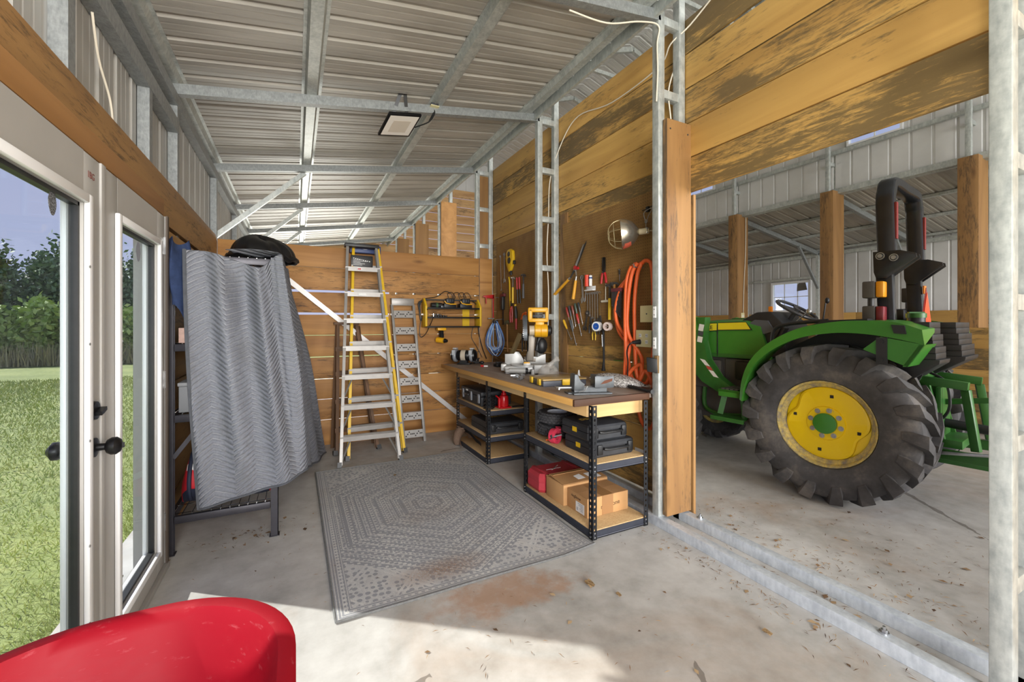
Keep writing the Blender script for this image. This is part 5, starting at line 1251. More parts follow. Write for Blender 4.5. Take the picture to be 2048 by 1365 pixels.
mb = MB(); mb.sheet(lambda u, v: tuple(Vector(duf(0.52 + 0.23 * u + 0.0, 0.02 + 0.96 * v)) + Vector((0, -0.004, 0.0))), 10, 22); part('base_panel', mb, NAVY, t, world=True, sm=70, label='navy lower panel')
def dufs(v, a0, a1):
    return [tuple(Vector(duf(a, v)) + Vector((0, -0.006, 0.003))) for a in np.linspace(a0, a1, 14)]
for v in (0.12, 0.3): part('strap', MB().tube(dufs(v, 0.20, 0.62), 0.012, 6), NAVY, t, world=True)
mb = MB(); mb.sheet(lambda u, v: tuple(Vector(duf(0.42 - 0.035 * u, 0.08 + 0.42 * v)) + Vector((0, -0.006, 0.004))), 3, 14); part('stripe', mb, PAPER, t, world=True, label='white stripe')
t = thing('storage_tin', 'grey box on the middle shelf of the covered rack', 'box', (-0.48, 3.5, 0.865)); part('body', MB().box((-0.655, 3.33, 0.865), (-0.30, 3.75, 1.03), 0.006), plain('box_grey', '8d8f92', 0.45, 0.2), t, world=True); part('lid', MB().box((-0.66, 3.322, 1.03), (-0.295, 3.758, 1.055), 0.006), plain('lid_grey', '9a9b9d', 0.45, 0.2), t, world=True)
t = thing('parts_box', 'small pale pink printed box on the rack shelf behind the blue cloth', 'box', (-0.58, 3.42, 1.305)); part('body', MB().box((-0.655, 3.33, 1.305), (-0.49, 3.50, 1.40), 0.003), plain('box_pink', 'c9a89a', 0.7, 0, 0.12, 60), t, world=True); part('print', MB().box((-0.60, 3.3285, 1.375), (-0.53, 3.33, 1.385)).box((-0.61, 3.3285, 1.34), (-0.52, 3.33, 1.365)), PAPER, t, world=True)

# ================================================================== red wheelbarrow tub in the front corner
nt = NT('red_poly', 0.5, 0, hx('950a1d'), Specular_IOR_Level=0.25)
sc_ = nt.noise(nt.vec((3, 3, 12)), 7.0, 5, 0.7); scr = nt.math('MULTIPLY', nt.math('SUBTRACT', sc_, 0.60), 6.0, clamp=True)
nt.col(nt.mix(nt.math('MULTIPLY', scr, 0.30), hx('950a1d'), hx('dd8f95'))).rough(nt.math('MULTIPLY_ADD', sc_, 0.3, 0.38))
tr_ = nt.t.nodes.new('ShaderNodeBsdfTranslucent'); tr_.inputs[0].default_value = hx('e0142c'); mx_ = nt.t.nodes.new('ShaderNodeMixShader'); mx_.inputs[0].default_value = 0.16
nt.t.links.new(nt.b.outputs[0], mx_.inputs[1]); nt.t.links.new(tr_.outputs[0], mx_.inputs[2]); nt.t.links.new(mx_.outputs[0], nt.t.nodes['Material Output'].inputs[0])
t = thing('wheelbarrow', 'red plastic wheelbarrow tub with a scuffed rim in the corner by the glass doors', 'wheelbarrow', (-0.31, 0.72, 0))


def rr(cx, cy, hx_, hy, r, n=14):
    out = []
    for (sx_, sy_, a0) in ((1, 1, 0), (-1, 1, 90), (-1, -1, 180), (1, -1, 270)):
        for k in range(n + 1):
            a = R(a0 + 90 * k / n); out.append((cx + sx_ * (hx_ - r) + r * math.cos(a), cy + sy_ * (hy - r) + r * math.sin(a)))
    return out


def tubring(mb, hx_, hy, r, z, dy=0.0): return [mb.bm.verts.new((x, y, z)) for x, y in rr(-0.315, 0.70 + dy, hx_, hy, r)]


mb = MB()
mb.skin([tubring(mb, 0.16, 0.24, 0.12, 0.40), tubring(mb, 0.20, 0.30, 0.15, 0.415), tubring(mb, 0.285, 0.475, 0.235, 0.755), tubring(mb, 0.315, 0.515, 0.27, 0.765), tubring(mb, 0.316, 0.516, 0.27, 0.785), tubring(mb, 0.306, 0.506, 0.262, 0.79), tubring(mb, 0.285, 0.483, 0.242, 0.787), tubring(mb, 0.276, 0.468, 0.23, 0.765), tubring(mb, 0.19, 0.29, 0.145, 0.43), tubring(mb, 0.15, 0.23, 0.115, 0.418)])
part('tub', mb, nt.m, t, world=True, sm=50)
for x in (-0.50, -0.13):
    mb = MB(); mb.tube([(x * 0.9 - 0.03, 0.10, 0.62), (x, 0.35, 0.40), (x, 0.95, 0.375), (x * 0.6 - 0.12, 1.12, 0.22)], 0.015, 8); part('frame_rail', mb, BLACK_M, t, world=True)
    mb = MB(); mb.tube([(x, 0.45, 0.375), (x, 0.42, 0.02), (x, 0.55, 0.012), (x, 0.72, 0.365)], 0.014, 8, sub=4); part('leg', mb, BLACK_M, t, world=True)
mb = MB(); mb.lathe([(0.10, -0.035), (0.16, -0.04), (0.185, -0.02), (0.185, 0.02), (0.16, 0.04), (0.10, 0.035)], (-0.315, 1.10, 0.186), (1, 0, 0), 32, False, True); mb.lathe([(0.02, -0.04), (0.02, 0.04)], (-0.315, 1.10, 0.186), (1, 0, 0), 12); mb.lathe([(0.02, -0.02), (0.10, -0.01), (0.10, 0.01), (0.02, 0.02)], (-0.315, 1.10, 0.186), (1, 0, 0), 24, False, True); part('wheel', mb, RUBBER, t, world=True)
text('moulded_mark', 'E', 0.03, plain('mark_dark_red', '7a0f1a', 0.5), t, basis(Vector((-0.20, 1.133, 0.69)) - Vector(t.location), (-1, 0, 0), (0, 0.25, 1)))

# ================================================================== floodlight and cables under the roof
t = thing('floodlight', 'square black floodlight on a bracket hanging from the shed rafter', 'floodlight', (0.87, 3.86, 3.38))
A_, B_, dn = Vector((0.735, 3.80, 3.27)), Vector((1.02, 3.80, 3.315)), Vector((-0.055, 0.26, -0.10))
mb = MB(); ax_ = (B_ - A_); nn = ax_.cross(dn).normalized()
if nn.z > 0: nn = -nn
c0 = A_ + ax_ / 2 + dn / 2
mb.obox(c0 - nn * 0.012, (ax_ / 2, dn / 2, nn * 0.014), 0.004)
for k in range(9): mb.obox(c0 - nn * 0.034 + ax_ * (-0.4 + 0.1 * k), (ax_ * 0.006, dn * 0.42, nn * 0.012))
part('housing', mb, BLACK_M, t, world=True)
part('lens', MB().obox(c0 + nn * 0.0028, (ax_ * 0.445, dn * 0.43, nn * 0.0012)), plain('lens_frosted', 'd6cfc6', 0.15), t, world=True, label='pale frosted lens')
part('reflector', MB().obox(c0 + nn * 0.0045 + dn * 0.03, (ax_ * 0.27, dn * 0.26, nn * 0.0006)), plain('lens_inner', 'bfb4a6', 0.3), t, world=True)
mb = MB(); ap = Vector((0.86, 3.845, 3.50))
mb.bar(ap + Vector((-0.02, 0, 0)), A_ + ax_ * 0.2 + dn * 0.4 - nn * 0.03, 0.03, 0.006, (0, 1, 0)); mb.bar(ap + Vector((0.02, 0, 0)), A_ + ax_ * 0.72 + dn * 0.4 - nn * 0.03, 0.03, 0.006, (0, 1, 0)); mb.box((ap.x - 0.035, ap.y - 0.018, ap.z - 0.005), (ap.x + 0.035, ap.y + 0.018, ap.z + 0.004)); mb.cyl(ap, (0.86, 3.90, ap.z), 0.008)
part('bracket', mb, BLACK_M, t, world=True)
mb = MB(); mb.tube([c0 + ax_ * 0.5 + Vector((0, 0.02, 0.0)), (1.10, 3.86, 3.30), (1.13, 3.86, 3.36), (1.10, 3.86, 3.30), (1.15, 3.86, 3.40), (1.12, 3.86, 3.32), (1.16, 3.87, 3.40), (1.155, 3.89, 3.46)], 0.006, 6, sub=5); part('power_cord', mb, BLACK, t, world=True)
t = thing('outlet_box', 'cream outlet box on the shed rafter feeding the floodlight', 'outlet', (1.155, 3.86, 3.40)); part('cover', MB().box((1.115, 3.835, 3.452), (1.195, 3.93, 3.458)), CREAM, t, world=True); part('box', MB().box((1.12, 3.84, 3.458), (1.19, 3.925, 3.482), 0.003), STEEL_D, t, world=True)


def cable(pts, r, label, m=WIRE_W, name='cable', cat='cable', sub=6):
    single(name, MB().tube(pts, r, 7, sub=sub), m, label, cat, pts[-1])


cable([(2.53, 1.85, 3.70), (2.53, 2.14, 3.58), (2.475, 2.27, 3.50), (2.535, 2.45, 3.44), (2.535, 3.0, 3.42), (2.535, 3.5, 3.52), (2.53, 3.78, 3.38), (2.48, 3.945, 3.02), (2.46, 3.95, 2.6), (2.44, 3.95, 2.20), (2.46, 3.95, 1.75), (2.45, 3.95, 1.3)], 0.0055, 'white cable running along the timber wall and down the lattice post between the pegboards')
cable([(1.55, 2.24, 3.42), (1.85, 2.24, 3.435), (2.1, 2.20, 3.50), (2.268, 2.19, 3.52), (2.272, 2.205, 3.40), (2.272, 2.20, 3.2), (2.275, 2.215, 3.0)], 0.0055, 'pair of white cables looped down the face of the post beside the tractor opening')
cable([(2.50, 2.27, 3.30), (2.42, 2.24, 3.12), (2.41, 2.215, 2.95), (2.43, 2.21, 2.80)], 0.005, 'short white cable dropping behind the pine post board')
cable([(-0.77, 2.42, 2.75), (-0.79, 2.55, 2.62), (-0.79, 2.68, 2.5), (-0.79, 2.72, 2.39)], 0.005, 'white cable end hanging above the timber header')
mb = MB(); mb.tube([(2.58, 3.08, 3.60), (2.70, 3.10, 3.62), (2.71, 3.12, 3.74), (2.71, 3.32, 3.74), (2.71, 3.34, 3.68), (2.71, 3.55, 3.66), (2.70, 3.58, 3.60), (2.58, 3.58, 3.60)], 0.012, 8); single('hanging_bracket', mb, BLACK_M, 'black bent bracket showing above the top board of the timber wall', 'bracket', (2.70, 3.3, 3.60))
# ================================================================== green tractor in the barn
GRN = plain('tractor_green', '3d7f2c', 0.28, 0.0, 0.06, 6)
GRN_D = plain('tractor_green_frame', '2f6527', 0.4, 0.0, 0.12, 10)
nt = NT('rim_yellow', 0.36); w_ = nt.noise(nt.vec(), 9, 5, 0.7)
nt.col(nt.mix(nt.math('MULTIPLY', nt.math('SUBTRACT', w_, 0.66), 9.0, clamp=True), hx('f3cf0e'), hx('a49c74'))); RIMY = nt.m
nt = NT('rim_worn', 0.6); w_ = nt.noise(nt.vec(), 16, 5, 0.75)
nt.col(nt.ramp(w_, [(0.35, hx('837d76')), (0.5, hx('b5a36a')), (0.62, hx('d8c06a'))])); RIMW = nt.m
nt = NT('tractor_tire', 0.72); w_ = nt.noise(nt.vec(), 3.2, 5, 0.7); w2 = nt.noise(nt.vec(), 40, 3, 0.6)
nt.col(nt.mix(nt.math('MULTIPLY', w2, 0.3), nt.ramp(w_, [(0.36, hx('333335')), (0.55, hx('4f4e4f')), (0.68, hx('716c67'))]), hx('3a3634'))).bump(w2, 0.15, 0.003); TTIRE = nt.m
PBLK = plain('tractor_black', '242528', 0.45, 0, 0.2, 12)
PGREY = plain('tractor_grey_plastic', '4f4c4a', 0.5, 0, 0.12, 12)
ROPSM = plain('roll_bar_black', '2a2c31', 0.25, 0.2, 0.15, 10)
T = thing('tractor', 'green and yellow compact tractor with a black folding roll bar parked in the barn', 'tractor', (4.453, 2.016, 0), rz=R(98))


def wheel(name, cx, cy, side, Rt, Rr, w, lugs, lugh, steer=0.0):
    """side +1 = outer face towards +y"""
    c = Vector((cx, cy, Rt)); ax = Vector((0, side, 0)); hw = w / 2
    mb = MB(); k = Rr / 0.335
    mb.m = 1
    mb.lathe([(Rr * 0.86, -hw * 0.75), (Rr, -hw * 0.8), (Rr, -hw * 0.86), (Rr * 1.02, -hw * 0.86), (Rr * 1.02, hw * 0.86), (Rr, hw * 0.86), (Rr * 0.985, hw * 0.84), (Rr * 0.965, hw * 0.80), (Rr * 0.955, hw * 0.70), (Rr * 0.90, hw * 0.66), (Rr * 0.86, hw * 0.58)], c, ax, 48, False)
    mb.m = 0
    n = 72; a = Vector((1, 0, 0)); b = Vector((0, 0, 1))
    def ring(f, h, lobes):
        out = []
        for i in range(n):
            t = 2 * math.pi * i / n
            q = 1.0
            if lobes: q = 1.0 - 0.20 * max(0, math.sin(2 * t + 0.6)) ** 4 * lobes
            out.append(mb.bm.verts.new(c + ax * h + a * (Rr * f * q * math.cos(t)) + b * (Rr * f * q * math.sin(t))))
        return out
    mb.skin([ring(0.87, hw * 0.50, 0), ring(0.86, hw * 0.52, 1), ring(0.85, hw * 0.62, 1), ring(0.80, hw * 0.655, 1), ring(0.45, hw * 0.60, 0), ring(0.40, hw * 0.60, 0), ring(0.385, hw * 0.66, 0), ring(0.02, hw * 0.66, 0)], False)
    mb.skin([ring(0.87, hw * 0.50, 0), ring(0.87, hw * 0.46, 0)], False)
    W_ = part(name, mb, [RIMY, RIMW], T, sm=30)
    # tire
    mb = MB(); Rc = Rt - lugh
    pr = [(Rr * 1.02, hw * 0.80), (Rr * 1.045, hw * 0.93), (Rr + (Rc - Rr) * 0.30, hw * 1.02), (Rr + (Rc - Rr) * 0.55, hw * 1.02), (Rr + (Rc - Rr) * 0.85, hw * 0.94), (Rc - 0.005, hw * 0.80), (Rc, hw * 0.5), (Rc, 0)]
    pr = pr + [(r, -h) for r, h in reversed(pr[:-1])]
    mb.lathe(pr, c, ax, 64, False)
    for sgn in (1, -1):
        for i in range(lugs):
            a0 = 2 * math.pi * (i + (0.5 if sgn < 0 else 0)) / lugs
            rings = []
            for (f, ri, ro, da, wd) in ((1.0, -0.115 * Rt / .63, -0.105 * Rt / .63, -0.03, 0.052), (1.0, -0.06 * Rt / .63, -0.020 * Rt / .63, -0.01, 0.074), (0.96, -0.02, lugh * 0.72, 0.02, 0.074), (0.55, -0.01, lugh, 0.13, 0.047), (0.10, -0.01, lugh, 0.27, 0.042), (-0.05, -0.01, lugh, 0.31, 0.036)):
                rr_ = []
                for r, s_, e in ((Rc + ri, -1, 0.012), (Rc + ri, 1, 0.012), (Rc + ro, 1, 0), (Rc + ro, -1, 0)):
                    t = a0 + side * da + s_ * (wd + e) * 0.63 / Rt
                    rr_.append(mb.bm.verts.new(c + ax * (sgn * hw * f + ((0.020 if f > 0.99 and abs(ro) < 0.05 else 0.010) * sgn if f > 0.9 and s_ and e == 0 else 0)) + a * (r * math.cos(t)) + b * (r * math.sin(t))))
                rings.append(rr_)
            mb.skin(rings)
    part('tire', mb, TTIRE, W_, sm=32)
    mb = MB(); mb.lathe([(Rr * 0.24, hw * 0.64), (Rr * 0.24, hw * 0.78), (Rr * 0.20, hw * 0.80), (0.001, hw * 0.805)], c, ax, 28); part('hub_cap', mb, GRN, W_, label='green hub cap')
    for i in range(8):
        t = 2 * math.pi * (i + 0.3) / 8; q = c + a * (Rr * 0.315 * math.cos(t)) + b * (Rr * 0.315 * math.sin(t))
        part('lug_nut', MB().cyl(q + ax * hw * 0.64, q + ax * hw * 0.72, 0.013 * k, n=6).cyl(q + ax * hw * 0.64, q + ax * hw * 0.665, 0.02 * k, n=12), STEEL, W_)
    mb = MB()
    for i in range(4):
        t = 2 * math.pi * (i + 0.12) / 4; q = c + a * (Rr * 0.66 * math.cos(t)) + b * (Rr * 0.66 * math.sin(t)); mb.obox(q + ax * hw * 0.632, (a * 0.012 * k, b * 0.012 * k, ax * 0.004))
    part('bolt_hole', mb, HOLE, W_)


wheel('rear_wheel', -0.03, 0.545, 1, 0.632, 0.335, 0.43, 18, 0.046)
wheel('rear_wheel', -0.03, -0.545, -1, 0.632, 0.335, 0.43, 18, 0.046)
wheel('front_wheel', 1.55, 0.58, 1, 0.40, 0.21, 0.26, 16, 0.022)
wheel('front_wheel', 1.55, -0.58, -1, 0.40, 0.21, 0.26, 16, 0.022)

# fenders
FO = [(.575, .73), (.545, .89), (.47, 1.06), (.32, 1.205), (.12, 1.31), (-.10, 1.355), (-.28, 1.355), (-.45, 1.33), (-.63, 1.285)]
FT = [(.60, .74), (.58, .92), (.51, 1.10), (.36, 1.26), (.14, 1.385), (-.10, 1.44), (-.28, 1.45), (-.47, 1.44), (-.615, 1.385)]
for s in (1, -1):
    mb = MB(); o_ = smooth_path([Vector((x, 0.80 * s, z)) for x, z in FO], 5); q_ = smooth_path([Vector((x, 0.785 * s, z)) for x, z in FT], 5); i_ = [Vector((p.x, 0.44 * s, p.z + 0.01)) for p in q_]; l_ = [Vector((p.x, 0.795 * s, p.z - 0.012)) for p in o_]
    j_ = [Vector((p.x - 0.0, 0.44 * s, p.z - 0.02)) for p in q_]; k_ = [Vector((p.x, 0.775 * s, p.z)) for p in o_]
    rings = [[mb.bm.verts.new(v) for v in (o_[k], q_[k], i_[k], j_[k], k_[k])] for k in range(len(o_))]
    mb.skin(rings)
    mb.prism([(-.40, .80 * s, 1.335), (-.63, .80 * s, 1.285), (-.545, .80 * s, 1.13), (-.30, .80 * s, 1.24)], (0, -0.03 * s, 0)); mb.prism([(-.63, .80 * s, 1.285), (-.545, .80 * s, 1.13), (-.545, .46 * s, 1.13), (-.63, .46 * s, 1.285)], (0.025, 0, 0.0))
    part('fender', mb, GRN, T, sm=40)
    mb = MB(); mb.prism([(.56, .44 * s, .74), (.46, .44 * s, 1.08), (.30, .44 * s, 1.23), (.10, .44 * s, 1.34), (-.15, .44 * s, 1.40), (-.50, .44 * s, 1.40), (-.55, .44 * s, 1.05), (-.40, .44 * s, 0.7)], (0, -0.02 * s, 0)); part('inner_fender', mb, PBLK, T)
    mb = MB(); mb.prism([(-.46, .806 * s, 1.42), (-.53, .806 * s, 1.415), (-.54, .806 * s, 1.355), (-.475, .806 * s, 1.36)], (0, -0.02 * s, 0)); part('reflector', mb, PBLK, T)
    mb = MB(); mb.box((-.44, .79 * s, 1.14), (-.38, .815 * s, 1.33)).cyl((-.41, .81 * s, 1.30), (-.41, .825 * s, 1.30), 0.012).cyl((-.41, .81 * s, 1.17), (-.41, .825 * s, 1.17), 0.012); part('fender_bracket', mb, PBLK, T)
# hood: lofted sections along x
mb = MB(); rings = []
for x, zt_, zb, hw in ((.60, 1.455, 1.08, .31), (.78, 1.485, 1.08, .325), (1.10, 1.48, 1.08, .33), (1.60, 1.44, 1.07, .32), (2.05, 1.37, 1.06, .30), (2.22, 1.28, 1.05, .27)):
    rr_ = []
    for y, z in ((-1, 0), (-1.02, .55), (-.98, .82), (-.86, .94), (-.5, .99), (0, 1.0), (.5, .99), (.86, .94), (.98, .82), (1.02, .55), (1, 0)):
        xx = x + ((0.5 - z) * -0.12 if x == .60 else 0); rr_.append(mb.bm.verts.new((xx, y * hw, zb + (zt_ - zb) * z)))
    rings.append(rr_)
mb.skin(rings); HOOD = part('hood', mb, GRN, T, sm=40)
mb = MB(); mb.box((1.052, 0.10, 1.09), (1.058, 0.345, 1.42)); part('panel_seam', mb, PBLK, HOOD)
mb = MB(); mb.prism([(.72, .3365, 1.375), (.765, .333, 1.445), (1.048, .337, 1.437), (1.048, .340, 1.367)], (0, .003, 0)); mb.prism([(1.062, .340, 1.362), (1.062, .337, 1.435), (1.9, .325, 1.395), (1.9, .328, 1.315)], (0, .003, 0)); STR = part('stripe', mb, plain('stripe_yellow', 'e2cf2a', 0.35), HOOD, label='yellow side stripe')
mb = MB(); mb.prism([(.70, .3345, 1.367), (.765, .3325, 1.452), (1.048, .3345, 1.445), (1.048, .3375, 1.359)], (0, .003, 0)); mb.prism([(1.062, .3375, 1.354), (1.062, .3345, 1.443), (1.92, .3225, 1.402), (1.92, .3255, 1.307)], (0, .003, 0)); part('stripe_border', mb, PBLK, HOOD)
text('lettering', 'JOHN DEERE', 0.058, PBLK, HOOD, basis((1.268, .3445, 1.385), (-1, 0.01, 0.03), (0, -0.04, 1)), 0.001)
part('lower_band', MB().box((.62, .315, 1.08), (2.1, .338, 1.12), 0.004), GRN_D, HOOD)
mb = MB(); mb.box((.35, -.27, .42), (2.0, .27, 1.09), 0.02).box((.55, .25, .70), (1.0, .30, 1.07), 0.02).box((1.02, .26, .74), (1.40, .33, 1.05), 0.03); part('engine', mb, PGREY, T)
part('side_shroud', MB().box((.60, .29, .86), (.88, .335, 1.05), 0.02), PBLK, T)
mb = MB(); mb.box((-.45, -.30, .45), (.50, .30, .95), 0.03).cyl((-.03, -.40, .628), (-.03, .40, .628), 0.11); part('transmission', mb, PBLK, T)
mb = MB(); mb.box((1.45, -.50, .34), (1.65, .50, .48), 0.02).box((1.3, -.25, .40), (2.2, .25, .52), 0.01); part('front_axle', mb, PBLK, T)
part('decal', MB().box((.99, .334, .80), (1.10, .336, .875)), plain('decal_red', 'b02a34', 0.5), T); part('decal', MB().box((.99, .3362, .815), (1.04, .337, .86)), PAPER, T)
# dash, steering wheel, levers, seat
mb = MB(); mb.prism([(.86, -.27, 1.10), (.84, -.27, 1.47), (.70, -.27, 1.545), (.56, -.27, 1.55), (.44, -.27, 1.42), (.42, -.27, 1.10)], (0, .54, 0), 0.02); part('dash', mb, PBLK, T)
mb = MB(); mb.prism([(.80, .272, 1.40), (.70, .272, 1.47), (.58, .272, 1.46), (.52, .272, 1.36), (.70, .272, 1.30)], (0, .02, 0)); part('dash_panel', mb, plain('dash_grey', '565b63', 0.35), T)
mb = MB(); c_ = Vector((.43, .03, 1.565)); axw = Vector((-.52, 0, .85)).normalized(); aw = Vector((0, 1, 0)); bw = axw.cross(aw)
mb.tube([c_ + aw * 0.185 * math.cos(k * .1745) + bw * 0.185 * math.sin(k * .1745) for k in range(36)], 0.015, 8, closed=True)
for k in range(3):
    t_ = 1.57 + k * 2.094; mb.bar(c_, c_ + aw * 0.175 * math.cos(t_) + bw * 0.175 * math.sin(t_), 0.03, 0.014, axw)
mb.cyl(c_ - axw * 0.02, c_ + axw * 0.015, 0.035); mb.cyl(c_ - axw * 0.25, c_ - axw * 0.02, 0.022); part('steering_wheel', mb, plain('wheel_grey', '3f4145', 0.35), T)
mb = MB(); mb.tube([(.28, -.14, 1.36), (.27, -.16, 1.50), (.26, -.18, 1.63)], 0.008, 6); mb.ball((.25, -.19, 1.655), (.02, .02, .03)); part('gear_lever', mb, PBLK, T)
mb = MB(); mb.tube([(.40, .20, 1.42), (.30, .23, 1.50), (.26, .24, 1.53)], 0.007, 6); mb.ball((.25, .245, 1.54), (.022, .012, .028)); part('turn_lever', mb, STEEL, T)
mb = MB(); mb.box((.565, .21, 1.50), (.60, .235, 1.60), 0.006); part('indicator_lamp', mb, plain('lamp_amber', 'd9801e', 0.25), T)
for k, x in enumerate((.44, .40)): part('bellows', MB().bar((x + .1, .26, 1.28), (x + .03, .28, 1.40), 0.05, 0.05), PBLK, T)
mb = MB(); mb.tube([(.47, .46, 1.24), (.44, .47, 1.38), (.30, .48, 1.43), (.02, .48, 1.455)], 0.016, 8, sub=5); part('grab_rail', mb, PBLK, T)
mb = MB(); mb.prism([(.32, .50, 1.27), (.10, .50, 1.40), (-.02, .50, 1.455), (-.30, .50, 1.465), (-.30, .72, 1.458), (-.02, .72, 1.446), (.10, .72, 1.39), (.32, .72, 1.268)][0:4] + [(-.30, .50, 1.44), (.10, .50, 1.37)], (0, .2, 0)); part('fender_pad', mb, PBLK, T)
mb = MB(); mb.box((-.22, -.22, 1.10), (.22, .22, 1.22), 0.04); mb.prism([(-.16, -.22, 1.16), (-.10, -.22, 1.20), (-.18, -.22, 1.55), (-.26, -.22, 1.60), (-.27, -.22, 1.3)], (0, .44, 0), 0.03); part('seat', mb, plain('seat_yellow', 'd9b32a', 0.5), T, label='yellow seat')
part('armrest', MB().box((-.30, -.34, 1.46), (-.08, -.25, 1.56), 0.02), PBLK, T)
# platform and steps
part('platform', MB().box((.02, -.46, .88), (.62, .46, .92), 0.005), GRN_D, T)
mb = MB(); mb.box((.655, .44, .78), (.845, .70, .80)).box((.655, .685, .735), (.845, .70, .80), 0.003).box((.645, .44, .735), (.66, .70, .80)); mb.m = 1
for k in range(4): mb.box((.67 + .042 * k, .46, .80), (.70 + .042 * k, .68, .812))
part('step', mb, [GRN, PGREY], T)
mb = MB(); mb.bar((.83, .60, .76), (.87, .62, .55), 0.035, 0.05).bar((.66, .60, .76), (.63, .62, .53), 0.035, 0.05).box((.61, .52, .525), (.91, .72, .54)).box((.60, .70, .50), (.92, .715, .54), 0.003); part('lower_step', mb, GRN_D, T)
# loader masts
for s in (1, -1):
    mb = MB(); P = [(1.27, 1.50), (1.115, 1.50), (1.15, 1.25), (1.10, 1.05), (.98, .88), (.80, .77), (.80, .72), (.93, .70), (1.16, .82), (1.32, .98)]
    mb.prism([(x, .36 * s, z) for x, z in P], (0, .10 * s, 0), 0.006); M_ = part('loader_mast', mb, GRN_D, T)
    if s > 0:
        for (a_, b_, hc) in (((1.130, 1.42), (1.145, 1.35), 'dcdcd8'), ((1.140, 1.345), (1.150, 1.30), '44454a'), ((1.147, 1.29), (1.158, 1.23), 'e0ded8'), ((1.125, 1.05), (1.065, .985), 'dedcd6'), ((1.06, .98), (1.035, .945), 'b5463c'), ((1.03, .94), (.975, .875), 'e0ded8')):
            (x0, z0), (x1, z1) = a_, b_; part('decal', MB().prism([(x0, .4605, z0), (x0 + .055, .4605, z0 + .01), (x1 + .055, .4605, z1 + .01), (x1, .4605, z1)], (0, .001, 0)), plain('decal_' + hc, hc, 0.5), M_)
    mb = MB(); mb.tube([(1.20, .30 * s, .85), (1.22, .30 * s, .55), (1.05, .32 * s, .48), (.80, .33 * s, .50)], 0.022, 8, sub=4); part('loader_strut', mb, GRN_D, T)
    part('loader_arm', MB().bar((1.22, .43 * s, 1.44), (2.1, .45 * s, 1.15), 0.07, 0.14).bar((2.1, .45 * s, 1.15), (2.75, .45 * s, .42), 0.07, 0.13), GRN, T)
mb = MB(); mb.prism([(2.7, -.8, .22), (3.2, -.8, .22), (3.25, -.8, .26), (2.85, -.8, .72), (2.72, -.8, .72)], (0, 1.6, 0)); part('loader_bucket', mb, GRN_D, T)
# roll bar
mb = MB(); hy, zt_ = .41, 2.54
pth = [Vector((-.355, hy, 1.86)), Vector((-.345, hy, 2.0)), Vector((-.335, hy, 2.36)), Vector((-.335, hy - .03, 2.47)), Vector((-.335, hy - .10, zt_)), Vector((-.335, 0, zt_)), Vector((-.335, -hy + .10, zt_)), Vector((-.335, -hy + .03, 2.47)), Vector((-.335, -hy, 2.36)), Vector((-.345, -hy, 2.0)), Vector((-.355, -hy, 1.86))]
pth = smooth_path(pth, 5); rings = []
for i, p in enumerate(pth):
    d = (pth[min(i + 1, len(pth) - 1)] - pth[max(i - 1, 0)]).normalized(); u = Vector((1, 0, 0)); v = d.cross(u).normalized(); q = []
    for a_, b_ in ((.035, .055), (.05, .04), (.05, -.04), (.035, -.055), (-.035, -.055), (-.05, -.04), (-.05, .04), (-.035, .055)): q.append(mb.bm.verts.new(p + v * a_ * 0.8 + u * b_))
    rings.append(q)
mb.skin(rings); ROP = part('roll_bar', mb, ROPSM, T, sm=40)
for s in (1, -1):
    part('red_stripe', MB().box((-.405, (hy + .022) * s, 2.08), (-.392, (hy - .022) * s, 2.36)), plain('stripe_dark_red', '7e2a2a', 0.4), ROP, label='dark red reflective stripe')
    mb = MB(); P = [(-.27, 1.99), (-.43, 1.985), (-.52, 1.95), (-.525, 1.92), (-.38, 1.80), (-.35, 1.775), (-.29, 1.78), (-.275, 1.83)]
    for y in (hy + .042, hy - .055): mb.prism([(x, y * s, z) for x, z in P], (0, .013 * s, 0), 0.002)
    part('hinge_plate', mb, ROPSM, ROP)
    mb = MB()
    for x, z in ((-.32, 1.95), (-.40, 1.93)): mb.cyl((x, (hy + .05) * s, z), (x, (hy + .085) * s, z), 0.016, n=12); mb.lathe([(0.022, -.003), (.028, -.003), (.028, .003), (.022, .003)], (x, (hy + .075) * s, z), (0, 1, 0), 18, False, True)
    part('hinge_pin', mb, STEEL, ROP)
    mb = MB(); mb.bar((-.33, hy * s, 1.84), (-.36, hy * s, 1.08), 0.075, 0.10, (1, 0, 0), 0.008); part('post', mb, ROPSM, ROP)
    for z, hc, nm, zz in ((1.69, 'e0941c', 'amber', .13), (1.50, '7a2630', 'red', .13)):
        LH = part('tail_light', MB().box((-.31, (hy + .06) * s, z - zz / 2), (-.23, (hy + .16) * s, z + zz / 2), 0.01), PGREY, T)
        part('lens', MB().box((-.36, (hy + .065) * s, z - zz / 2 + .004), (-.312, (hy + .155) * s, z + zz / 2 - .004), 0.01), plain('lens_' + nm, hc, 0.25), LH, label=nm + ' lens')
    part('light_stalk', MB().cyl((-.27, (hy + .10) * s, 1.42), (-.27, (hy + .10) * s, 1.63), 0.02), PBLK, ROP)
part('decal', MB().box((-.405, -.44, 1.69), (-.395, -.37, 1.76)), plain('decal_orange', 'd07a2a', 0.5), ROP)
part('slow_vehicle_sign', MB().prism([(-.46, -.33, 1.40), (-.46, -.03, 1.40), (-.46, -.18, 1.69)], (.004, 0, 0)), plain('sign_orange', 'e8532c', 0.4), T, label='orange triangle sign with a dark red border')
part('sign_border', MB().prism([(-.454, -.365, 1.375), (-.454, .005, 1.375), (-.454, -.18, 1.73)], (.004, 0, 0)), plain('sign_border_red', '8f2a2a', 0.4), T)
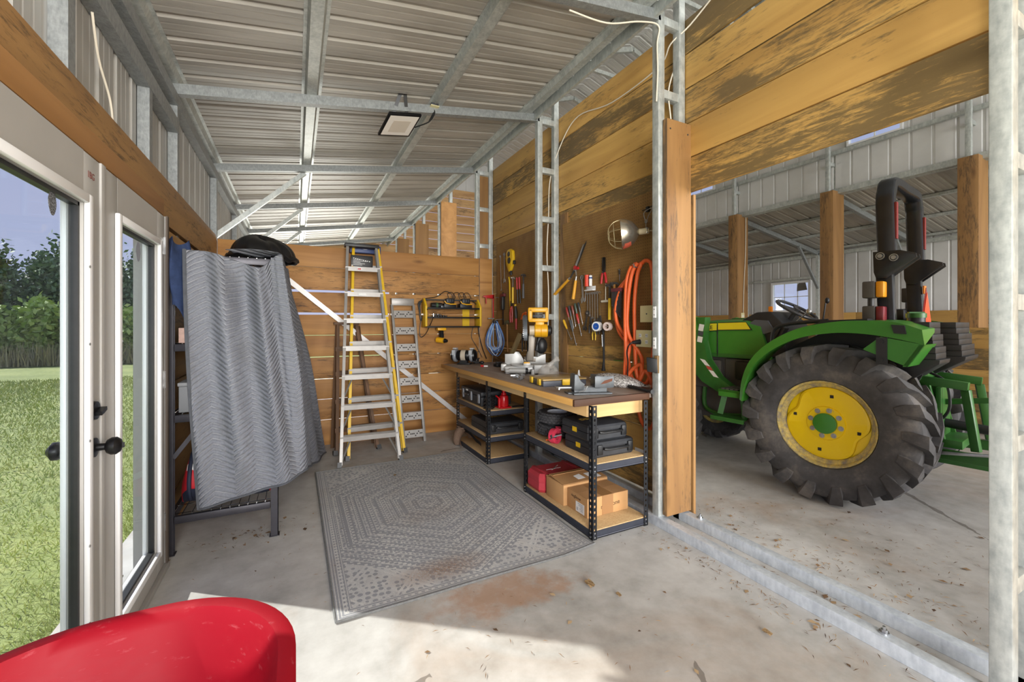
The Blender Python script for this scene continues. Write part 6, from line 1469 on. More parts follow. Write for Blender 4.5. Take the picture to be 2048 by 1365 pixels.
# ribbed black tank and toolbox housings behind the seat
def tank(y0, y1, x0, x1, nm):
    mb = MB()
    for k in range(6):
        z = 1.44 - .045 * k; e = .014 * k; i = .006 * (k % 2)
        mb.box((x1 - e * 0.55 + i, y0 + i, z - .045), (x0, y1 - i, z), 0.004)
    mb.prism([(x0, y0, 1.17), (x1 - .055, y0, 1.17), (x1 - .05, y0, 1.14), (x0 - .06, y0, .98), (x0, y0, .98)], (0, y1 - y0, 0), 0.006)
    return part(nm, mb, PBLK, T)
TK = tank(.18, .50, -.40, -.60, 'fuel_tank'); tank(-.62, -.10, -.40, -.64, 'rear_housing')
mb = MB(); mb.cyl((-.46, .16, 1.44), (-.46, .16, 1.475), .055, n=20); part('filler_neck', mb, PBLK, TK)
mb = MB(); mb.cyl((-.46, .16, 1.475), (-.46, .16, 1.51), .062, n=20).bar((-.50, .13, 1.515), (-.42, .19, 1.515), .03, .014); part('filler_cap', mb, GRN_D, TK, label='green filler cap')
# three point hitch
def hb(nm, p, q, w, t, m=GRN_D): part(nm, MB().bar(p, q, w, t, bev=0.004), m, T)
for s in (1, -1):
    hb('lift_arm', (-.40, .24 * s, 1.01), (-.76, .26 * s, .975), .05, .06); hb('lift_link', (-.745, .26 * s, .95), (-.80, .28 * s, .52), .035, .05); hb('lower_arm', (-.45, .26 * s, .46), (-1.12, .33 * s, .48), .03, .075)
    hb('lift_bracket', (-.50, .17 * s, .97), (-.60, .18 * s, .50), .03, .08); hb('sway_bar', (-.52, .30 * s, .46), (-.95, .33 * s, .53), .022, .022, STEEL)
part('lift_cross_tube', MB().cyl((-.48, -.30, 1.02), (-.48, .30, 1.02), .035), GRN_D, T)
hb('top_link', (-.50, 0, .80), (-1.05, 0, .90), .04, .04); part('drive_shaft', MB().cyl((-.55, .02, .66), (-.98, .02, .63), .035), PBLK, T); part('hitch_plate', MB().box((-.60, -.16, .52), (-.57, .16, .94), 0.003).box((-.72, -.20, .50), (-.55, .20, .56), 0.004), GRN_D, T)
part('drawbar', MB().box((-.95, -.035, .34), (-.30, .035, .38), 0.004), GRN_D, T)
mb = MB(); mb.tube([(-.52, .10, 1.05), (-.62, .12, .98), (-.64, .12, .80), (-.60, .10, .70)], .010, 6, sub=5); part('hydraulic_hose', mb, PBLK, T)

# outlet box and its conduit on the furthest boxed column
t = thing('outlet_box', 'cream outlet box on the boxed column behind the tractor hood', 'outlet', (8.02, 5.52, 1.53)); part('cover', MB().box((7.98, 5.515, 1.53), (8.08, 5.529, 1.66), 0.002), CREAM, t, world=True)
part('switch', MB().box((8.0, 5.510, 1.57), (8.015, 5.516, 1.62)).box((8.045, 5.510, 1.57), (8.06, 5.516, 1.62)), PAPER, t, world=True)
cable([(8.12, 5.515, 3.6), (8.11, 5.515, 2.9), (8.06, 5.515, 2.2), (8.04, 5.515, 1.66)], 0.008, 'white cable running down the boxed column to its outlet box')
# ================================================================== pegboards and what hangs on them
nt = NT('pegboard_brown', 0.75)
x, y, z = nt.xyz(nt.vec((1, 1, 1), 'obj'))
fy = nt.math('SUBTRACT', nt.math('FRACT', nt.math('MULTIPLY', y, 39.37)), 0.5); fz = nt.math('SUBTRACT', nt.math('FRACT', nt.math('MULTIPLY', z, 39.37)), 0.5)
r2 = nt.math('ADD', nt.math('MULTIPLY', fy, fy), nt.math('MULTIPLY', fz, fz)); hole = nt.math('LESS_THAN', r2, 0.018)
f = nt.noise(nt.vec(src='obj'), 5, 4, 0.6)
nt.col(nt.mix(nt.math('MULTIPLY', hole, 0.85), nt.ramp(f, [(0.3, hx('7d5b30')), (0.7, hx('94713f'))]), hx('3a2815')))
PEGM = nt.m
XB = 2.530                                             # face of the pegboards
def peg(label, pts, base):
    mb = MB(); mb.prism([(2.5365, y, z) for y, z in pts], (-0.0065, 0, 0)); return single('pegboard', mb, PEGM, label, 'pegboard', base, sm=0)


peg('brown pegboard nearest the tractor opening, holding the shears and the clamp lamp', [(3.785, 2.483), (2.275, 2.489), (2.275, 1.262), (2.71, 1.240), (3.675, 1.213)], (2.53, 3.0, 1.213))
peg('brown pegboard in the far corner, holding the hammers and the blue cable', [(5.452, 2.552), (3.95, 2.556), (3.95, 1.18), (5.452, 1.20)], (2.53, 4.7, 1.18))
mb = MB(); mb.box((2.536, 3.70, 0.9), (2.549, 3.84, 2.60), 0.002); single('batten', mb, PINE_Z, 'pine batten between the two pegboards', 'batten', (2.54, 3.77, 0.9))
mb = MB()
for y, z in ((3.62, 2.43), (2.95, 2.445), (2.50, 2.43), (3.30, 1.25), (2.95, 1.72), (2.6, 1.5)): mb.cyl((XB, y, z), (XB - 0.004, y, z), 0.007, n=8)
mb.bm.free()


def W(y, z, d=0.012): return Vector((XB - d, y, z))


def hang(name, label, cat, y, z, group=None): return thing(name, label, cat, (XB, y, z), group=group)


def hook(t, y, z, L=0.03):
    part('hook', MB().tube([W(y, z, -0.002), W(y, z, L), W(y, z + 0.008, L + 0.006)], 0.0022, 6), STEEL, t, world=True)


def cap(t, nm, p, q, r, m, n=12, lab=None, r2=None): part(nm, MB().cyl(p, q, r, r2, n), m, t, world=True, label=lab)


def wrench(name, label, y0, z0, y1, z1, w=0.012, m=STEEL, group=None, jaw=0.02, adj=False):
    """box end at (y0,z0), open end at (y1,z1)"""
    t = hang(name, label, 'wrench', (y0 + y1) / 2, min(z0, z1), group)
    a, b = W(y0, z0), W(y1, z1); d = (b - a).normalized(); s = Vector((0, -d.z, d.y)); nx = Vector((1, 0, 0))
    part('shank', MB().bar(a + d * jaw * 0.8, b - d * jaw * 0.7, 0.006, w, s), m, t, world=True)
    mb = MB(); mb.lathe([(jaw * 0.5, -0.004), (jaw * 0.95, -0.004), (jaw * 0.95, 0.004), (jaw * 0.5, 0.004)], a, nx, 18, False, True); part('box_end', mb, m, t, world=True)
    k = 1.35 if adj else 1.0
    mb = MB(); mb.prism([b + nx * -0.005 + d * (-0.9 * jaw) * k + s * 0.35 * jaw, b + nx * -0.005 + d * (-0.3 * jaw) * k + s * jaw * k, b + nx * -0.005 + d * jaw * 0.9 * k + s * jaw * 0.75 * k, b + nx * -0.005 + d * jaw * 0.3 * k + s * jaw * 0.3, b + nx * -0.005 + d * jaw * 0.1 * k - s * jaw * 0.3, b + nx * -0.005 + d * jaw * 0.75 * k - s * jaw * 0.6 * k, b + nx * -0.005 - d * 0.1 * jaw - s * jaw * k, b + nx * -0.005 - d * 0.9 * jaw - s * jaw * 0.35], nx * 0.01, 0.001); part('jaw', mb, m, t, world=True)
    if adj: part('knurl', MB().cyl(b - d * jaw * 0.5 - s * 0.01, b - d * jaw * 0.5 + s * 0.012, 0.007), m, t, world=True)
    hook(t, y0, z0, 0.022)
    return t


# ---- near pegboard
SHY = plain('shear_handle', 'd89b2a', 0.4)
t = hang('hedge_shears', 'open hedge shears with amber handles high on the near pegboard', 'shears', 3.55, 1.68)
piv = W(3.52, 1.995, 0.02)
for k, (tip, el, end, hm) in enumerate(((W(3.345, 2.235, 0.018), W(3.605, 1.905, 0.02), W(3.895, 1.745, 0.03), 0), (W(3.375, 2.21, 0.022), W(3.50, 1.905, 0.024), W(3.545, 1.68, 0.03), 1))):
    d = (piv - tip).normalized(); s = Vector((0, -d.z, d.y)) * (1 if k else -1)
    part('blade', MB().prism([tip, tip + d * 0.02 + s * 0.012, piv + s * 0.02, el + s * 0.008, el - s * 0.008, piv - s * 0.012], (0.003, 0, 0)), plain('blade_dark', '3a3b3d', 0.3, 0.6) if not k else STEEL, t, world=True)
    dd = (end - el).normalized(); cap(t, 'ferrule', el, el + dd * 0.045, 0.010, STEEL); cap(t, 'handle', el + dd * 0.04, end, 0.0145, SHY, 14, None, 0.0175)
part('pivot', MB().cyl(piv - Vector((0.012, 0, 0)), piv + Vector((0.02, 0, 0)), 0.020).cyl(W(3.50, 1.98, 0.02), W(3.47, 1.985, 0.02), 0.012), RED, t, world=True, label='red pivot nut'); hook(t, 3.515, 1.965, 0.04)

t = hang('clamp_lamp', 'silver clamp lamp with a wire guard hanging on the near pegboard', 'lamp', 2.62, 2.10)
ax_ = Vector((-0.735, 0.67, -0.08)).normalized(); back = Vector((2.42, 2.54, 2.155))
mb = MB(); pr = [(0.028, 0.0), (0.05, 0.012), (0.088, 0.045), (0.112, 0.09), (0.122, 0.135), (0.126, 0.137), (0.120, 0.133), (0.108, 0.09), (0.084, 0.049), (0.046, 0.017), (0.024, 0.006)]
mb.lathe(pr, back, ax_, 40, False, True); part('reflector', mb, plain('spun_aluminium', 'c9c0b0', 0.25, 0.9, 0.06, 30), t, world=True, label='spun aluminium reflector')
cap(t, 'socket', back + ax_ * 0.012, back - ax_ * 0.075, 0.024, plain('socket_tan', 'cdbf9f', 0.5), 18)
a = ax_.orthogonal().normalized(); b = ax_.cross(a); rim = back + ax_ * 0.135
wires = MB()
for k in range(4):
    q = k * math.pi / 4; u = a * math.cos(q) + b * math.sin(q)
    wires.tube([rim + u * 0.122, rim + ax_ * 0.055 + u * 0.105, rim + ax_ * 0.095 + u * 0.06, rim + ax_ * 0.105, rim + ax_ * 0.095 - u * 0.06, rim + ax_ * 0.055 - u * 0.105, rim - u * 0.122], 0.0018, 5, sub=3)
for r, h in ((0.105, 0.055), (0.06, 0.096)): wires.tube([rim + ax_ * h + (a * math.cos(k * 0.314) + b * math.sin(k * 0.314)) * r for k in range(20)], 0.0018, 5, closed=True)
part('wire_guard', wires, plain('guard_wire', 'c9bb93', 0.35, 0.7), t, world=True)
mb = MB(); mb.prism([rim - ax_ * 0.035 + a * -0.02 + b * 0, rim - ax_ * 0.03, rim], (0, 0, 0.0001)); mb.bm.free()
cp = back - ax_ * 0.055
part('clamp', MB().tube([cp + Vector((0, 0, 0.02)), cp + Vector((0, 0, 0.06)), cp + Vector((0.0, -0.03, 0.12)), cp + Vector((0.03, -0.035, 0.17)), cp + Vector((0.05, 0.02, 0.185)), cp + Vector((0.03, 0.055, 0.155)), cp + Vector((0, 0.0, 0.065))], 0.0032, 6, sub=5).lathe([(0.010, -0.003), (0.014, -0.003), (0.014, 0.003), (0.010, 0.003)], cp + Vector((0, 0, 0.075)), (1, 0, 0), 16, False, True).box((cp.x - 0.012, cp.y - 0.025, cp.z - 0.02), (cp.x + 0.012, cp.y + 0.02, cp.z + 0.024), 0.003), STEEL, t, world=True)
cap(t, 'cord', back - ax_ * 0.07, back - ax_ * 0.11 + Vector((0.03, 0, 0)), 0.005, WIRE_W, 8)
RDL = plain('caution_red', 'b5543f', 0.5)
mb = MB(); w_ = (b * 0.75 - a * 0.66).normalized()
dwn = (Vector((0, 0, -1)) - ax_ * Vector((0, 0, -1)).dot(ax_)).normalized(); sd_ = ax_.cross(dwn)
if sd_.x > 0: sd_ = -sd_
def refp(q, h):
    pr_ = [(0.028, 0.0), (0.05, 0.012), (0.088, 0.045), (0.112, 0.09), (0.122, 0.135)]
    for (r0, h0), (r1, h1) in zip(pr_, pr_[1:]):
        if h <= h1 + 1e-6: break
    r = r0 + (r1 - r0) * (h - h0) / (h1 - h0) + 0.0012
    return back + ax_ * h + (dwn * math.cos(q) + sd_ * math.sin(q)) * r
mb.sheet(lambda u, v: refp(0.05 + 0.62 * u, 0.065 + 0.068 * v * (1 - 0.3 * u)), 8, 6); part('caution_label', mb, RDL, t, world=True, label='red caution label')
part('hanger', MB().box((XB - 0.02, 2.53, 2.325), (XB, 2.56, 2.37), 0.004).tube([W(2.515, 2.36), W(2.48, 2.362), W(2.478, 2.39)], 0.004, 6).tube([W(2.56, 2.352), W(2.60, 2.35)], 0.004, 6), BLACK, t, world=True)

wrench('adjustable_wrench', 'long adjustable wrench hanging jaw-down below the amber shears', 3.425, 1.885, 3.405, 1.665, 0.02, ALU, None, 0.026, True)
t = hang('utility_knife', 'red cylinder tool hanging beside a white tube on the near pegboard', 'tool', 3.31, 1.80); cap(t, 'body', W(3.325, 1.90, 0.025), W(3.325, 1.79, 0.025), 0.022, plain('coral_red', 'd4452f', 0.45), 18); part('tip', MB().tube([W(3.335, 1.79, 0.02), W(3.355, 1.72, 0.02), W(3.36, 1.65, 0.02)], 0.003, 6), STEEL, t, world=True); hook(t, 3.35, 1.905)
t = hang('glue_tube', 'white printed tube hanging upside down beside the red cylinder tool', 'tube', 3.275, 1.79); cap(t, 'body', W(3.275, 1.89, 0.02), W(3.275, 1.79, 0.02), 0.016, PAPER, 16); cap(t, 'band', W(3.275, 1.875, 0.02), W(3.275, 1.86, 0.02), 0.0165, plain('band_blue', '34508f', 0.5), 16); hook(t, 3.275, 1.895, 0.02)
t = hang('wire_rack', 'pale clip rack above the combination wrenches', 'rack', 3.29, 1.745); part('rack', MB().box((XB - 0.04, 3.22, 1.745), (XB - 0.001, 3.35, 1.757), 0.002).box((XB - 0.006, 3.22, 1.745), (XB - 0.001, 3.35, 1.79), 0.002), WHITE_G, t, world=True)
t = hang('wire_stripper', 'black wire stripper with bright red grips on the near pegboard', 'pliers', 3.085, 1.80)
for s in (1, -1):
    part('jaw', MB().prism([W(3.085 + 0.003 * s, 2.04, 0.012), W(3.085 + 0.02 * s, 2.035, 0.012), W(3.085 + 0.024 * s, 1.96, 0.012), W(3.085 + 0.018 * s, 1.885, 0.012), W(3.085 + 0.001 * s, 1.89, 0.012)], (-0.006, 0, 0), 0.001), BLACK_M, t, world=True)
    part('grip', MB().tube([W(3.085 + 0.014 * s, 1.895, 0.016), W(3.085 + 0.026 * s, 1.86, 0.016), W(3.085 + 0.036 * s, 1.80, 0.016)], 0.0115, 10), RED, t, world=True)
hook(t, 3.085, 1.90, 0.03)
t = hang('spade_bit', 'thin drill bit hanging next to the orange hose loops', 'drill bit', 2.875, 1.765); cap(t, 'shank', W(2.876, 1.80, 0.012), W(2.876, 1.90, 0.012), 0.0035, STEEL, 8); part('flute', MB().box((XB - 0.016, 2.868, 1.86), (XB - 0.01, 2.884, 1.905)), STEEL_D, t, world=True); hook(t, 2.876, 1.895, 0.014)
G = 'combination wrenches in a row'
for k in range(6):
    y = 3.335 - 0.038 * k; L = 0.19 + 0.022 * k
    wrench('combination_wrench', ('shortest of the six combination wrenches, at the end nearest the adjustable wrench', 'second shortest of the six hanging combination wrenches', 'third shortest of the six hanging combination wrenches', 'third longest of the six hanging combination wrenches', 'second longest of the six hanging combination wrenches', 'longest of the six combination wrenches, ending the row')[k], y, 1.72, y - 0.004, 1.72 - L, 0.008 + 0.0006 * k, CHROME if k == 5 else STEEL, G, 0.012 + 0.0012 * k)
wrench('open_wrench', 'large dark open-end wrench hanging below the combination wrenches', 3.335, 1.53, 3.375, 1.385, 0.022, STEEL_D, None, 0.03)


def hammer(label, y, zt_, zb, hm, head_m, group=None, w=0.013, claw=True):
    t = hang('hammer', label, 'hammer', y, zb, group)
    part('head', MB().cyl(W(y + 0.045, zt_, 0.03), W(y + 0.018, zt_, 0.03), 0.013).bar(W(y + 0.02, zt_, 0.03), W(y - 0.02, zt_, 0.03), 0.02, 0.02, bev=0.002).tube([W(y - 0.018, zt_, 0.03), W(y - 0.045, zt_ - 0.008, 0.03), W(y - 0.065, zt_ - 0.03, 0.03)], [0.011, 0.009, 0.004], 8), head_m, t, world=True)
    part('shaft', MB().bar(W(y, zt_ + 0.008, 0.03), W(y, zt_ - (zt_ - zb) * 0.5, 0.03), 0.016, 0.013), head_m if hm is not WOODH else WOODH, t, world=True)
    part('grip', MB().tube([W(y, zt_ - (zt_ - zb) * 0.38, 0.03), W(y, zt_ - (zt_ - zb) * 0.6, 0.03), W(y, zb, 0.03)], [w, w * 1.1, w * 1.2], 10), hm, t, world=True)
    hook(t, y, zt_ - 0.02, 0.035)
    return t


hammer('claw hammer with a yellow grip hanging beside the wood-handled one', 2.985, 1.775, 1.465, YELLOW, STEEL_D)
hammer('claw hammer with a plain wooden handle beside the dark wrench roll', 2.925, 1.785, 1.46, WOODH, STEEL_D)
t = hang('t_handle', 'white T-shaped handle hanging below the red wire stripper', 'tool', 3.06, 1.63); cap(t, 'stem', W(3.06, 1.79, 0.014), W(3.06, 1.64, 0.014), 0.004, WIRE_W, 8); cap(t, 'crossbar', W(3.115, 1.635, 0.014), W(3.01, 1.635, 0.014), 0.011, WIRE_W, 12); hook(t, 3.06, 1.79, 0.014)
t = hang('hex_key_set', 'dark folded rack of hex keys hanging in front of the orange hose', 'tool roll', 2.845, 1.52)
part('holder', MB().box((XB - 0.085, 2.775, 1.705), (XB - 0.065, 2.905, 1.735), 0.003), plain('holder_maroon', '6b2f35', 0.5), t, world=True); part('hanger_wire', MB().tube([W(2.84, 1.73, 0.07), W(2.84, 1.75, 0.04), W(2.84, 1.75, 0.0)], 0.003, 6), STEEL, t, world=True)
for k in range(11):
    y = 2.900 - 0.0115 * k; part('key', MB().tube([W(y, 1.725, 0.075), W(y, 1.60 - 0.012 * k, 0.075), W(y - 0.004, 1.588 - 0.012 * k, 0.078), W(y - 0.012, 1.584 - 0.012 * k, 0.082)], 0.0045, 6), plain('key_brown', '5e4c47', 0.35, 0.6) if k % 2 else STEEL_D, t, world=True)

# orange hose: long hanging loops
t = hang('orange_hose', 'thick orange hose coiled in long loops beside the tractor opening', 'hose', 2.62, 0.93)
H1 = [(2.60, 1.90, .045), (2.52, 1.93, .05), (2.47, 1.86, .04), (2.465, 1.5, .03), (2.47, 1.2, .03), (2.50, 0.98, .05), (2.56, 0.955, .07), (2.60, 1.05, .08), (2.625, 1.3, .07), (2.63, 1.6, .07), (2.61, 1.82, .06), (2.57, 1.905, .06), (2.64, 1.90, .03), (2.76, 1.80, .04), (2.86, 1.70, .05), (2.895, 1.55, .045), (2.85, 1.36, .04), (2.74, 1.27, .035), (2.66, 1.25, .03)]
H2 = [(2.62, 1.915, .07), (2.68, 1.87, .06), (2.72, 1.70, .07), (2.715, 1.4, .075), (2.70, 1.1, .07), (2.66, 0.975, .06), (2.61, 1.0, .045), (2.57, 1.15, .05), (2.67, 1.35, .10), (2.675, 1.6, .10), (2.64, 1.83, .09), (2.59, 1.92, .075)]
H3 = [(2.68, 1.86, .03), (2.78, 1.75, .06), (2.85, 1.60, .07), (2.845, 1.45, .07), (2.77, 1.34, .055), (2.70, 1.30, .05), (2.69, 1.1, .09), (2.64, 0.96, .10), (2.58, 0.965, .09), (2.545, 1.02, .08), (2.56, 1.10, .07), (2.62, 1.06, .10), (2.66, 1.0, .12)]
H4 = [(2.655, 1.90, .08), (2.70, 1.78, .09), (2.695, 1.5, .11), (2.69, 1.2, .11), (2.71, 1.0, .10), (2.68, 0.93, .09), (2.60, 0.93, .08), (2.55, 0.98, .09), (2.52, 1.05, .07), (2.48, 1.02, .06), (2.46, 0.94, .05), (2.45, 0.70, .03), (2.50, 0.60, .03), (2.58, 0.62, .03), (2.64, 0.75, .03), (2.67, 0.93, .04)]
for k, Hh in enumerate((H1, H2, H3, H4)): part('loop', MB().tube([W(y, z, d) for y, z, d in Hh], 0.0155, 10, sub=7), ORANGE, t, world=True, sm=80)
part('hook', MB().tube([W(2.60, 1.885, 0.0), W(2.60, 1.885, 0.10), W(2.60, 1.91, 0.11)], 0.006, 8), STEEL, t, world=True)

# screwdrivers
G = 'screwdrivers on the near pegboard'
DC = [('8c2b22', 'dark red'), ('3a3a3d', 'black'), ('7a3b2c', 'brown-red'), ('3c4b40', 'grey-green'), ('2c2f30', 'charcoal'), ('d0a22a', 'yellow'), ('a8312b', 'red'), ('45484a', 'grey')]
DP = [(3.665, 1.60, 3.60, 1.37), (3.62, 1.615, 3.56, 1.38), (3.565, 1.615, 3.525, 1.40), (3.515, 1.635, 3.47, 1.41), (3.46, 1.64, 3.41, 1.42), (3.72, 1.47, 3.60, 1.26), (3.485, 1.53, 3.43, 1.31), (3.60, 1.47, 3.515, 1.21)]
LBL = ['dark red screwdriver nearest the batten in the upper row', 'black screwdriver second in the upper row', 'brown-red screwdriver third in the upper row', 'grey-green screwdriver fourth in the upper row', 'charcoal screwdriver ending the upper row by the wrenches', 'yellow screwdriver hanging lowest beside the batten', 'bright red screwdriver under the end of the upper row', 'grey screwdriver with the longest shank under the row']
for k, (y0, z0, y1, z1) in enumerate(DP):
    t = hang('screwdriver', LBL[k], 'screwdriver', (y0 + y1) / 2, z1, G); a, b = W(y0, z0, 0.03), W(y1, z1, 0.012); m_ = plain('driver_' + str(k), DC[k][0], 0.4); e = a.lerp(b, 0.45)
    part('handle', MB().tube([a, a.lerp(e, 0.12), a.lerp(e, 0.6), e], [0.009, 0.0135, 0.0125, 0.008], 10), m_, t, world=True); cap(t, 'shank', e, b, 0.0032, STEEL, 8)
    part('hook', MB().tube([Vector((XB + 0.001, y1, z1 + 0.02)), W(y1, z1 + 0.02, 0.014)], 0.0022, 6).lathe([(0.006, -0.002), (0.0085, -0.002), (0.0085, 0.002), (0.006, 0.002)], W(y1, z1 + 0.02, 0.014), b - a, 12, False, True), STEEL, t, world=True)
G = 'pliers on the near pegboard'
for k, (y, z, c_, lb) in enumerate(((3.225, 1.375, 'caa52c', 'pliers with worn yellow grips under the combination wrenches'), (3.165, 1.43, '27282a', 'black-handled pliers hanging beside the blue tape roll'), (3.13, 1.45, '3b2f2c', 'dark brown pliers behind the blue tape roll'), (3.275, 1.44, '4a4b4d', 'grey pliers beside the large dark open-end wrench'))):
    t = hang('pliers', lb, 'pliers', y, z - 0.09, G); m_ = plain('plier_grip_%d' % k, c_, 0.5)
    part('jaws', MB().prism([W(y + 0.018, z + 0.0, 0.014), W(y + 0.006, z + 0.055, 0.014), W(y - 0.006, z + 0.055, 0.014), W(y - 0.018, z, 0.014), W(y, z - 0.014, 0.014)], (-0.01, 0, 0), 0.001), STEEL_D, t, world=True)
    for s in (1, -1): part('grip', MB().tube([W(y + 0.008 * s, z - 0.005, 0.018), W(y + 0.024 * s, z - 0.045, 0.018), W(y + 0.02 * s, z - 0.10, 0.018)], [0.006, 0.008, 0.006], 8), m_, t, world=True)
    hook(t, y, z - 0.02, 0.026)
t = hang('tape_roll', 'blue-cored white roll of tape on a long pegboard hook', 'tape', 3.09, 1.39); mb = MB(); ax2 = Vector((-1, -0.35, 0)).normalized(); c_ = W(3.11, 1.405, 0.07); mb.lathe([(0.022, -0.022), (0.044, -0.022), (0.044, 0.022), (0.022, 0.022)], c_, ax2, 26, False, True); part('tape', mb, WHITE_G, t, world=True)
mb = MB(); mb.lathe([(0.001, 0.012), (0.031, 0.012), (0.031, 0.024), (0.012, 0.026), (0.001, 0.020)], c_, ax2, 20); part('core', mb, BLUE, t, world=True, label='blue core'); part('hook', MB().cyl(c_ + ax2 * 0.03, W(3.07, 1.405, -0.001), 0.004), STEEL, t, world=True)
t = hang('tape_roll', 'plain pale pink roll of tape beside the orange hose', 'tape', 2.975, 1.395); mb = MB(); c_ = W(2.975, 1.405, 0.06); mb.lathe([(0.022, -0.02), (0.038, -0.02), (0.038, 0.02), (0.022, 0.02)], c_, ax2, 26, False, True); part('tape', mb, plain('tape_pink', 'd9c6bf', 0.5), t, world=True); part('hook', MB().cyl(c_ + ax2 * 0.03, W(2.955, 1.405, -0.001), 0.004), STEEL, t, world=True)
t = hang('rubber_strap', 'long black rubber handle hanging below the tape rolls', 'strap', 3.05, 1.0); part('strap', MB().tube([W(3.075, 1.385, 0.03), W(3.07, 1.25, 0.03), W(3.065, 1.10, 0.03), W(3.07, 1.04, 0.03), W(3.072, 1.0, 0.03)], [0.012, 0.0115, 0.010, 0.014, 0.02], 10), RUBBER, t, world=True); hook(t, 3.075, 1.38, 0.032); part('sleeve', MB().cyl(W(3.075, 1.33, 0.045), W(3.068, 1.22, 0.045), 0.004), STEEL, t, world=True)

# electrical plates on the post and the black box
t = thing('blank_plate', 'cream blank wall plate beside the orange hose', 'wall plate', (2.45, 2.44, 1.44)); part('plate', MB().box((2.438, 2.405, 1.44), (2.446, 2.545, 1.57), 0.002), CREAM, t, world=True); part('screw', MB().cyl((2.4385, 2.475, 1.505), (2.436, 2.475, 1.505), 0.006), STEEL_D, t, world=True); part('box', MB().box((2.446, 2.415, 1.45), (2.532, 2.535, 1.56)), STEEL_D, t, world=True)
t = thing('outlet', 'cream four-socket outlet with a black plug in it', 'outlet', (2.45, 2.50, 1.25)); part('plate', MB().box((2.438, 2.425, 1.245), (2.446, 2.592, 1.378), 0.002), CREAM, t, world=True); part('box', MB().box((2.446, 2.435, 1.255), (2.532, 2.582, 1.368)), STEEL_D, t, world=True)
for y in (2.545, 2.475):
    for z in (1.335, 1.285):
        part('socket', MB().box((2.4365, y - 0.014, z - 0.014), (2.439, y + 0.014, z + 0.014), 0.001), WHITE_G, t, world=True); part('slot', MB().box((2.4358, y - 0.007, z - 0.004), (2.437, y - 0.004, z + 0.006)).box((2.4358, y + 0.004, z - 0.004), (2.437, y + 0.007, z + 0.006)), BLACK, t, world=True)
t = thing('extension_lead', 'black plug and cord running from the cream outlet down to the bench', 'cord', (2.42, 2.55, 0.95)); cap(t, 'plug', Vector((2.436, 2.545, 1.285)), Vector((2.375, 2.56, 1.28)), 0.021, BLACK, 14, None, 0.013)
part('wire', MB().tube([(2.38, 2.56, 1.28), (2.36, 2.585, 1.26), (2.37, 2.62, 1.20), (2.39, 2.63, 1.12), (2.40, 2.645, 1.02), (2.39, 2.62, 0.942)], 0.0055, 8, sub=5), BLACK, t, world=True)
for k, (z0, z1, lb) in enumerate(((1.47, 1.55, 'upper small white connector plate screwed to the post face'), (1.25, 1.33, 'lower small white connector plate screwed to the post face'))):
    t = thing('connector_plate', lb, 'plate', (2.279, 2.235, z0)); part('plate', MB().box((2.2745, 2.222, z0), (2.2795, 2.248, z1), 0.001), PAPER, t, world=True); part('screws', MB().cyl((2.2745, 2.235, z0 + 0.02), (2.273, 2.235, z0 + 0.02), 0.004, n=8).cyl((2.2745, 2.235, z1 - 0.02), (2.273, 2.235, z1 - 0.02), 0.004, n=8), STEEL_D, t, world=True)
t = thing('transformer_box', 'small black box fixed to the post edge above the bench end', 'box', (2.29, 2.21, 1.08)); part('body', MB().obox((2.25, 2.23, 1.135), (Vector((0.018, 0.016, 0)), Vector((-0.02, 0.03, 0.004)), Vector((0.0, 0.004, 0.05))), 0.003), BLACK, t, world=True); part('cover', MB().obox((2.272, 2.208, 1.14), (Vector((0.012, 0.002, 0)), Vector((-0.002, 0.012, 0)), Vector((0, 0, 0.062))), 0.002), plain('cover_brown', '6a5230', 0.6), t, world=True); part('mark', MB().obox((2.236, 2.212, 1.135), (Vector((0.002, -0.002, 0.012)), Vector((-0.003, 0.005, 0.006)), Vector((0.001, 0.001, 0)))), PAPER, t, world=True)

# ---- far pegboard
wrench('long_wrench', 'long slender box wrench at the corner end of the far pegboard', 5.30, 2.365, 5.265, 1.90, 0.011, STEEL, None, 0.016)
wrench('long_adjustable_wrench', 'long adjustable wrench hanging beside the yellow chalk reel', 5.175, 2.37, 5.17, 2.02, 0.016, ALU, None, 0.028, True)
t = hang('chalk_reel', 'yellow hand reel with round black windows high on the far pegboard', 'reel', 4.98, 2.10)
P = [(5.06, 2.37), (5.02, 2.405), (4.94, 2.41), (4.885, 2.38), (4.87, 2.28), (4.90, 2.20), (4.935, 2.14), (4.97, 2.105), (5.01, 2.14), (5.05, 2.22), (5.075, 2.30)]
part('body', MB().prism([(XB - 0.003, y, z) for y, z in P], (-0.04, 0, 0), 0.006), YELLOW, t, world=True)
for y, z, r in ((4.975, 2.345, 0.034), (4.965, 2.26, 0.042)): cap(t, 'window', W(y, z, 0.043), W(y, z, 0.0465), r, BLACK, 22)
part('nozzle', MB().tube([W(4.965, 2.12, 0.02), W(4.95, 2.08, 0.02), W(4.94, 2.065, 0.02)], [0.022, 0.016, 0.006], 8), BLACK, t, world=True); part('clip', MB().box((XB - 0.035, 4.845, 2.20), (XB - 0.01, 4.875, 2.25), 0.004), BLACK, t, world=True)
t = hang('pry_bar', 'flat yellow pry bar on the far pegboard', 'pry bar', 5.0, 1.63); part('bar', MB().tube([W(5.03, 2.05, 0.012), W(5.005, 1.98, 0.014), W(4.99, 1.75, 0.014), W(4.975, 1.65, 0.014), W(4.955, 1.63, 0.024)], 0.011, 6), YELLOW, t, world=True); hook(t, 5.02, 2.02, 0.02)
hammer('hammer with a yellow and black grip hanging beside the pry bar', 4.885, 2.03, 1.70, YELLOW, STEEL)
hammer('steel hammer with a grey rubber grip, last of the hammers', 4.60, 2.035, 1.745, plain('grip_grey', '57595c', 0.5), STEEL_D)
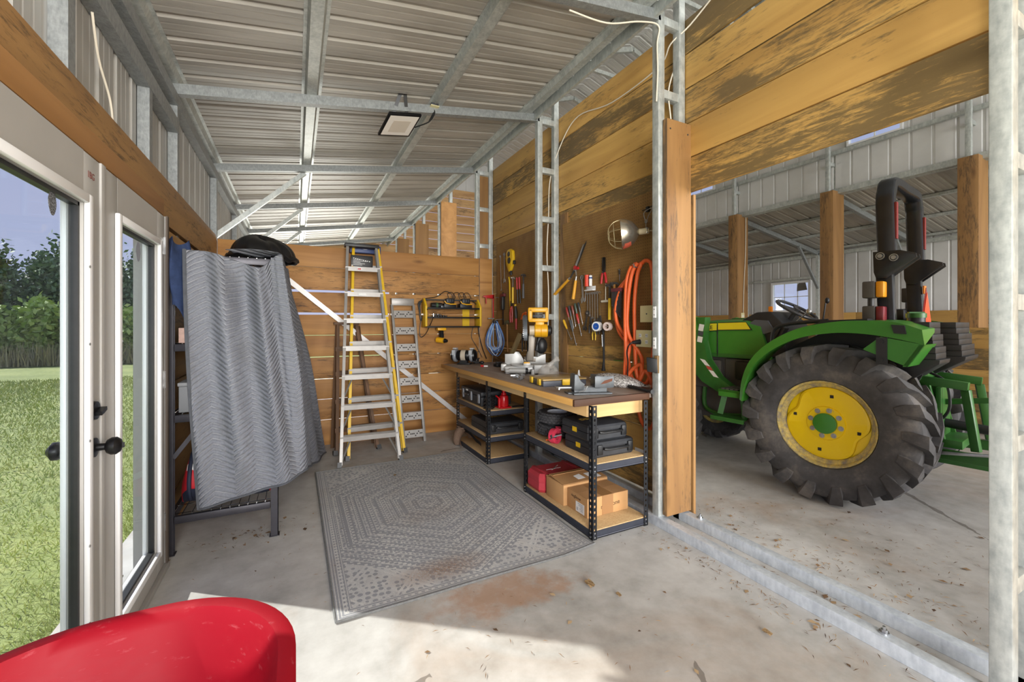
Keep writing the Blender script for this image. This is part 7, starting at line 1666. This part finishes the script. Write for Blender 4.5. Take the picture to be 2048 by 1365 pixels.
for k, (y, lb) in enumerate(((4.80, 'red and black chisel nearer the yellow hammer'), (4.735, 'red and black chisel nearer the grey hammer'))):
    t = hang('chisel', lb, 'chisel', y, 1.69, 'red chisels on the far pegboard'); cap(t, 'handle', W(y, 2.02, 0.016), W(y - 0.012, 1.87, 0.016), 0.012, RED, 10); cap(t, 'blade', W(y - 0.012, 1.87, 0.016), W(y - 0.03, 1.69, 0.016), 0.0095, BLACK_M, 8); hook(t, y, 2.0, 0.018)
t = hang('bar_clamp', 'red bar clamp hanging at the partition corner', 'clamp', 5.40, 1.48); part('bar', MB().box((2.44, 5.37, 1.50), (2.452, 5.385, 1.83)), RED, t, world=True); part('fixed_jaw', MB().prism([(2.46, 5.37, 1.84), (2.30, 5.37, 1.82), (2.29, 5.37, 1.80), (2.36, 5.37, 1.79), (2.46, 5.37, 1.78)], (0, 0.018, 0), 0.003), RED, t, world=True); part('screw', MB().cyl((2.34, 5.378, 1.71), (2.34, 5.378, 1.80), 0.008), RED, t, world=True); part('sliding_jaw', MB().box((2.37, 5.368, 1.50), (2.46, 5.39, 1.515), 0.002), ALU, t, world=True); part('hook', MB().cyl((2.446, 5.378, 1.80), (2.531, 5.378, 1.80), 0.004), STEEL, t, world=True)
t = hang('bar_clamp', 'black quick-grip bar clamp hanging next to the red one', 'clamp', 5.19, 1.40); part('bar', MB().box((XB - 0.03, 5.175, 1.42), (XB - 0.02, 5.20, 1.86)), BLACK_M, t, world=True); part('grip', MB().box((XB - 0.055, 5.15, 1.62), (XB - 0.012, 5.225, 1.80), 0.008), BLACK, t, world=True); part('jaw', MB().box((XB - 0.05, 5.11, 1.80), (XB - 0.015, 5.23, 1.84), 0.005), plain('jaw_maroon', '5e1f24', 0.5), t, world=True); hook(t, 5.19, 1.84, 0.03)
t = hang('fence_pliers', 'long red-handled pliers hanging under the pry bar', 'pliers', 4.95, 1.45)
for s in (1, -1): part('handle', MB().tube([W(4.945 + 0.012 * s, 1.66, 0.02), W(4.95 + 0.03 * s, 1.57, 0.02), W(4.95 + 0.025 * s, 1.45, 0.02)], 0.011, 8), RED, t, world=True)
part('jaws', MB().box((XB - 0.028, 4.93, 1.655), (XB - 0.012, 4.96, 1.73), 0.003), BLACK_M, t, world=True); hook(t, 4.945, 1.70, 0.028)
t = hang('pipe_cutter', 'black and yellow tool with a red handle hanging beside the red pliers', 'tool', 4.82, 1.36); part('body', MB().tube([W(4.83, 1.66, 0.02), W(4.82, 1.58, 0.02), W(4.81, 1.5, 0.02)], [0.012, 0.022, 0.016], 10), BLACK, t, world=True); cap(t, 'collar', W(4.835, 1.68, 0.02), W(4.832, 1.655, 0.02), 0.014, YELLOW); cap(t, 'handle', W(4.81, 1.5, 0.02), W(4.81, 1.36, 0.02), 0.013, RED, 10); hook(t, 4.83, 1.66, 0.03)
t = hang('spring_clamp', 'orange spring clamp hanging behind the miter saw guard', 'clamp', 4.62, 1.47)
for s in (1, -1): part('arm', MB().tube([W(4.66, 1.49, 0.03), W(4.60, 1.53 + 0.025 * s, 0.03), W(4.53, 1.56 + 0.01 * s, 0.03)], [0.008, 0.013, 0.009], 8), plain('clamp_orange', 'd9601f', 0.45), t, world=True)
hook(t, 4.60, 1.54, 0.03)
t = hang('hatchet', 'brown-handled hatchet hanging below the red pliers', 'hatchet', 5.06, 1.05); part('head', MB().prism([(XB - 0.02, 5.12, 1.47), (XB - 0.02, 5.03, 1.48), (XB - 0.02, 5.0, 1.45), (XB - 0.02, 5.05, 1.42), (XB - 0.02, 5.14, 1.42)], (-0.02, 0, 0), 0.003), plain('olive_steel', '6a6a50', 0.5, 0.4), t, world=True); part('handle', MB().tube([W(5.05, 1.44, 0.03), W(5.045, 1.25, 0.03), W(5.03, 1.06, 0.03)], [0.012, 0.011, 0.014], 8), WOODH, t, world=True); hook(t, 5.05, 1.43, 0.035)
t = hang('cable_coil', 'hank of blue and white cable hanging above the bench end', 'cable', 5.33, 0.97)
for k in range(16):
    rq = random.Random(k); o_ = rq.uniform(-0.03, 0.03); w_ = rq.uniform(0.05, 0.11); zb = rq.uniform(0.99, 1.12)
    e_ = lambda q, z: (2.40 + 0.7 * q + rq.uniform(-0.012, 0.012), 5.21 - 0.7 * q + rq.uniform(-0.012, 0.012), z)
    pts = [e_(0.01 * math.cos(k), 1.475), e_(o_ - w_ * 0.72, 1.33), e_(o_ - w_, 1.15), e_(o_, zb), e_(o_ + w_, 1.15), e_(o_ + w_ * 0.7, 1.33)]
    part('loop', MB().tube(pts, 0.0055, 6, closed=True, sub=6), plain('cable_%d' % k, ('3f6aa8', 'c9d6e6', '5d86c4', '8fb0dd')[k % 4], 0.45), t, world=True)
part('tie', MB().box((2.37, 5.18, 1.44), (2.43, 5.24, 1.48), 0.006), BLACK, t, world=True); part('hook', MB().tube([(2.40, 5.21, 1.47), (2.41, 5.21, 1.49), (2.531, 5.21, 1.495)], 0.005, 8), STEEL, t, world=True)
mb = MB(); mb.tube([(2.44, 5.05, 0.94), (2.40, 5.20, 0.97), (2.44, 5.30, 1.03), (2.47, 5.36, 1.0), (2.42, 5.28, 0.95), (2.43, 5.1, 0.945)], 0.006, 6, sub=5); single('brown_cord', mb, plain('cord_brown', '5f4630', 0.6), 'loose brown cord lying on the bench below the blue cable', 'cord', (2.43, 5.2, 0.931))

# ---- yellow tool rack on the partition
YB = 5.458
t = thing('tool_rack', 'yellow-ended wall rack for cordless tools mounted on the timber partition', 'rack', (1.85, YB, 1.385))
for x in (1.47, 2.21):
    part('end_panel', MB().prism([(x - 0.012, YB, 1.385), (x - 0.012, YB - 0.20, 1.40), (x - 0.012, YB - 0.20, 1.66), (x - 0.012, YB - 0.10, 1.76), (x - 0.012, YB - 0.06, 1.76), (x - 0.012, YB, 1.70)], (0.024, 0, 0), 0.003), YELLOW, t, world=True)
for z in (1.395, 1.515, 1.635): part('shelf', MB().box((1.483, YB - 0.185, z - 0.008), (2.197, YB - 0.002, z), 0.001).box((1.483, YB - 0.19, z - 0.012), (2.197, YB - 0.183, z + 0.008)), BLACK_M, t, world=True)
part('top_bar', MB().bar((1.47, YB - 0.08, 1.745), (2.21, YB - 0.08, 1.745), 0.02, 0.016), BLACK, t, world=True); part('upright', MB().box((2.02, YB - 0.012, 1.40), (2.12, YB - 0.002, 1.72)), YELLOW, t, world=True)
for k, x in enumerate((1.80, 2.02)):
    t = thing('battery_charger', ('black and yellow battery charger on top of the rack nearer the ladders', 'black battery charger with upright cables on top of the rack nearer the corner')[k], 'charger', (x, YB - 0.10, 1.635), group='chargers on the tool rack')
    part('body', MB().box((x - 0.085, YB - 0.16, 1.6355), (x + 0.085, YB - 0.03, 1.70), 0.01), BLACK, t, world=True); part('trim', MB().tube([(x - 0.08, YB - 0.163, 1.73), (x - 0.06, YB - 0.165, 1.70), (x, YB - 0.165, 1.688), (x + 0.075, YB - 0.163, 1.69)], 0.008, 6), YELLOW_T, t, world=True)
    part('battery', MB().box((x - 0.05, YB - 0.15, 1.70), (x + 0.06, YB - 0.05, 1.765), 0.008), BLACK, t, world=True); part('contacts', MB().box((x - 0.03, YB - 0.152, 1.72), (x - 0.02, YB - 0.149, 1.755)).box((x, YB - 0.152, 1.72), (x + 0.01, YB - 0.149, 1.755)).box((x + 0.03, YB - 0.152, 1.72), (x + 0.04, YB - 0.149, 1.755)), STEEL_D, t, world=True)
t = thing('sander', 'small black and yellow power tool lying on the rack under the chargers', 'power tool', (1.64, YB - 0.1, 1.635)); part('body', MB().cyl((1.56, YB - 0.1, 1.672), (1.70, YB - 0.1, 1.672), 0.034), BLACK, t, world=True); part('stripe', MB().cyl((1.62, YB - 0.1, 1.672), (1.645, YB - 0.1, 1.672), 0.035), GREEN_H, t, world=True); part('head', MB().box((1.68, YB - 0.15, 1.6355), (1.72, YB - 0.06, 1.67), 0.005), STEEL_D, t, world=True)
t = thing('socket_strip', 'strip of black sockets on the middle shelf of the rack', 'sockets', (1.66, YB - 0.1, 1.515))
for k in range(6): part('socket', MB().cyl((1.58 + 0.034 * k, YB - 0.13, 1.5155), (1.58 + 0.034 * k, YB - 0.13, 1.565 - 0.005 * k), 0.0145), BLACK_M if k else CHROME, t, world=True)
t = thing('cordless_drill', 'yellow cordless drill hanging upside down below the rack', 'drill', (1.68, YB - 0.12, 1.21)); part('battery', MB().box((1.63, YB - 0.16, 1.345), (1.745, YB - 0.06, 1.385), 0.008), YELLOW_T, t, world=True); part('grip', MB().bar((1.69, YB - 0.11, 1.35), (1.695, YB - 0.12, 1.25), 0.045, 0.05, bev=0.01), BLACK, t, world=True); part('motor_housing', MB().cyl((1.64, YB - 0.09, 1.225), (1.71, YB - 0.16, 1.215), 0.036).cyl((1.715, YB - 0.165, 1.2145), (1.64, YB - 0.09, 1.226), 0.030), YELLOW_T, t, world=True); part('chuck', MB().cyl((1.71, YB - 0.16, 1.215), (1.745, YB - 0.195, 1.21), 0.031, 0.018), BLACK_M, t, world=True)
mb = MB()
rq = random.Random(11)
for k in range(5): mb.tube([(1.50, YB - 0.06, 1.755), (1.44 - 0.008 * k, YB - 0.04, 1.70), (1.42 + 0.02 * rq.random(), YB - 0.03, 1.58), (1.42 + 0.04 * rq.random(), YB - 0.03, 1.48), (1.47, YB - 0.05, 1.50 + 0.03 * k), (1.48, YB - 0.215, 1.62)], 0.005, 6, sub=5)
mb.tube([(1.45, YB - 0.03, 1.52), (1.43, YB - 0.02, 1.34), (1.45, YB - 0.02, 1.26), (1.52, YB - 0.03, 1.32), (1.56, YB - 0.21, 1.52)], 0.005, 6, sub=5); mb.tube([(1.50, YB - 0.06, 1.76), (1.65, YB - 0.05, 1.79), (1.76, YB - 0.06, 1.86), (1.84, YB - 0.07, 1.83), (1.86, YB - 0.08, 1.77)], 0.005, 6, sub=5)
for x in (1.80, 1.88, 1.95, 2.02): mb.tube([(x, YB - 0.1, 1.76), (x - 0.01, YB - 0.08, 1.83), (x + 0.06, YB - 0.06, 1.85), (x + 0.10, YB - 0.08, 1.78)], 0.0045, 6, sub=4)
mb.tube([(2.12, YB - 0.08, 1.75), (2.21, YB - 0.06, 1.68), (2.24, YB - 0.04, 1.5), (2.25, YB - 0.04, 1.3), (2.30, YB - 0.05, 1.1), (2.36, YB - 0.05, 0.95)], 0.006, 6, sub=5); mb.tube([(2.17, YB - 0.03, 1.40), (2.15, YB - 0.02, 1.25), (2.22, YB - 0.03, 1.12), (2.30, YB - 0.04, 0.97)], 0.004, 6, sub=5)
single('charger_cables', mb, BLACK, 'tangle of black charger cables around the yellow tool rack', 'cables', (1.85, YB - 0.05, 1.3))
